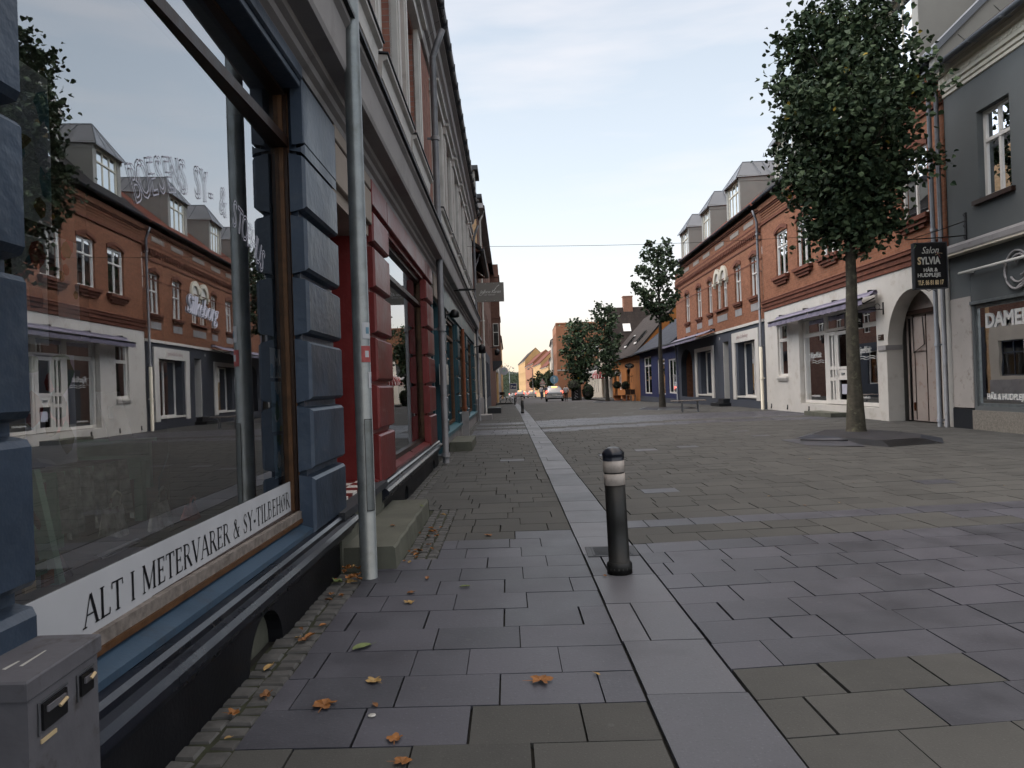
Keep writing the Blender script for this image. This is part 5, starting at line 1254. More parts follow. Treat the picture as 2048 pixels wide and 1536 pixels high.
def knit_sign():
    t = thing('hanging_sign', 'small black hanging sign with curled bracket by the knitwear awning', 'sign', (8.3, 17.3, 2.5))
    fr = Fr(7.85, 17.9, (1, 0), (0, -1))
    b = MB(fr); b.box(0, .42, -.03, .03, 2.3, 2.66, 'sign_black'); b.build('panel', t)
    b = MB(fr); add_text(b, 'KjærKnit', .125, .03, .033, 2.44, 'plastic_white', xs=.75, offset=.002); b.tube([(.06, .035, 2.39), (.2, .035, 2.41), (.36, .035, 2.39)], .004, 'plastic_white', 4); b.build('lettering', t)
    b = MB(fr); b.box(.0, .95, -.01, .01, 2.72, 2.74, 'black_metal'); b.tube([(.8+.07*math.cos(a), 0, 2.80+.07*math.sin(a)) for a in [R(v) for v in range(0, 360, 30)]], .008, 'black_metal', 5); b.box(.93, .97, -.02, .02, 2.6, 2.9, 'black_metal'); b.build('bracket', t)
    for s in (23.2, 19.98):
        b = MB(RIGHT)
        k = .86 if s > 21 else .8
        add_text(b, 'KjærKnit', .25, s-.28, -.155, 1.72, 'sign_text', -1, xs=k, offset=.002)
        for q in range(2): b.tube([(s-.35-.9*v/8, -.154, 1.62-q*.06+.02*math.sin(v*1.3)) for v in range(9)], .006, 'sign_text', 4)
        b.tube([(s-.15+.11*math.cos(a), -.154, 1.74+.11*math.sin(a)) for a in [R(v) for v in range(60, 330, 30)]], .006, 'sign_text', 4)
        add_text(b, 'www.kjaerknit.dk', .085, s-.25, -.155, .52, 'sign_text', -1)
        tag(b.build('window_lettering'), 'white knitwear shop lettering on the glass '+('left of the white door' if s > 21 else 'right of the white door, half behind the trunk'), 'lettering')
    b = MB(RIGHT); b.box(20.4, 20.75, -.158, -.156, .62, .9, 'text_lilac'); tag(b.build('door_notice'), 'pale notice on the lower glass of the white shop door', 'notice')
knit_sign()
def awning(fr, s0, s1, zt, out, drop, cloth, name_lb, n=2, arms=True):
    t = thing('awning', name_lb, 'awning', fr.p((s0+s1)/2, 0, zt))
    b = MB(fr); b.tube([(s0, .16, zt), (s1, .16, zt)], .055, 'awning_cloth' if cloth == 'awning_cloth' else 'black_metal', 12)
    for k in range(4):
        s = s0+.3+(s1-s0-.6)*k/3; b.box(s-.04, s+.04, 0, .2, zt-.02, zt+.09, 'black_metal')
    b.build('roller', t)
    L_ = (s1-s0)/n
    for i in range(n):
        a, c = s0+i*L_+.03, s0+(i+1)*L_-.03; b = MB(fr); m = 24
        sag = [0, .02, .035, .02, 0]
        for j in range(4):
            w0, w1 = .16+(out-.16)*j/4, .16+(out-.16)*(j+1)/4; z0, z1 = zt-drop*j/4-sag[j], zt-drop*(j+1)/4-sag[j+1]
            b.face([(a, w0, z0+.04), (c, w0, z0+.04), (c, w1, z1+.04), (a, w1, z1+.04)], cloth)
        for j in range(m):
            u0, u1 = a+(c-a)*j/m, a+(c-a)*(j+1)/m; d0, d1 = .02*math.sin(j*1.9), .02*math.sin((j+1)*1.9)
            e = .11+.025*abs(math.sin(math.pi*(j+.5)/m*8))
            b.face([(u0, out, zt-drop+.02), (u1, out, zt-drop+.02), (u1, out+d1, zt-drop-e), (u0, out+d0, zt-drop-e)], cloth, True)
        b.build('cloth', t)
        b = MB(fr); b.tube([(a, out, zt-drop+.03), (c, out, zt-drop+.03)], .028, 'black_metal', 8)
        for s in (a+.15, c-.15): b.tube([(s, .1, zt-.12), (s+(.3 if s < (a+c)/2 else -.3), out*.5, zt-drop*.5-.14), (s, out, zt-drop+.02)], .018, 'black_metal', 6)
        b.build('front_bar', t)
    return t
awning(RIGHT, 17.95, 24.9, 3.16, .48, .17, 'awning_cloth', 'faded lilac roller awning in two sections over the white knitwear shop')
awning(RIGHT, 33.4, 41.9, 3.42, .95, .28, 'awning_cloth', 'faded lilac awning over the slate-blue shop beside the lower blue building', 2)

# red fan awnings and small things at the orange shop
for i, (s, lb) in enumerate(((79.5, 'red and white striped dome awning nearest the orange shop'), (83.0, 'red and white striped dome awning at the cream corner house'))):
    t = thing('dome_awning', lb, 'awning', RIGHT.p(s, 0, 1.6)); z0 = 1.7
    b = MB(RIGHT); c = MB(RIGHT)
    for k in range(12):
        t0, t1 = math.pi*k/12, math.pi*(k+1)/12
        for j in range(4):
            f0, f1 = math.pi/2*j/4, math.pi/2*(j+1)/4
            def P(t_, f): return (s+1.5*math.cos(t_)*math.cos(f), 1.3*math.sin(t_)*math.cos(f)+.02, z0+1.2*math.sin(f))
            b.face([P(t0, f0), P(t1, f0), P(t1, f1), P(t0, f1)], 'awning_red')
        c.tube([P(t0, math.pi/2*j/6) for j in range(7)], .03, 'trim_white', 4)
    b.build('cloth', t); c.build('ribs', t)
fr = Fr(8.0, 66, (1, 0), (0, -1))
t = thing('hanging_sign', 'dark red square sign with white letter R on the orange shop', 'sign', (8.3, 66, 2)); b = MB(fr); b.box(-.05, .55, -.04, .04, 1.75, 2.35, 'wood_dark'); b.build('panel', t); b = MB(fr); add_text(b, 'R.', .5, .07, .045, 1.87, 'plastic_white', offset=.01); b.build('lettering', t)
fr = Fr(7.8, 57, (1, 0), (0, -1))
t = thing('hanging_sign', 'black oval hanging sign with white lettering between orange and blue shops', 'sign', (8.2, 57, 2.4)); b = MB(fr); b.prism([(.35+.38*math.cos(a), 2.45+.21*math.sin(a)) for a in [R(v) for v in range(0, 360, 18)]], -.03, .03, 'sign_black'); b.build('panel', t)
b = MB(fr); add_text(b, 'MAYLANDS', .12, .04, .034, 2.46, 'plastic_white', xs=.85); add_text(b, 'HUSET', .11, .17, .034, 2.34, 'plastic_white', xs=.85); b.build('lettering', t); b = MB(fr); b.box(.3, 1.0, -.01, .01, 2.67, 2.7, 'black_metal'); b.build('bracket', t)
def wall_lantern(s, w, z, lb):
    t = thing('wall_lantern', lb, 'wall lamp', RIGHT.p(s, w, z))
    b = MB(RIGHT); b.tube([(s, 0, z-.3), (s, w*.6, z-.38), (s, w, z-.12)], .02, 'black_metal', 6); b.tube([(s+.3, .06, z-.1), (s+.3, .1, z-.8), (s+.1, .1, z-.85)], .015, 'black_metal', 5); b.build('bracket', t)
    b = MB(RIGHT); b.lathe((s, w, z-.12), [(.05, 0), (.08, .03), (.13, .28), (.16, .3), (.05, .42), (0, .5)], 'black_metal', 6); b.build('lamp_head', t)
wall_lantern(59.6, .35, 2.0, 'black iron lantern on the orange shop wall beside the oval sign')
def figure_skin(name, joints, edges, mats, parent, loc, sub=1):
    me = bpy.data.meshes.new(name); me.from_pydata([Vector(j[:3])+loc for j in joints], [], edges) if False else None
    bm = bmesh.new(); lay = bm.verts.layers.skin.verify(); vs = [bm.verts.new(Vector(j[:3])) for j in joints]
    for a, c in edges: bm.edges.new((vs[a], vs[c]))
    for v, j in zip(vs, joints):
        v[lay].radius = (j[3], j[4] if len(j) > 4 else j[3]); v[lay].use_root = False
    vs[0][lay].use_root = True
    bm.to_mesh(me); bm.free()
    o = bpy.data.objects.new(name, me); COL.objects.link(o)
    m = o.modifiers.new('skin', 'SKIN'); m.use_smooth_shade = True; o.modifiers.new('sub', 'SUBSURF').levels = sub; o.modifiers['sub'].render_levels = sub
    bpy.context.view_layer.update()
    me2 = bpy.data.meshes.new_from_object(o.evaluated_get(bpy.context.evaluated_depsgraph_get()))
    bpy.data.objects.remove(o); bpy.data.meshes.remove(me)
    me2.materials.clear(); me2.materials.append(MATS[mats]); me2.name = name
    o = bpy.data.objects.new(name, me2); COL.objects.link(o)
    if parent: o.parent = parent
    return o
def person(x, y, z, h, rz, label, top, leg, group=None, stride=.12, hair='hair_brown', bag=False):
    """standing or walking figure; local frame: x to its left, -y forwards"""
    t = thing('person', label, 'person', (x, y, z), group); k = h/1.75; t.rotation_euler = (0, 0, rz)
    J = lambda *a: [tuple(v*k for v in j) for j in a]
    body = J((0, 0, .95, .13, .10), (0, 0, 1.2, .13, .09), (0, .0, 1.42, .12, .08), (0, 0, 1.50, .05), (0, -.01, 1.58, .055), (0, -.015, 1.66, .085, .075), (0, -.01, 1.73, .06),
             (.10, 0, .90, .085), (.11, -stride, .48, .058), (.11, -stride*.6, .08, .04), (.11, -stride*.6-.16, .03, .035),
             (-.10, 0, .90, .085), (-.11, stride*.6, .48, .058), (-.11, stride*1.6, .10, .04), (-.11, stride*1.6-.15, .04, .035),
             (.19, 0, 1.40, .055), (.25, .04, 1.12, .042), (.24, -.10, .90, .032), (.235, -.14, .82, .03, .018),
             (-.19, 0, 1.40, .055), (-.25, -.02, 1.12, .042), (-.24, -.16, .92, .032), (-.235, -.20, .84, .03, .018))
    E = [(0, 1), (1, 2), (2, 3), (3, 4), (4, 5), (5, 6), (0, 7), (7, 8), (8, 9), (9, 10), (0, 11), (11, 12), (12, 13), (13, 14), (2, 15), (15, 16), (16, 17), (17, 18), (2, 19), (19, 20), (20, 21), (21, 22)]
    figure_skin('body', body, E, 'skin', t, None)
    tj = J((0, 0, .88, .165, .13), (0, 0, 1.05, .155, .12), (0, 0, 1.22, .155, .115), (0, .0, 1.42, .145, .10), (0, 0, 1.49, .07), (.20, 0, 1.40, .075), (.26, .04, 1.12, .06), (.25, -.09, .93, .05), (-.20, 0, 1.40, .075), (-.26, -.02, 1.12, .06), (-.25, -.15, .95, .05))
    figure_skin('jacket', tj, [(0, 1), (1, 2), (2, 3), (3, 4), (3, 5), (5, 6), (6, 7), (3, 8), (8, 9), (9, 10)], top, t, None)
    lj = J((0, 0, .93, .14, .115), (.10, 0, .86, .10), (.11, -stride, .48, .075), (.11, -stride*.6, .10, .06), (-.10, 0, .86, .10), (-.11, stride*.6, .48, .075), (-.11, stride*1.6, .13, .06))
    figure_skin('trousers', lj, [(0, 1), (1, 2), (2, 3), (0, 4), (4, 5), (5, 6)], leg, t, None)
    sh = J((.11, -stride*.6+.03, .045, .045), (.11, -stride*.6-.17, .035, .042)); figure_skin('shoe', sh, [(0, 1)], 'black_metal', t, None)
    sh = J((-.11, stride*1.6+.03, .05, .045), (-.11, stride*1.6-.16, .035, .042)); figure_skin('shoe', sh, [(0, 1)], 'black_metal', t, None)
    hj = J((0, .02, 1.70, .095, .085), (0, .035, 1.62, .075), (0, .05, 1.54, .055)); figure_skin('hair', hj, [(0, 1), (1, 2)], hair, t, None)
    return t
person(3.55, 65.1, g(65)+.02, 1.5, R(170), 'person in white jacket and black trousers standing beside the nearest car', 'jacket_white', 'trouser_black')
person(2.4, 86, g(86)+.1, 1.7, R(20), 'pedestrian in grey jacket on the far pavement behind the nearest car', 'jacket_grey', 'trouser_blue')
person(3.3, 90, g(90)+.1, 1.65, R(-160), 'pedestrian in red jacket on the far pavement behind the nearest car', 'jacket_red', 'trouser_black')
person(1.9, 92, g(92)+.1, 1.72, R(150), 'pedestrian in white top on the far pavement left of the others', 'jacket_white', 'trouser_blue')

def car(x, y, z, rz, label, paint, lw=4.1, wd=1.76, ht=1.50, group='cars with lit tail lights in the street'):
    """hatchback; local frame: tail at -y, front at +y"""
    t = thing('car', label, 'car', (x, y, z), group); t.rotation_euler = (0, 0, rz)
    hw = wd/2
    # stations: y, z_bottom, z_belt, z_roof, half width belt, half width roof
    ST = [(-2.05, .42, .80, .84, .70, .62), (-1.98, .30, .92, .98, .80, .66), (-1.85, .26, .98, 1.22, .84, .64), (-1.60, .26, 1.00, 1.43, .87, .62), (-1.0, .25, .99, 1.50, .88, .62), (0, .25, .96, 1.50, .88, .62),
          (.45, .25, .95, 1.44, .88, .61), (1.05, .25, .94, 1.02, .87, .70), (1.6, .26, .84, .88, .84, .68), (1.95, .30, .70, .73, .76, .6), (2.08, .40, .56, .58, .6, .5)]
    def mk(sc):
        b = MB(); rings = []
        for (yy, zb, zl, zr, wb, wr) in ST:
            rings.append([(-wb*.90, yy, zb), (-wb*1.0, yy, zb+.12), (-wb*1.0, yy, (zb+zl)/2), (-wb*.985, yy, zl), (-wr*1.0, yy, zr-.06*(zr-zl > .2)), (-wr*.80, yy, zr), (wr*.80, yy, zr), (wr*1.0, yy, zr-.06*(zr-zl > .2)), (wb*.985, yy, zl), (wb*1.0, yy, (zb+zl)/2), (wb*1.0, yy, zb+.12), (wb*.90, yy, zb)])
        for i in range(len(rings)-1):
            for j in range(12):
                k = (j+1) % 12
                glass = j in (3, 7) and 2 <= i <= 6
                b.face([rings[i][j], rings[i][k], rings[i+1][k], rings[i+1][j]], paint, True)
        b.face(rings[0], paint); b.face(rings[-1], paint); return b
    b = mk(1)
    o = b.build('body', None, recalc=True); o.parent = t
    def P(name, fn, par=t):
        b = MB(); fn(b); q = b.build(name, None); q.parent = par; return q
    P('rear_window', lambda b: b.face([(-.60, -1.885, 1.02), (.60, -1.885, 1.02), (.54, -1.645, 1.40), (-.54, -1.645, 1.40)], 'car_glass'))
    for sg in (-1, 1):
        P('side_window', lambda b: b.face([(sg*.868, -1.55, 1.03), (sg*.640, -1.45, 1.38), (sg*.640, .35, 1.40), (sg*.872, .95, 1.00)], 'car_glass'))
        P('tail_light', lambda b: b.extr([(-1.99, .80), (-1.99, 1.0), (-1.90, 1.06), (-1.86, .82)], sg*.60, sg*.83, 'tail_red'))
        P('mirror', lambda b: b.box(sg*.88, sg*1.02, .55, .68, .92, 1.06, paint))
        for yy in (-1.25, 1.28):
            w = P('wheel', lambda b: b.wtube([Vector((sg*.68, yy, .31)), Vector((sg*.70, yy, .31)), Vector((sg*.86, yy, .31)), Vector((sg*.885, yy, .31))], [.27, .315, .315, .27], 'tyre', 20))
            P('rim', lambda b: b.wtube([Vector((sg*.875, yy, .31)), Vector((sg*.893, yy, .31))], .2, 'rim_metal', 14), w)
    P('brake_light', lambda b: b.box(-.28, .28, -1.69, -1.62, 1.41, 1.46, 'tail_orange'))
    P('bumper', lambda b: b.extr([(-2.02, .30), (-2.10, .34), (-2.10, .55), (-2.02, .60), (-1.9, .60), (-1.9, .30)], -.80, .80, paint))
    P('bumper_trim', lambda b: b.extr([(-2.05, .24), (-2.115, .27), (-2.115, .36), (-2.05, .38), (-1.9, .38), (-1.9, .24)], -.70, .70, 'black_metal'))
    P('number_plate', lambda b: b.box(-.25, .25, -2.12, -2.105, .60, .70, 'plastic_white'))
    P('windscreen', lambda b: b.face([(-.60, .50, 1.42), (.60, .50, 1.42), (.76, 1.03, 1.03), (-.76, 1.03, 1.03)], 'car_glass'))
    return t
c1 = car(2.78, 72.0, g(72)+.01, R(-2), 'nearest silver-grey hatchback with tail and brake lights lit', 'car_paint')
c2 = car(1.15, 150, g(150)+.01, R(1), 'white hatchback right of the two farther cars ahead', 'car_white')
c3 = copy_tree(c1); c3.location = (-1.2, 134, g(134)+.01); c3.rotation_euler = (0, 0, R(1)); c3['label'] = 'silver car with red tail lights at the left of the far queue'
c4 = copy_tree(c2); c4.location = (-.6, 172, g(172)+.01); c4['label'] = 'farthest white car half hidden between the two farther cars'
c5 = copy_tree(c2); c5.location = (-3.4, 178, g(178)+.01); c5['label'] = 'far white car partly hidden at the left edge of the queue'

def bicycle(x, y, z, rz):
    t = thing('bicycle', 'black city bicycle with front basket parked on the far left pavement', 'bicycle', (x, y, z)); t.rotation_euler = (0, 0, rz)
    def P(name, fn, par=t):
        b = MB(); fn(b); q = b.build(name, None); q.parent = par; return q
    r = .34
    for yy in (-.53, .53):
        w = P('wheel', lambda b: b.tube([(0, yy+r*math.cos(a), r+r*math.sin(a)) for a in [R(v) for v in range(0, 361, 15)]], .02, 'tyre', 6))
        P('spokes', lambda b: [b.tube([(0, yy, r), (0, yy+r*math.cos(R(v)), r+r*math.sin(R(v)))], .003, 'galvanized', 3) for v in range(0, 360, 24)], w)
    P('frame', lambda b: [b.tube(p, .016, 'black_metal', 6) for p in ([(0, -.53, r), (0, -.12, .30), (0, .38, .82), (0, -.17, .52)], [(0, -.12, .30), (0, -.22, .86)], [(0, -.53, r), (0, -.18, .62)], [(0, .53, r), (0, .38, .9), (0, .36, 1.0)])])
    P('saddle', lambda b: b.extr([(-.38, .92), (-.12, .93), (-.1, .90), (-.36, .86)], -.07, .07, 'black_metal'))
    P('handlebar', lambda b: b.tube([(-.28, .16, 1.03), (-.22, .28, 1.05), (0, .36, 1.02), (.22, .28, 1.05), (.28, .16, 1.03)], .013, 'black_metal', 6))
    P('basket', lambda b: [b.box(-.2, .2, .45, .47, .78, 1.04, 'wood_dark'), b.box(-.2, .2, .73, .75, .78, 1.04, 'wood_dark'), b.box(-.2, -.18, .47, .73, .78, 1.04, 'wood_dark'), b.box(.18, .2, .47, .73, .78, 1.04, 'wood_dark'), b.box(-.18, .18, .47, .73, .78, .80, 'wood_dark')])
    P('mudguard', lambda b: b.tube([(0, .53+.38*math.cos(a), r+.38*math.sin(a)) for a in [R(v) for v in range(20, 200, 20)]], .02, 'black_metal', 5))
    P('pedals', lambda b: b.tube([(-.15, -.12, .18), (-.05, -.12, .18), (-.05, -.12, .30), (.05, -.12, .42), (.15, -.12, .42)], .012, 'galvanized', 5))
bicycle(-1.62, 64.0, g(64)+.02, R(60))

def post_sign(x, y, z, h, label, kind):
    t = thing('road_sign', label, 'road sign', (x, y, z)); fr = Fr(x, y, (1, 0), (0, -1))
    b = MB(); b.tube([(x, y, z), (x, y, z+h)], .03, 'galvanized', 8); b.build('post', t)
    b = MB(fr)
    if kind == 'P':
        b.box(-.38, .38, .03, .05, z+h-1.0, z+h, 'plastic_white'); b.box(-.3, .3, .05, .056, z+h-.58, z+h-.06, 'render_blue'); add_text(b, 'P', .4, -.24, .058, z+h-.5, 'plastic_white', offset=.01); add_text(b, '2 timer', .18, -.3, .052, z+h-.85, 'text_dark')
        b.box(.02, .24, .056, .06, z+h-.44, z+h-.30, 'plastic_white')
    if kind == 'disc':
        b.prism([(.55*math.cos(R(v)), z+h-.5+.55*math.sin(R(v))) for v in range(0, 360, 20)], .03, .05, 'paper_blue'); b.prism([(-.06, z+h-.8), (.06, z+h-.8), (.06, z+h-.4), (.2, z+h-.4), (0, z+h-.1), (-.2, z+h-.4), (-.06, z+h-.4)], .05, .06, 'plastic_white')
    if kind == 'tri':
        b.prism([(-.55, z+h-.9), (.55, z+h-.9), (0, z+h)], .03, .05, 'plastic_white'); b.prism([(-.42, z+h-.82), (.42, z+h-.82), (0, z+h-.12)], .05, .055, 'paper_red'); b.prism([(-.3, z+h-.75), (.3, z+h-.75), (0, z+h-.25)], .055, .06, 'plastic_white'); b.box(-.4, .4, .03, .05, z+h-1.25, z+h-.98, 'plastic_white')
    b.build('panel', t)
post_sign(-1.28, 72, g(72), 1.95, 'white parking board with blue square on a post by the bicycle', 'P')
post_sign(3.75, 96, g(96), 3.1, 'round blue arrow sign above the nearest car', 'disc')
post_sign(2.8, 122, g(122), 3.3, 'white triangular warning sign in front of the green tree', 'tri')
def far_lamp(x, y, z, h, lb, arm):
    t = thing('street_lamp', lb, 'street lamp', (x, y, z)); b = MB(); b.tube([(x, y, z), (x, y, z+h), (x+arm*.5, y, z+h+.35), (x+arm, y, z+h+.1)], [.09, .06, .05, .04], 'galvanized', 8); b.build('pole', t)
    b = MB(); b.lathe((x+arm, y, z+h-.05), [(0, .2), (.2, .12), (.24, 0), (0, -.05)], 'zinc', 10); b.build('lamp_head', t)
far_lamp(-3.6, 160, g(160), 6.6, 'thin far street lamp against the sky on the left pavement', .9)
far_lamp(1.2, 128, g(128), 5.2, 'far street lamp in front of the ochre houses', -.7)
t = thing('chain_post', 'thin metal barrier hoop beside the farthest bollard', 'barrier', (-.5, 60, g(60))); b = MB(); b.tube([(-.55, 60, g(60)), (-.55, 60, g(60)+.75), (-.45, 60.7, g(60)+.75), (-.45, 60.7, g(60))], .02, 'galvanized', 6); b.build('hoop', t)

# overhead wire
t = thing('overhead_wire', 'thin wire spanning the street between the two building rows', 'wire', (4, 20, 5)); b = MB()
b.tube([(-1.5+10.6*i/12, 20+.3*i/12, 5.06-.10*math.sin(math.pi*i/12)) for i in range(13)], .006, 'rope', 5); b.build('cable', t)

# bench, chairs, planters
def bench():
    x, y = 5.9, 26.6
    t = thing('bench', 'simple pale plank bench without back standing by the second tree', 'bench', (x, y, 0)); t.rotation_euler = (0, 0, R(-8))
    for k in range(3):
        b = MB(); b.box(-.62, .62, -.24+k*.165, -.10+k*.165, .40, .435, 'weathered_wood'); q = b.build('plank'); q.parent = t
    for s in (-.22, .34):
        b = MB(); b.box(s-.02, s+.02, -.2, -.16, 0, .398, 'zinc_pipe'); b.box(s-.02, s+.02, .16, .2, 0, .398, 'zinc_pipe'); b.box(s-.02, s+.02, -.16, .16, .36, .398, 'zinc_pipe'); b.box(s-.03, s+.03, -.22, .22, 0, .02, 'zinc_pipe'); q = b.build('leg_frame'); q.parent = t
bench()
for i, (x, lb) in enumerate(((8.05, 'left wooden chair against the orange shop wall'), (8.42, 'right wooden chair against the orange shop wall next to the blue shop'))):
    y = 57.4; z = g(y); t = thing('garden_chair', lb, 'chair', (x, y, z), 'wooden chairs at the orange shop')
    b = MB(); b.box(x-.17, x+.17, y-.2, y+.2, z+.42, z+.46, 'wood_plank'); b.build('seat', t); b = MB(); b.box(x-.17, x+.17, y+.18, y+.2, z+.5, z+.9, 'wood_dark'); b.build('backrest', t)
    for a in (-.15, .15):
        for c in (-.18, .18): b = MB(); b.box(x+a-.02, x+a+.02, y+c-.02, y+c+.02, z, z+.42, 'weathered_wood'); b.build('leg', t)

# ------------------------------------------------------------------ trees and plants
def leaf_cloud(name, parent, pts, size, mat, rnd, droop=.25, detail=True, off=(0, 0, 0)):
    V = []; F = []; T = []
    for (p, s_) in pts:
        L_ = size*rnd.uniform(.65, 1.25)*s_; W = L_*.46
        d = Vector((rnd.gauss(0, 1), rnd.gauss(0, 1), rnd.gauss(-droop, .6))).normalized()
        u = d.cross(Vector((rnd.gauss(0, 1), rnd.gauss(0, 1), rnd.gauss(0, 1)))).normalized(); n = d.cross(u)
        p = Vector(p); k = len(V); tn = rnd.random(); fold = n*W*rnd.uniform(.1, .5)
        if detail:
            V += [p, p+d*L_*.12+u*W*.75+fold, p+d*L_*.45+u*W+fold, p+d*L_*.8+u*W*.45+fold*.5, p+d*L_-n*W*.3, p+d*L_*.8-u*W*.45+fold*.5, p+d*L_*.45-u*W+fold, p+d*L_*.12-u*W*.75+fold]
            F += [(k, k+1, k+2, k+3, k+4), (k, k+4, k+5, k+6, k+7)]; T += [tn]*10
        else:
            V += [p, p+d*L_*.45+u*W, p+d*L_, p+d*L_*.45-u*W]; F += [(k, k+1, k+2, k+3)]; T += [tn]*4
    me = bpy.data.meshes.new(name); me.from_pydata([tuple(v) for v in V], [], F); me.materials.append(MATS[mat])
    ca = me.color_attributes.new('tone', 'FLOAT_COLOR', 'CORNER'); ca.data.foreach_set('color', [x for t_ in T for x in (t_, t_, t_, 1)])
    o = bpy.data.objects.new(name, me); COL.objects.link(o); o.parent = parent
    return o
def tree(x, y, h, r, zc, hz, nl, label, seed, tr=.13, leaf=.11, mat='leaves_lime', squash=1.0, limbs=34, spread=.24, shape=None, barkm='bark', detail=True, inner=.35, dense=.5, cx=0.):
    """street tree: tapered trunk, limbs reaching through an uneven crown of single leaves"""
    rnd = random.Random(seed); z0 = g(y)
    t = thing('tree', label, 'tree', (x, y, z0), 'lime trees along the street')
    top = h*.93
    P = [Vector((rnd.uniform(-.05, .05)*(i/8), rnd.uniform(-.05, .05)*(i/8), top*i/8)) for i in range(9)]
    b = MB(); b.wtube([Vector((0, 0, -.05)), Vector((0, 0, .12))]+P[1:], [tr*1.45, tr*1.18]+[tr*(1-.105*i)*.95 for i in range(1, 9)], barkm, 16)
    b.build('trunk').parent = t
    lim = MB(); pts = []; ph = rnd.uniform(0, 6)
    def rad(zz):                                     # crown radius by height
        q = (zz-zc)/hz
        if abs(q) >= 1: return 0
        return r*(shape(q) if shape else math.sqrt(1-q*q))
    for i in range(limbs):
        f = (i+.5)/limbs; zt = zc-hz*.95+2*hz*.93*f; a = i*2.399+rnd.uniform(-.4, .4)
        rr = rad(zt)*rnd.uniform(.55, 1.05)*(1+.16*math.sin(a*3+zt*2.3+ph)); e = Vector((math.cos(a)*rr+cx, math.sin(a)*rr*squash, zt+rnd.uniform(-.15, .15)*r))
        zb = max(zc-hz*1.0, min(top*.95, zt-rr*rnd.uniform(.55, 1.0))); s = Vector((0, 0, zb))
        m1 = s.lerp(e, .35)+Vector((rnd.uniform(-.1, .1), rnd.uniform(-.1, .1), rr*.02)); m2 = s.lerp(e, .7)+Vector((rnd.uniform(-.1, .1), rnd.uniform(-.1, .1), rr*.10))
        r0 = tr*.30*(1.15-f*.6); lim.wtube([s, m1, m2, e], [r0, r0*.7, r0*.45, r0*.15], barkm, 6, False)
        n = int(nl/limbs*(.55+.9*rr/max(.01, r)))
        for k in range(n):
            q = rnd.random()**dense; c = (s.lerp(m1, q/.35) if q < .35 else m1.lerp(m2, (q-.35)/.35) if q < .7 else m2.lerp(e, (q-.7)/.3))
            if q < inner*rnd.random(): continue
            sp = spread*(1.3-.4*q)*r
            pts.append((c+Vector((rnd.gauss(0, sp), rnd.gauss(0, sp), rnd.gauss(0, sp*.8))), 1))
        for k in range(3):                           # twigs poking out of the outline
            d = (e-s).normalized()*rnd.uniform(.1, .38)*r*.5+Vector((rnd.uniform(-.1, .1), rnd.uniform(-.1, .1), rnd.uniform(-.05, .25)))*r*.5
            lim.wtube([m2, e, e+d], [r0*.2, r0*.16, r0*.06], barkm, 4, False)
            for q in range(7 if detail else 4): pts.append((e+d*rnd.random()+Vector((rnd.gauss(0, .04), rnd.gauss(0, .04), rnd.gauss(0, .04)))*r*.6, .9))
    lim.build('limbs').parent = t
    leaf_cloud('crown', t, pts, leaf, mat, rnd, detail=detail)
    return t
def sh_big(q): return (max(0, 1-abs(q)**(2.0 if q > 0 else 2.3)))**.5*(.96+.08*math.sin(q*5+1))
tree(6.38, 14.22, 8.6, 1.66, 6.2, 2.40, 13500, 'big nearest lime tree with dense dark crown on the right', 21, tr=.152, leaf=.112, limbs=60, shape=sh_big, spread=.15, cx=.12)
tree(5.86, 31.46, 7.4, 1.15, 5.6, 1.75, 1500, 'thin-crowned second lime tree with bare lower limbs by the bench', 5, tr=.13, leaf=.15, limbs=22, spread=.13, mat='leaves_mid', barkm='bark_dark', detail=True)
tree(6.35, 57, 8.2, 1.30, 5.0, 2.95, 1900, 'third lime tree with a split top in front of the orange shop', 8, tr=.15, leaf=.24, limbs=26, spread=.16, mat='leaves_mid', barkm='bark_dark', detail=False)
tree(5.6, 76, 8.6, 1.85, 5.2, 3.3, 2700, 'fourth dark lime tree behind the silver car', 13, tr=.17, leaf=.30, limbs=30, spread=.20, mat='leaves_lime', barkm='bark_dark', detail=False)

def shrub(x, y, r, h, label, mat='leaves_bush', n=1800, leaf=.09, z=None, stem=0., pot=None, name='shrub', flower=None):
    z = g(y) if z is None else z; rnd = random.Random(int(x*31+y)); t = thing(name, label, 'shrub' if not stem else 'potted tree', (x, y, z)); pts = []
    for i in range(n):
        v = Vector((rnd.gauss(0, 1), rnd.gauss(0, 1), rnd.gauss(0, 1))).normalized()*(rnd.random()**.28)
        pts.append((Vector((v.x*r, v.y*r, stem+h/2+v.z*h/2)), 1))
    leaf_cloud('foliage', t, pts, leaf, mat, rnd, detail=False)
    b = MB(); b.lathe((0, 0, 0), [(r*.9, stem+h*.3), (r*.93, stem+h*.5), (r*.6, stem+h*.85), (0, stem+h*.93)], 'joint_sand', 12); b.lathe((0, 0, 0), [(0, stem+h*.1), (r*.6, stem+h*.15), (r*.9, stem+h*.3)], 'joint_sand', 12); b.tube([(0, 0, .0), (0, 0, stem+h*.3)], .03, 'bark_dark', 6); q = b.build('stem'); q.parent = t
    if pot: b = MB(); b.lathe((0, 0, 0), [(pot*.75, 0), (pot, .02+pot*1.4), (pot*1.05, pot*1.45), (pot*.9, pot*1.45), (0, pot*1.3)], 'terracotta', 14); b.build('pot').parent = t
    return t
shrub(6.2, 73, .58, 1.65, 'round clipped evergreen bush by the cream house door', n=2600, leaf=.10)
shrub(4.75, 72.5, .62, 1.1, 'purple flowering shrub rising beside the silver car', mat='leaves_far', n=900, leaf=.12, z=g(72)+1.0)
shrub(7.45, 59.6, .34, .62, 'left ball-clipped potted tree at the orange shop', n=1200, leaf=.07, stem=1.0, pot=.32, name='topiary')
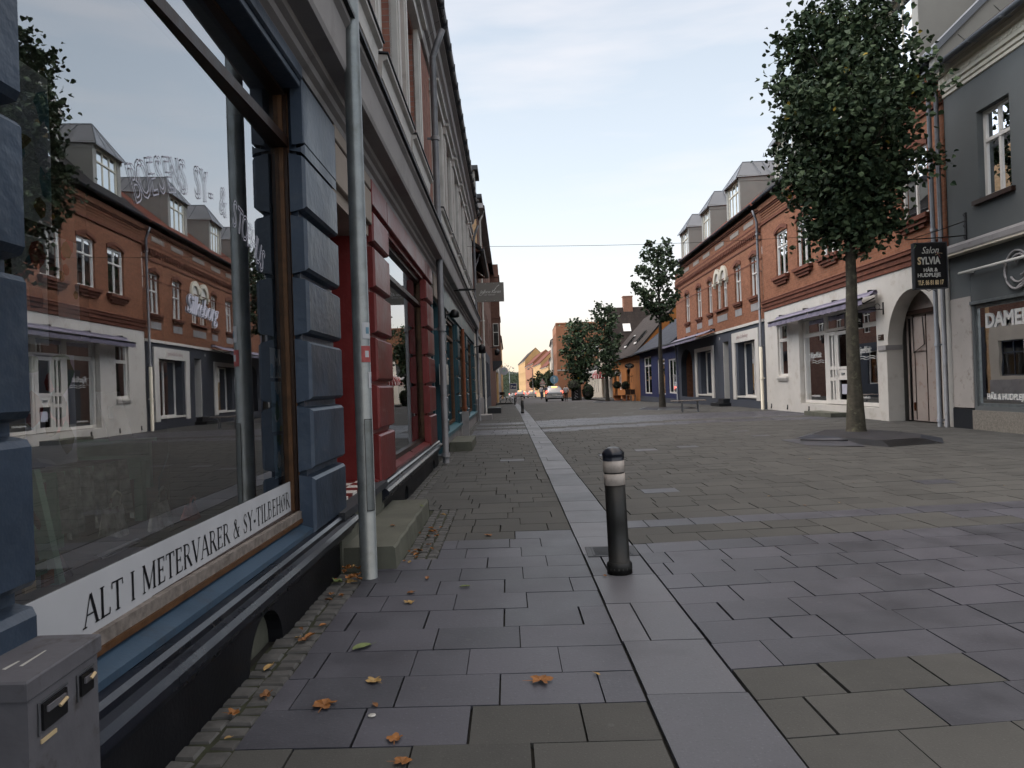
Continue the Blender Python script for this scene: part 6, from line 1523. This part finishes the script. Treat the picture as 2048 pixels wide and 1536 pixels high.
shrub(8.05, 59.0, .34, .75, 'right ball-clipped potted tree with taller crown at the orange shop', n=1200, leaf=.07, stem=.85, pot=.32, name='topiary')
t = thing('planter_board', 'dark board planter with pale drawings beside the fourth tree', 'planter', (4.95, 73, g(73))); b = MB(Fr(4.55, 73, (1, 0), (0, -1))); z = g(73); b.box(0, .85, -.5, 0, z, z+1.45, 'sign_black'); b.build('box', t)
b = MB(Fr(4.55, 73, (1, 0), (0, -1)))
for k in range(4): b.tube([(.45+.16*math.cos(R(v)), .012, z+.28+k*.3+.10*math.sin(R(v))) for v in range(0, 300, 30)], .02, 'paper', 5)
b.build('drawing', t)
def far_tree(x, y, r, h, lb, n=1500, mat='leaves_far', seed=2):
    rnd = random.Random(seed); z = g(y)-.3; t = thing('tree', lb, 'tree', (x, y, z)); pts = []
    cl = [(Vector((rnd.uniform(-r, r)*.7, rnd.uniform(-r, r)*.7, h*rnd.uniform(.35, .85))), r*rnd.uniform(.35, .55)) for _ in range(12)]
    for i in range(n):
        c, rr = rnd.choice(cl); v = Vector((rnd.gauss(0, 1), rnd.gauss(0, 1), rnd.gauss(0, 1))).normalized()*rr*rnd.random()**.4; pts.append((c+v, 1))
    leaf_cloud('crown', t, pts, .5, mat, rnd, detail=False)
    b = MB(); b.wtube([Vector((0, 0, 0)), Vector((0, 0, h*.6))], [.25, .12], 'bark_dark', 8); b.build('trunk').parent = t
far_tree(2.9, 132, 2.4, 5.4, 'light green far tree in front of the ochre houses')
far_tree(5.2, 128, 2.0, 5.0, 'second green far tree right behind the first', seed=5)
far_tree(-6, 330, 7, 12, 'dark distant tree at the left of the street end', seed=7, n=1200); far_tree(1.5, 350, 8, 11.5, 'distant tree mass closing the end of the street', seed=9, n=1200); far_tree(-12, 360, 9, 15, 'tallest distant tree behind the street end', seed=19, n=1200)

def tree_pit(cx, cy, pts, label, seed, z=.0, dark=.055):
    t = thing('tree_pit', label, 'tree pit', (cx, cy, g(cy))); b = MB(); n = len(pts); zb = g(cy); c = (cx, cy, zb+dark+z)
    top = [(cx+(p[0]-cx)*.72, cy+(p[1]-cy)*.72, zb+dark) for p in pts]
    for i in range(n):
        j = (i+1) % n; b.face([(pts[i][0], pts[i][1], zb-.01), (pts[j][0], pts[j][1], zb-.01), top[j], top[i]], 'granite_dark' if i % 3 else 'slate_roof'); b.face([top[i], top[j], c], 'asphalt_dark')
    b.build('kerb_ring', t); return t
tree_pit(6.38, 14.0, [(4.95, 13.7), (5.2, 12.5), (5.62, 11.35), (6.7, 11.7), (7.25, 12.7), (7.25, 13.9), (6.9, 15.0), (5.9, 15.2)], 'dark low paved mound around the nearest tree', 1)
tree_pit(5.86, 31.4, [(4.6, 30.8), (5.2, 29.2), (6.8, 28.9), (7.4, 30.8), (6.9, 32.8), (5.2, 33.0)], 'dark low paved mound around the second tree', 2)
tree_pit(6.35, 57, [(4.9, 56), (5.6, 54), (7.2, 54), (7.9, 57), (6.8, 59.6), (5.4, 59)], 'dark low paved mound around the third tree', 3)
t = thing('slab_stack', 'loose raised pale slate slabs lying at the foot of the nearest tree mound', 'paving slabs', (5.2, 12.6, 0))
b = MB(); b.face([(4.62, 13.45, .004), (4.66, 12.1, .004), (5.35, 11.6, .012), (5.5, 12.9, .05)], 'granite_pink' if False else 'paper_blue' if False else 'slate_slab'); b.tube([(4.85, 13.0, .03), (5.1, 12.5, .045), (5.4, 12.35, .05)], .012, 'text_dark', 5); b.build('slabs', t)

# ------------------------------------------------------------------ the big shop window: strip, lettering, goods
SER = {  # serif capitals: (width, thick strokes, thin strokes, serifs (x, y, half width))
 'A': (.72, [((.36, 1), (.66, 0))], [((.34, 1), (.06, 0)), ((.16, .36), (.54, .36))], [(.06, 0, .10), (.66, 0, .12)]),
 'L': (.56, [((.14, 0), (.14, 1))], [((.14, .02), (.50, .02)), ((.50, .0), (.52, .22))], [(.14, 1, .11), (.14, 0, .1)]),
 'T': (.62, [((.31, 0), (.31, 1))], [((.03, .98), (.59, .98)), ((.03, 1), (.02, .78)), ((.59, 1), (.60, .78))], [(.31, 0, .12)]),
 'I': (.30, [((.15, 0), (.15, 1))], [], [(.15, 0, .11), (.15, 1, .11)]),
 'M': (.92, [((.14, 1), (.46, .06)), ((.78, 0), (.78, 1))], [((.12, 0), (.12, 1)), ((.46, .06), (.78, 1))], [(.12, 0, .09), (.12, 1, .08), (.78, 0, .11), (.80, 1, .09)]),
 'E': (.56, [((.14, 0), (.14, 1))], [((.14, .98), (.48, .98)), ((.14, .52), (.40, .52)), ((.14, .02), (.50, .02)), ((.48, 1), (.48, .8)), ((.40, .62), (.40, .42)), ((.50, 0), (.52, .2))], [(.12, 0, .10), (.12, 1, .10)]),
 'R': (.68, [((.14, 0), (.14, 1)), ((.34, .5), (.64, 0))], [((.14, .98), (.34, .98), (.46, .9), (.50, .76), (.46, .60), (.34, .52), (.14, .5))], [(.14, 0, .11), (.12, 1, .1), (.66, 0, .07)]),
 'V': (.70, [((.08, 1), (.36, 0))], [((.36, 0), (.62, 1))], [(.08, 1, .11), (.62, 1, .1)]),
 '&': (.80, [((.20, .86), (.62, .06))], [((.20, .86), (.30, .98), (.42, .9), (.40, .72), (.14, .42), (.08, .22), (.2, .04), (.42, .06), (.62, .34), (.66, .5))], [(.66, .5, .1), (.68, .04, .09)]),
 'S': (.52, [((.12, .74), (.20, .60), (.36, .44), (.42, .28))], [((.42, .80), (.36, .95), (.22, .98), (.12, .88), (.12, .74)), ((.42, .28), (.38, .08), (.24, .02), (.12, .08), (.07, .26))], []),
 'Y': (.66, [((.07, 1), (.33, .48)), ((.33, 0), (.33, .48))], [((.33, .48), (.58, 1))], [(.33, 0, .11), (.07, 1, .1), (.58, 1, .09)]),
 '-': (.34, [((.04, .36), (.28, .36))], [], []),
 'B': (.62, [((.14, 0), (.14, 1))], [((.14, .98), (.34, .98), (.44, .88), (.44, .68), (.34, .54), (.14, .53)), ((.34, .54), (.50, .44), (.52, .2), (.40, .04), (.14, .02))], [(.12, 0, .09), (.12, 1, .09)]),
 'H': (.76, [((.14, 0), (.14, 1)), ((.62, 0), (.62, 1))], [((.14, .52), (.62, .52))], [(.14, 0, .11), (.14, 1, .11), (.62, 0, .11), (.62, 1, .11)]),
 'Ø': (.72, [((.10, .3), (.07, .5), (.10, .72)), ((.60, .3), (.63, .5), (.60, .72))], [((.10, .72), (.2, .92), (.35, .99), (.5, .92), (.60, .72)), ((.10, .3), (.2, .08), (.35, .01), (.5, .08), (.60, .3)), ((.12, -.04), (.60, 1.04))], []),
 ' ': (.28, [], [], [])}
def serif_text(b, txt, s0, s1, z, h, w, mat):
    tot = sum(SER[c][0]+.06 for c in txt); kx = (s1-s0)/tot; x = s0
    def ribbon(P, t):
        for i in range(len(P)-1):
            (a, c), (d, e) = P[i], P[i+1]; X0, Z0, X1, Z1 = a*kx, c*h, d*kx, e*h; L_ = math.hypot(X1-X0, Z1-Z0) or 1; nx, nz = -(Z1-Z0)/L_*t/2, (X1-X0)/L_*t/2
            if abs(Z1-Z0) < 1e-5: nx, nz = 0, t/2
            b.face([(x+X0+nx, w, z+Z0+nz), (x+X1+nx, w, z+Z1+nz), (x+X1-nx, w, z+Z1-nz), (x+X0-nx, w, z+Z0-nz)], mat)
    for c in txt:
        wd, thick, thin, ser = SER[c]
        for P in thick: ribbon(P, .0125)
        for P in thin: ribbon(P, .0048)
        for (sx, sy, hw) in ser: b.face([(x+(sx-hw)*kx, w, z+sy*h-.002), (x+(sx+hw)*kx, w, z+sy*h-.002), (x+(sx+hw)*kx, w, z+sy*h+.002), (x+(sx-hw)*kx, w, z+sy*h+.002)], mat)
        x += (wd+.06)*kx
t = thing('window_strip', 'white strip with black serif lettering along the bottom of the fabric shop window', 'lettering', LEFT.p(2.9, -.1, .5))
b = MB(PANE); b.box(1.66, 4.12, .001, .003, .470, .655, 'paper'); b.build('strip', t)
b = MB(PANE); serif_text(b, 'ALT I METERVARER & SY-TILBEHØR', 2.0, 4.06, .515, .088, .0045, 'text_dark'); b.build('lettering', t)
t = thing('window_lettering', 'arched outline lettering on the upper fabric shop window glass', 'lettering', LEFT.p(3.0, -.1, 1.9))
def arch_text(b, txt, cs, cz, rad_, a0, a1, size, xs, th):
    n = len(txt)
    for i, ch in enumerate(txt):
        if ch == ' ': continue
        f = (i+.5)/n; a = a0+(a1-a0)*f; s = cs+rad_*math.sin(a); z = cz+rad_*math.cos(a)
        me = text_mesh(ch, size, outline=th, align='CENTER'); k = len(b.v); mi = b.mi('text_lilac'); ca, sa = math.cos(-a), math.sin(-a)
        for v in me.vertices:
            X, Y = v.co.x*xs, v.co.y; b.v.append(b.fr.p(s+X*ca-Y*sa, .004+v.co.z*.3, z+X*sa+Y*ca))
        for p in me.polygons: b.f.append(tuple(k+q for q in p.vertices)); b.m.append(mi); b.sm.append(False); b.uv.append([(0, 0)]*len(p.vertices))
        bpy.data.meshes.remove(me)
b = MB(PANE); arch_text(b, 'BOESENS SY- & STOFHUS', 3.02, .62, 1.34, -.50, .54, .185, .60, .0028); b.build('lettering', t)
t = thing('window_lettering', 'small slanted outline town name on the middle of the fabric shop window', 'lettering', LEFT.p(3.0, -.1, 1.5))
b = MB(PANE); add_text(b, 'Silkeborg', .105, 2.76, .004, 1.48, 'text_lilac', outline=.0028, shear=.3, rot=-.05, xs=.78); b.build('lettering', t)
def poster(s0, s1, z0, z1, w, lb, mats, fr=PANE, name='poster'):
    t = thing(name, lb, 'poster', fr.p((s0+s1)/2, w, z0)); b = MB(fr); b.box(s0, s1, w-.002, w, z0, z1, mats[0]); b.build('sheet', t)
    rnd = random.Random(int(s0*100+z0*10)); b = MB(fr)
    for m in mats[1:]:
        for q in range(3):
            a, c = rnd.uniform(s0, s1), rnd.uniform(z0, z1); r_ = (s1-s0)*rnd.uniform(.12, .28)
            P = [(min(s1, max(s0, a+r_*math.cos(R(v))*rnd.uniform(.7, 1.2))), min(z1, max(z0, c+r_*math.sin(R(v))*rnd.uniform(.7, 1.2)))) for v in range(0, 360, 45)]
            b.face([(p[0], w+.0006*(1+mats.index(m)), p[1]) for p in P], m)
    b.build('print', t); return t
poster(1.70, 1.93, 1.62, 2.02, -.006, 'colourful poster behind the glass at the upper left of the fabric shop window', ['paper', 'paper_blue', 'wood_plank', 'text_lilac'])
poster(1.76, 1.90, 1.30, 1.58, -.006, 'white leaflet with figures below the colourful poster', ['paper', 'paper_blue', 'paper_red'])
poster(1.95, 2.05, 1.38, 1.60, -.007, 'narrow white leaflet with red flowers beside the lower leaflet', ['paper', 'paper_red', 'paper_green'])
poster(1.80, 2.02, .98, 1.28, -.010, 'pale poster with a round flower wreath low at the left of the window', ['text_lilac', 'paper_red', 'paper_green', 'hair_brown'])
poster(3.82, 4.0, .95, 1.22, -.006, 'pale blue notice sheet at the right edge of the fabric shop window', ['paper_blue', 'paper', 'paper_green'], name='notice')
poster(3.84, 4.0, .70, .93, -.006, 'lower pale notice sheet at the right edge of the fabric shop window', ['paper_blue', 'paper_green', 'paper'], name='notice')
poster(3.82, 4.0, 1.24, 1.40, -.006, 'upper pale notice sheet with four pictures at the right edge of the window', ['paper', 'paper_blue', 'sign_grey'], name='notice')
# goods inside, all standing on the shop floor at z = .40
def shop_table(s, w, lb, sl, wl, h, mat='table_green', cloth=None):
    t = thing('display_table', lb, 'table', LEFT.p(s, w, .4)); b = MB(LEFT); b.box(s-sl, s+sl, w-wl, w+wl, .4+h-.03, .4+h, mat); b.build('tabletop', t)
    for a in (-1, 1):
        for c in (-1, 1): b = MB(LEFT); b.box(s+a*(sl-.06)-.025, s+a*(sl-.06)+.025, w+c*(wl-.05)-.025, w+c*(wl-.05)+.025, .4, .4+h-.03, mat); b.build('leg', t)
    b = MB(LEFT); b.box(s-sl+.04, s+sl-.04, w-wl+.03, w-wl+.045, .4+h-.13, .4+h-.03, mat); b.box(s-sl+.04, s+sl-.04, w+wl-.045, w+wl-.03, .4+h-.13, .4+h-.03, mat); b.build('apron', t)
    if cloth:
        b = MB(LEFT); n = 16
        for i in range(n):
            a, c = s-sl-.02+(2*sl*.7)*i/n, s-sl-.02+(2*sl*.7)*(i+1)/n; d = lambda q: .015*math.sin(q*2.2)
            b.face([(a, w-wl-.01, .4+h+.004), (c, w-wl-.01, .4+h+.004), (c, w+wl+.01, .4+h+.004), (a, w+wl+.01, .4+h+.004)], cloth); b.face([(a, w+wl+.012+d(i), .4+h+.004), (c, w+wl+.012+d(i+1), .4+h+.004), (c, w+wl+.03+d(i+1)*2, .4+h-.3-.05*math.sin(i*.9)), (a, w+wl+.03+d(i)*2, .4+h-.3-.05*math.sin(i*.9))], cloth, True)
        tag(b.build('tablecloth'), 'dark patterned cloth draped over the green display table', 'tablecloth')
shop_table(4.05, -1.42, 'green wooden display table inside the fabric shop window', .48, .30, .40, cloth='cloth_dark')
shop_table(5.6, -2.3, 'second green table farther back in the fabric shop', .6, .4, .42)
def tote(s, w, z, h, wd, mat, lb, rz=0.):
    t = thing('tote_bag', lb, 'bag', LEFT.p(s, w, z)); b = MB(LEFT); n = 8; rnd = random.Random(int(s*77))
    P = []
    for j in range(5):
        f = j/4; hw = wd*(1-.12*f); th = .05*(1-f*.7); row = []
        for k in range(n*2):
            a = 2*math.pi*k/(n*2); row.append((s+hw*math.copysign(abs(math.cos(a))**.5, math.cos(a))*(1+rnd.uniform(-.03, .03)), w+th*math.sin(a)+rz*f*.1, z+h*f+rnd.uniform(-.006, .006)))
        P.append(row)
    for j in range(4):
        for k in range(n*2): l = (k+1) % (n*2); b.face([P[j][k], P[j][l], P[j+1][l], P[j+1][k]], mat, True)
    b.face(P[0], mat); b.build('body', t)
    b = MB(LEFT); b.tube([(s-wd*.45, w+.01, z+h*.96), (s-wd*.4, w+.02, z+h*1.35), (s, w+.02, z+h*1.5), (s+wd*.4, w+.02, z+h*1.35), (s+wd*.45, w+.01, z+h*.96)], .008, mat, 6); b.build('handle', t)
tote(3.92, -1.04, .402, .17, .11, 'cloth_floral', 'floral fabric bag on the floor at the left of the pair')
tote(4.16, -.90, .402, .16, .10, 'cloth_floral', 'floral fabric bag on the floor nearer the glass')
tote(4.46, -.86, .402, .09, .07, 'cloth_red', 'small reddish fabric pouch lying right of the floral bags')
tote(5.3, -2.2, .825, .26, .2, 'cloth_red', 'red-brown handbag standing on the farther green table')
tote(4.15, -1.45, .805, .16, .12, 'cloth_floral', 'pale patterned bag at the left end of the nearer green table')
t = thing('easel', 'green and wood A-frame easel leaning at the lower left of the shop window', 'easel', LEFT.p(3.05, -.78, .4))
b = MB(LEFT); b.extr([(-.80, .40), (-.74, .40), (-.84, .92), (-.90, .92)], 2.96, 3.0, 'table_green'); b.build('leg', t); b = MB(LEFT); b.tube([(3.10, -.78, .4), (2.82, -.86, .90)], .012, 'wood_warm', 6); b.build('leg', t); b = MB(LEFT); b.tube([(2.7, -.95, .4), (2.80, -.87, .9)], .012, 'table_green', 6); b.build('leg', t); b = MB(LEFT); b.lathe((2.80, -.86, .90), [(.0, -.03), (.035, -.02), (.04, .02), (0, .035)], 'galvanized', 12); b.build('knob', t)
b = MB(LEFT)
for k, (ds, dz, m) in enumerate(((0, 0, 'text_gold'), (.07, .04, 'paper_green'), (-.04, .07, 'paper_blue'), (.12, -.01, 'leaf_orange'), (.02, .12, 'table_green'))): b.box(2.45+ds, 2.51+ds, -.55-.004*k, -.54-.004*k, .50+dz, .55+dz, m)
tag(b.build('fabric_garland'), 'string of small coloured fabric squares at the lower left corner of the shop window', 'garland')
t = thing('pattern_book', 'open pattern book lying on the shop window floor', 'book', LEFT.p(3.6, -.95, .41)); b = MB(LEFT); b.extr([(-.80, .405), (-.80, .415), (-.95, .45), (-1.15, .415), (-1.15, .405)], 3.38, 3.72, 'interior_wall'); b.face([(3.36, -.79, .418), (3.74, -.79, .418), (3.74, -.82, .43), (3.36, -.82, .43)], 'paper'); b.build('pages', t)
t = thing('sign_card', 'white printed card standing on the farther green table', 'card', LEFT.p(5.9, -2.1, .83)); b = MB(LEFT); b.extr([(-2.05, .825), (-2.15, 1.22), (-2.157, 1.22), (-2.057, .825)], 5.75, 6.1, 'paper'); b.build('sheet', t); b = MB(LEFT); b.box(5.8, 5.87, -2.085, -2.08, 1.0, 1.1, 'paper_blue'); b.build('print', t)
t = thing('wire_stand', 'thin curved wire stand behind the bags in the shop window', 'display stand', LEFT.p(5.0, -1.3, .4)); b = MB(LEFT)
for ds in (0, .35): b.tube([(4.75+ds, -1.2, .4), (4.78+ds, -1.2, .62), (4.95+ds, -1.2, .8), (5.15+ds, -1.2, .76), (5.25+ds, -1.2, .4)], .006, 'galvanized', 5)
b.build('wire', t)
# ------------------------------------------------------------------ fallen leaves
def leaf(x, y, size, rz, mat, label, group=None, tilt=0., z=None, curl=1., kind='maple'):
    n = 18; rnd = random.Random(int(x*997+y*131)); V = [(0, 0, .002)]
    if kind == 'maple':
        for i in range(n):
            a = 2*math.pi*i/n; lobes = .62+.38*abs(math.cos(a*2.5))**1.4; 
            if i == n*3//4: lobes = .4
            r = size*.5*lobes*rnd.uniform(.82, 1.1); V.append((r*math.cos(a), r*math.sin(a), .002+abs(math.sin(a*1.5+1))*size*.10*curl+rnd.uniform(0, size*.08)*curl))
    else:
        for i in range(n):
            a = 2*math.pi*i/n; V.append((size*.5*math.cos(a)*(1+.1*math.cos(a)), size*.24*math.sin(a), .002+abs(math.sin(a))*size*.14*curl+rnd.uniform(0, size*.03)))
    F = [(0, i, i % n+1) for i in range(1, n+1)]
    k = len(V); V += [(-.004, 0, .003), (-size*.75, -size*.06, .006), (-size*.76, -size*.03, .006), (-.004, .004, .004)]; F.append((k, k+1, k+2, k+3))
    me = bpy.data.meshes.new('fallen_leaf'); me.from_pydata(V, [], F); me.materials.append(MATS[mat])
    o = bpy.data.objects.new('fallen_leaf', me); COL.objects.link(o); o.location = (x, y, (.0035 if z is None else z)); o.rotation_euler = (tilt, tilt*.5, rz)
    tag(o, label, 'leaf', group); return o
LV = [(-0.780, 2.650, 0.075, 'leaf_orange', 'maple', 'orange maple leaf with five lobes on the blue slab nearest the cobbles'),
 (-0.640, 2.860, 0.055, 'leaf_yellow', 'maple', 'yellow-brown maple leaf above the seam left of the footpath middle'),
 (-0.770, 3.240, 0.075, 'leaf_green', 'oval', 'long pale green leaf lying curled on the footpath'),
 (0.020, 2.820, 0.075, 'leaf_orange', 'maple', 'upright orange leaf beside the granite strip edge slab'),
 (-0.470, 2.380, 0.05, 'leaf_orange', 'maple', 'small orange leaf on the concrete slab near the bottom edge'),
 (-0.420, 2.230, 0.05, 'leaf_orange', 'maple', 'orange leaf at the very bottom edge of the footpath'),
 (-0.590, 2.640, 0.03, 'leaf_brown', 'oval', 'small brown leaf right of the five-lobed orange leaf'),
 (-0.670, 3.900, 0.05, 'leaf_yellow', 'maple', 'tan leaf on the slabs below the steel post'),
 (-0.690, 4.090, 0.045, 'leaf_brown', 'maple', 'flat brown leaf just above the tan one below the steel post'),
 (-0.390, 4.180, 0.05, 'leaf_green', 'oval', 'dark green leaf at mid footpath'),
 (-0.330, 5.610, 0.055, 'leaf_brown', 'maple', 'brown leaf at the start of the blue slab band'),
 (-0.640, 4.400, 0.04, 'leaf_orange', 'oval', 'small orange oval leaf at the cobble corner by the step'),
 (0.430, 4.330, 0.03, 'leaf_brown', 'oval', 'thin brown leaf left of the bollard foot'),
 (0.240, 2.870, 0.025, 'leaf_yellow', 'oval', 'tiny yellowish fragment on the slab left of the granite strip'),
 (-1.120, 3.030, 0.05, 'leaf_yellow', 'oval', 'yellowish leaf on the cobbles by the basement opening'),
 ]
rnd = random.Random(3)
for (x, y, sz, m, k, lb) in LV: leaf(x, y, sz*1.3, rnd.uniform(0, 6.28), m, lb, 'fallen leaves on the footpath', rnd.uniform(-.06, .06), None, .7, k)
for i in range(34):
    y = rnd.choice((rnd.uniform(2.0, 4.4), rnd.uniform(4.7, 6.7), rnd.uniform(4.7, 5.8))); u = rnd.uniform(-1.10, -.95) if y < 4.5 else rnd.uniform(-.76, -.55)
    leaf(u-.025*y, y, rnd.uniform(.025, .06), rnd.uniform(0, 6.28), rnd.choice(('leaf_orange', 'leaf_orange', 'leaf_brown', 'leaf_yellow')), 'small brown leaf lying among the cobbles along the left wall', 'leaves among the cobbles', rnd.uniform(-.3, .3), .004, 1.5, rnd.choice(('maple', 'oval')))
for i in range(9):
    leaf(-1.14+rnd.uniform(-.06, .10), 4.40+rnd.uniform(-.18, .10), rnd.uniform(.04, .08), rnd.uniform(0, 6.28), rnd.choice(('leaf_orange', 'leaf_orange', 'leaf_yellow', 'leaf_green')), 'orange leaf in the little heap behind the foot of the steel post', 'leaf heap at the post', rnd.uniform(-.5, .5), .01+.008*i, 1.8)
leaf(-.93, 6.2, .05, 1.0, 'leaf_green', 'green leaf drooping over the far edge of the mossy stone step', None, .4, .15); leaf(-1.02, 5.35, .05, 2.0, 'leaf_brown', 'brown leaf lying on top of the mossy stone step', None, .0, .149)
for i in range(26):
    y = rnd.uniform(6, 20); x = rnd.uniform(-.5, 6); leaf(x, y, rnd.uniform(.02, .045), rnd.uniform(0, 6.28), rnd.choice(('leaf_brown', 'leaf_yellow', 'weathered_wood')), 'tiny pale leaf scrap scattered far out on the street paving', 'leaf scraps on the street', 0, None, .5, 'oval')
b = MB(); b.lathe((-.585, 2.56, .003), [(.0, .002), (.014, .002), (.015, .0)], 'plastic_white', 12); tag(b.build('bottle_cap'), 'small flat white disc lying on the blue slab', 'litter')

# ------------------------------------------------------------------ air
def haze():
    m = bpy.data.materials.new('haze'); m.use_nodes = True; nt = m.node_tree; nt.nodes.clear()
    o = nt.nodes.new('ShaderNodeOutputMaterial'); v = nt.nodes.new('ShaderNodeVolumePrincipled')
    v.inputs['Color'].default_value = (.95, .95, 1, 1); v.inputs['Density'].default_value = .0028; v.inputs['Anisotropy'].default_value = .3
    nt.links.new(v.outputs[0], o.inputs['Volume'])
    me = bpy.data.meshes.new('haze'); X0, X1, Y0, Y1, Z0, Z1 = -910, 910, -65, 1810, -25, 60
    V = [(x, y, z) for z in (Z0, Z1) for y in (Y0, Y1) for x in (X0, X1)]
    me.from_pydata(V, [], [(0, 1, 3, 2), (4, 6, 7, 5), (0, 4, 5, 1), (2, 3, 7, 6), (0, 2, 6, 4), (1, 5, 7, 3)]); me.materials.append(m)
    h = bpy.data.objects.new('haze', me); COL.objects.link(h); h['kind'] = 'stuff'
haze()
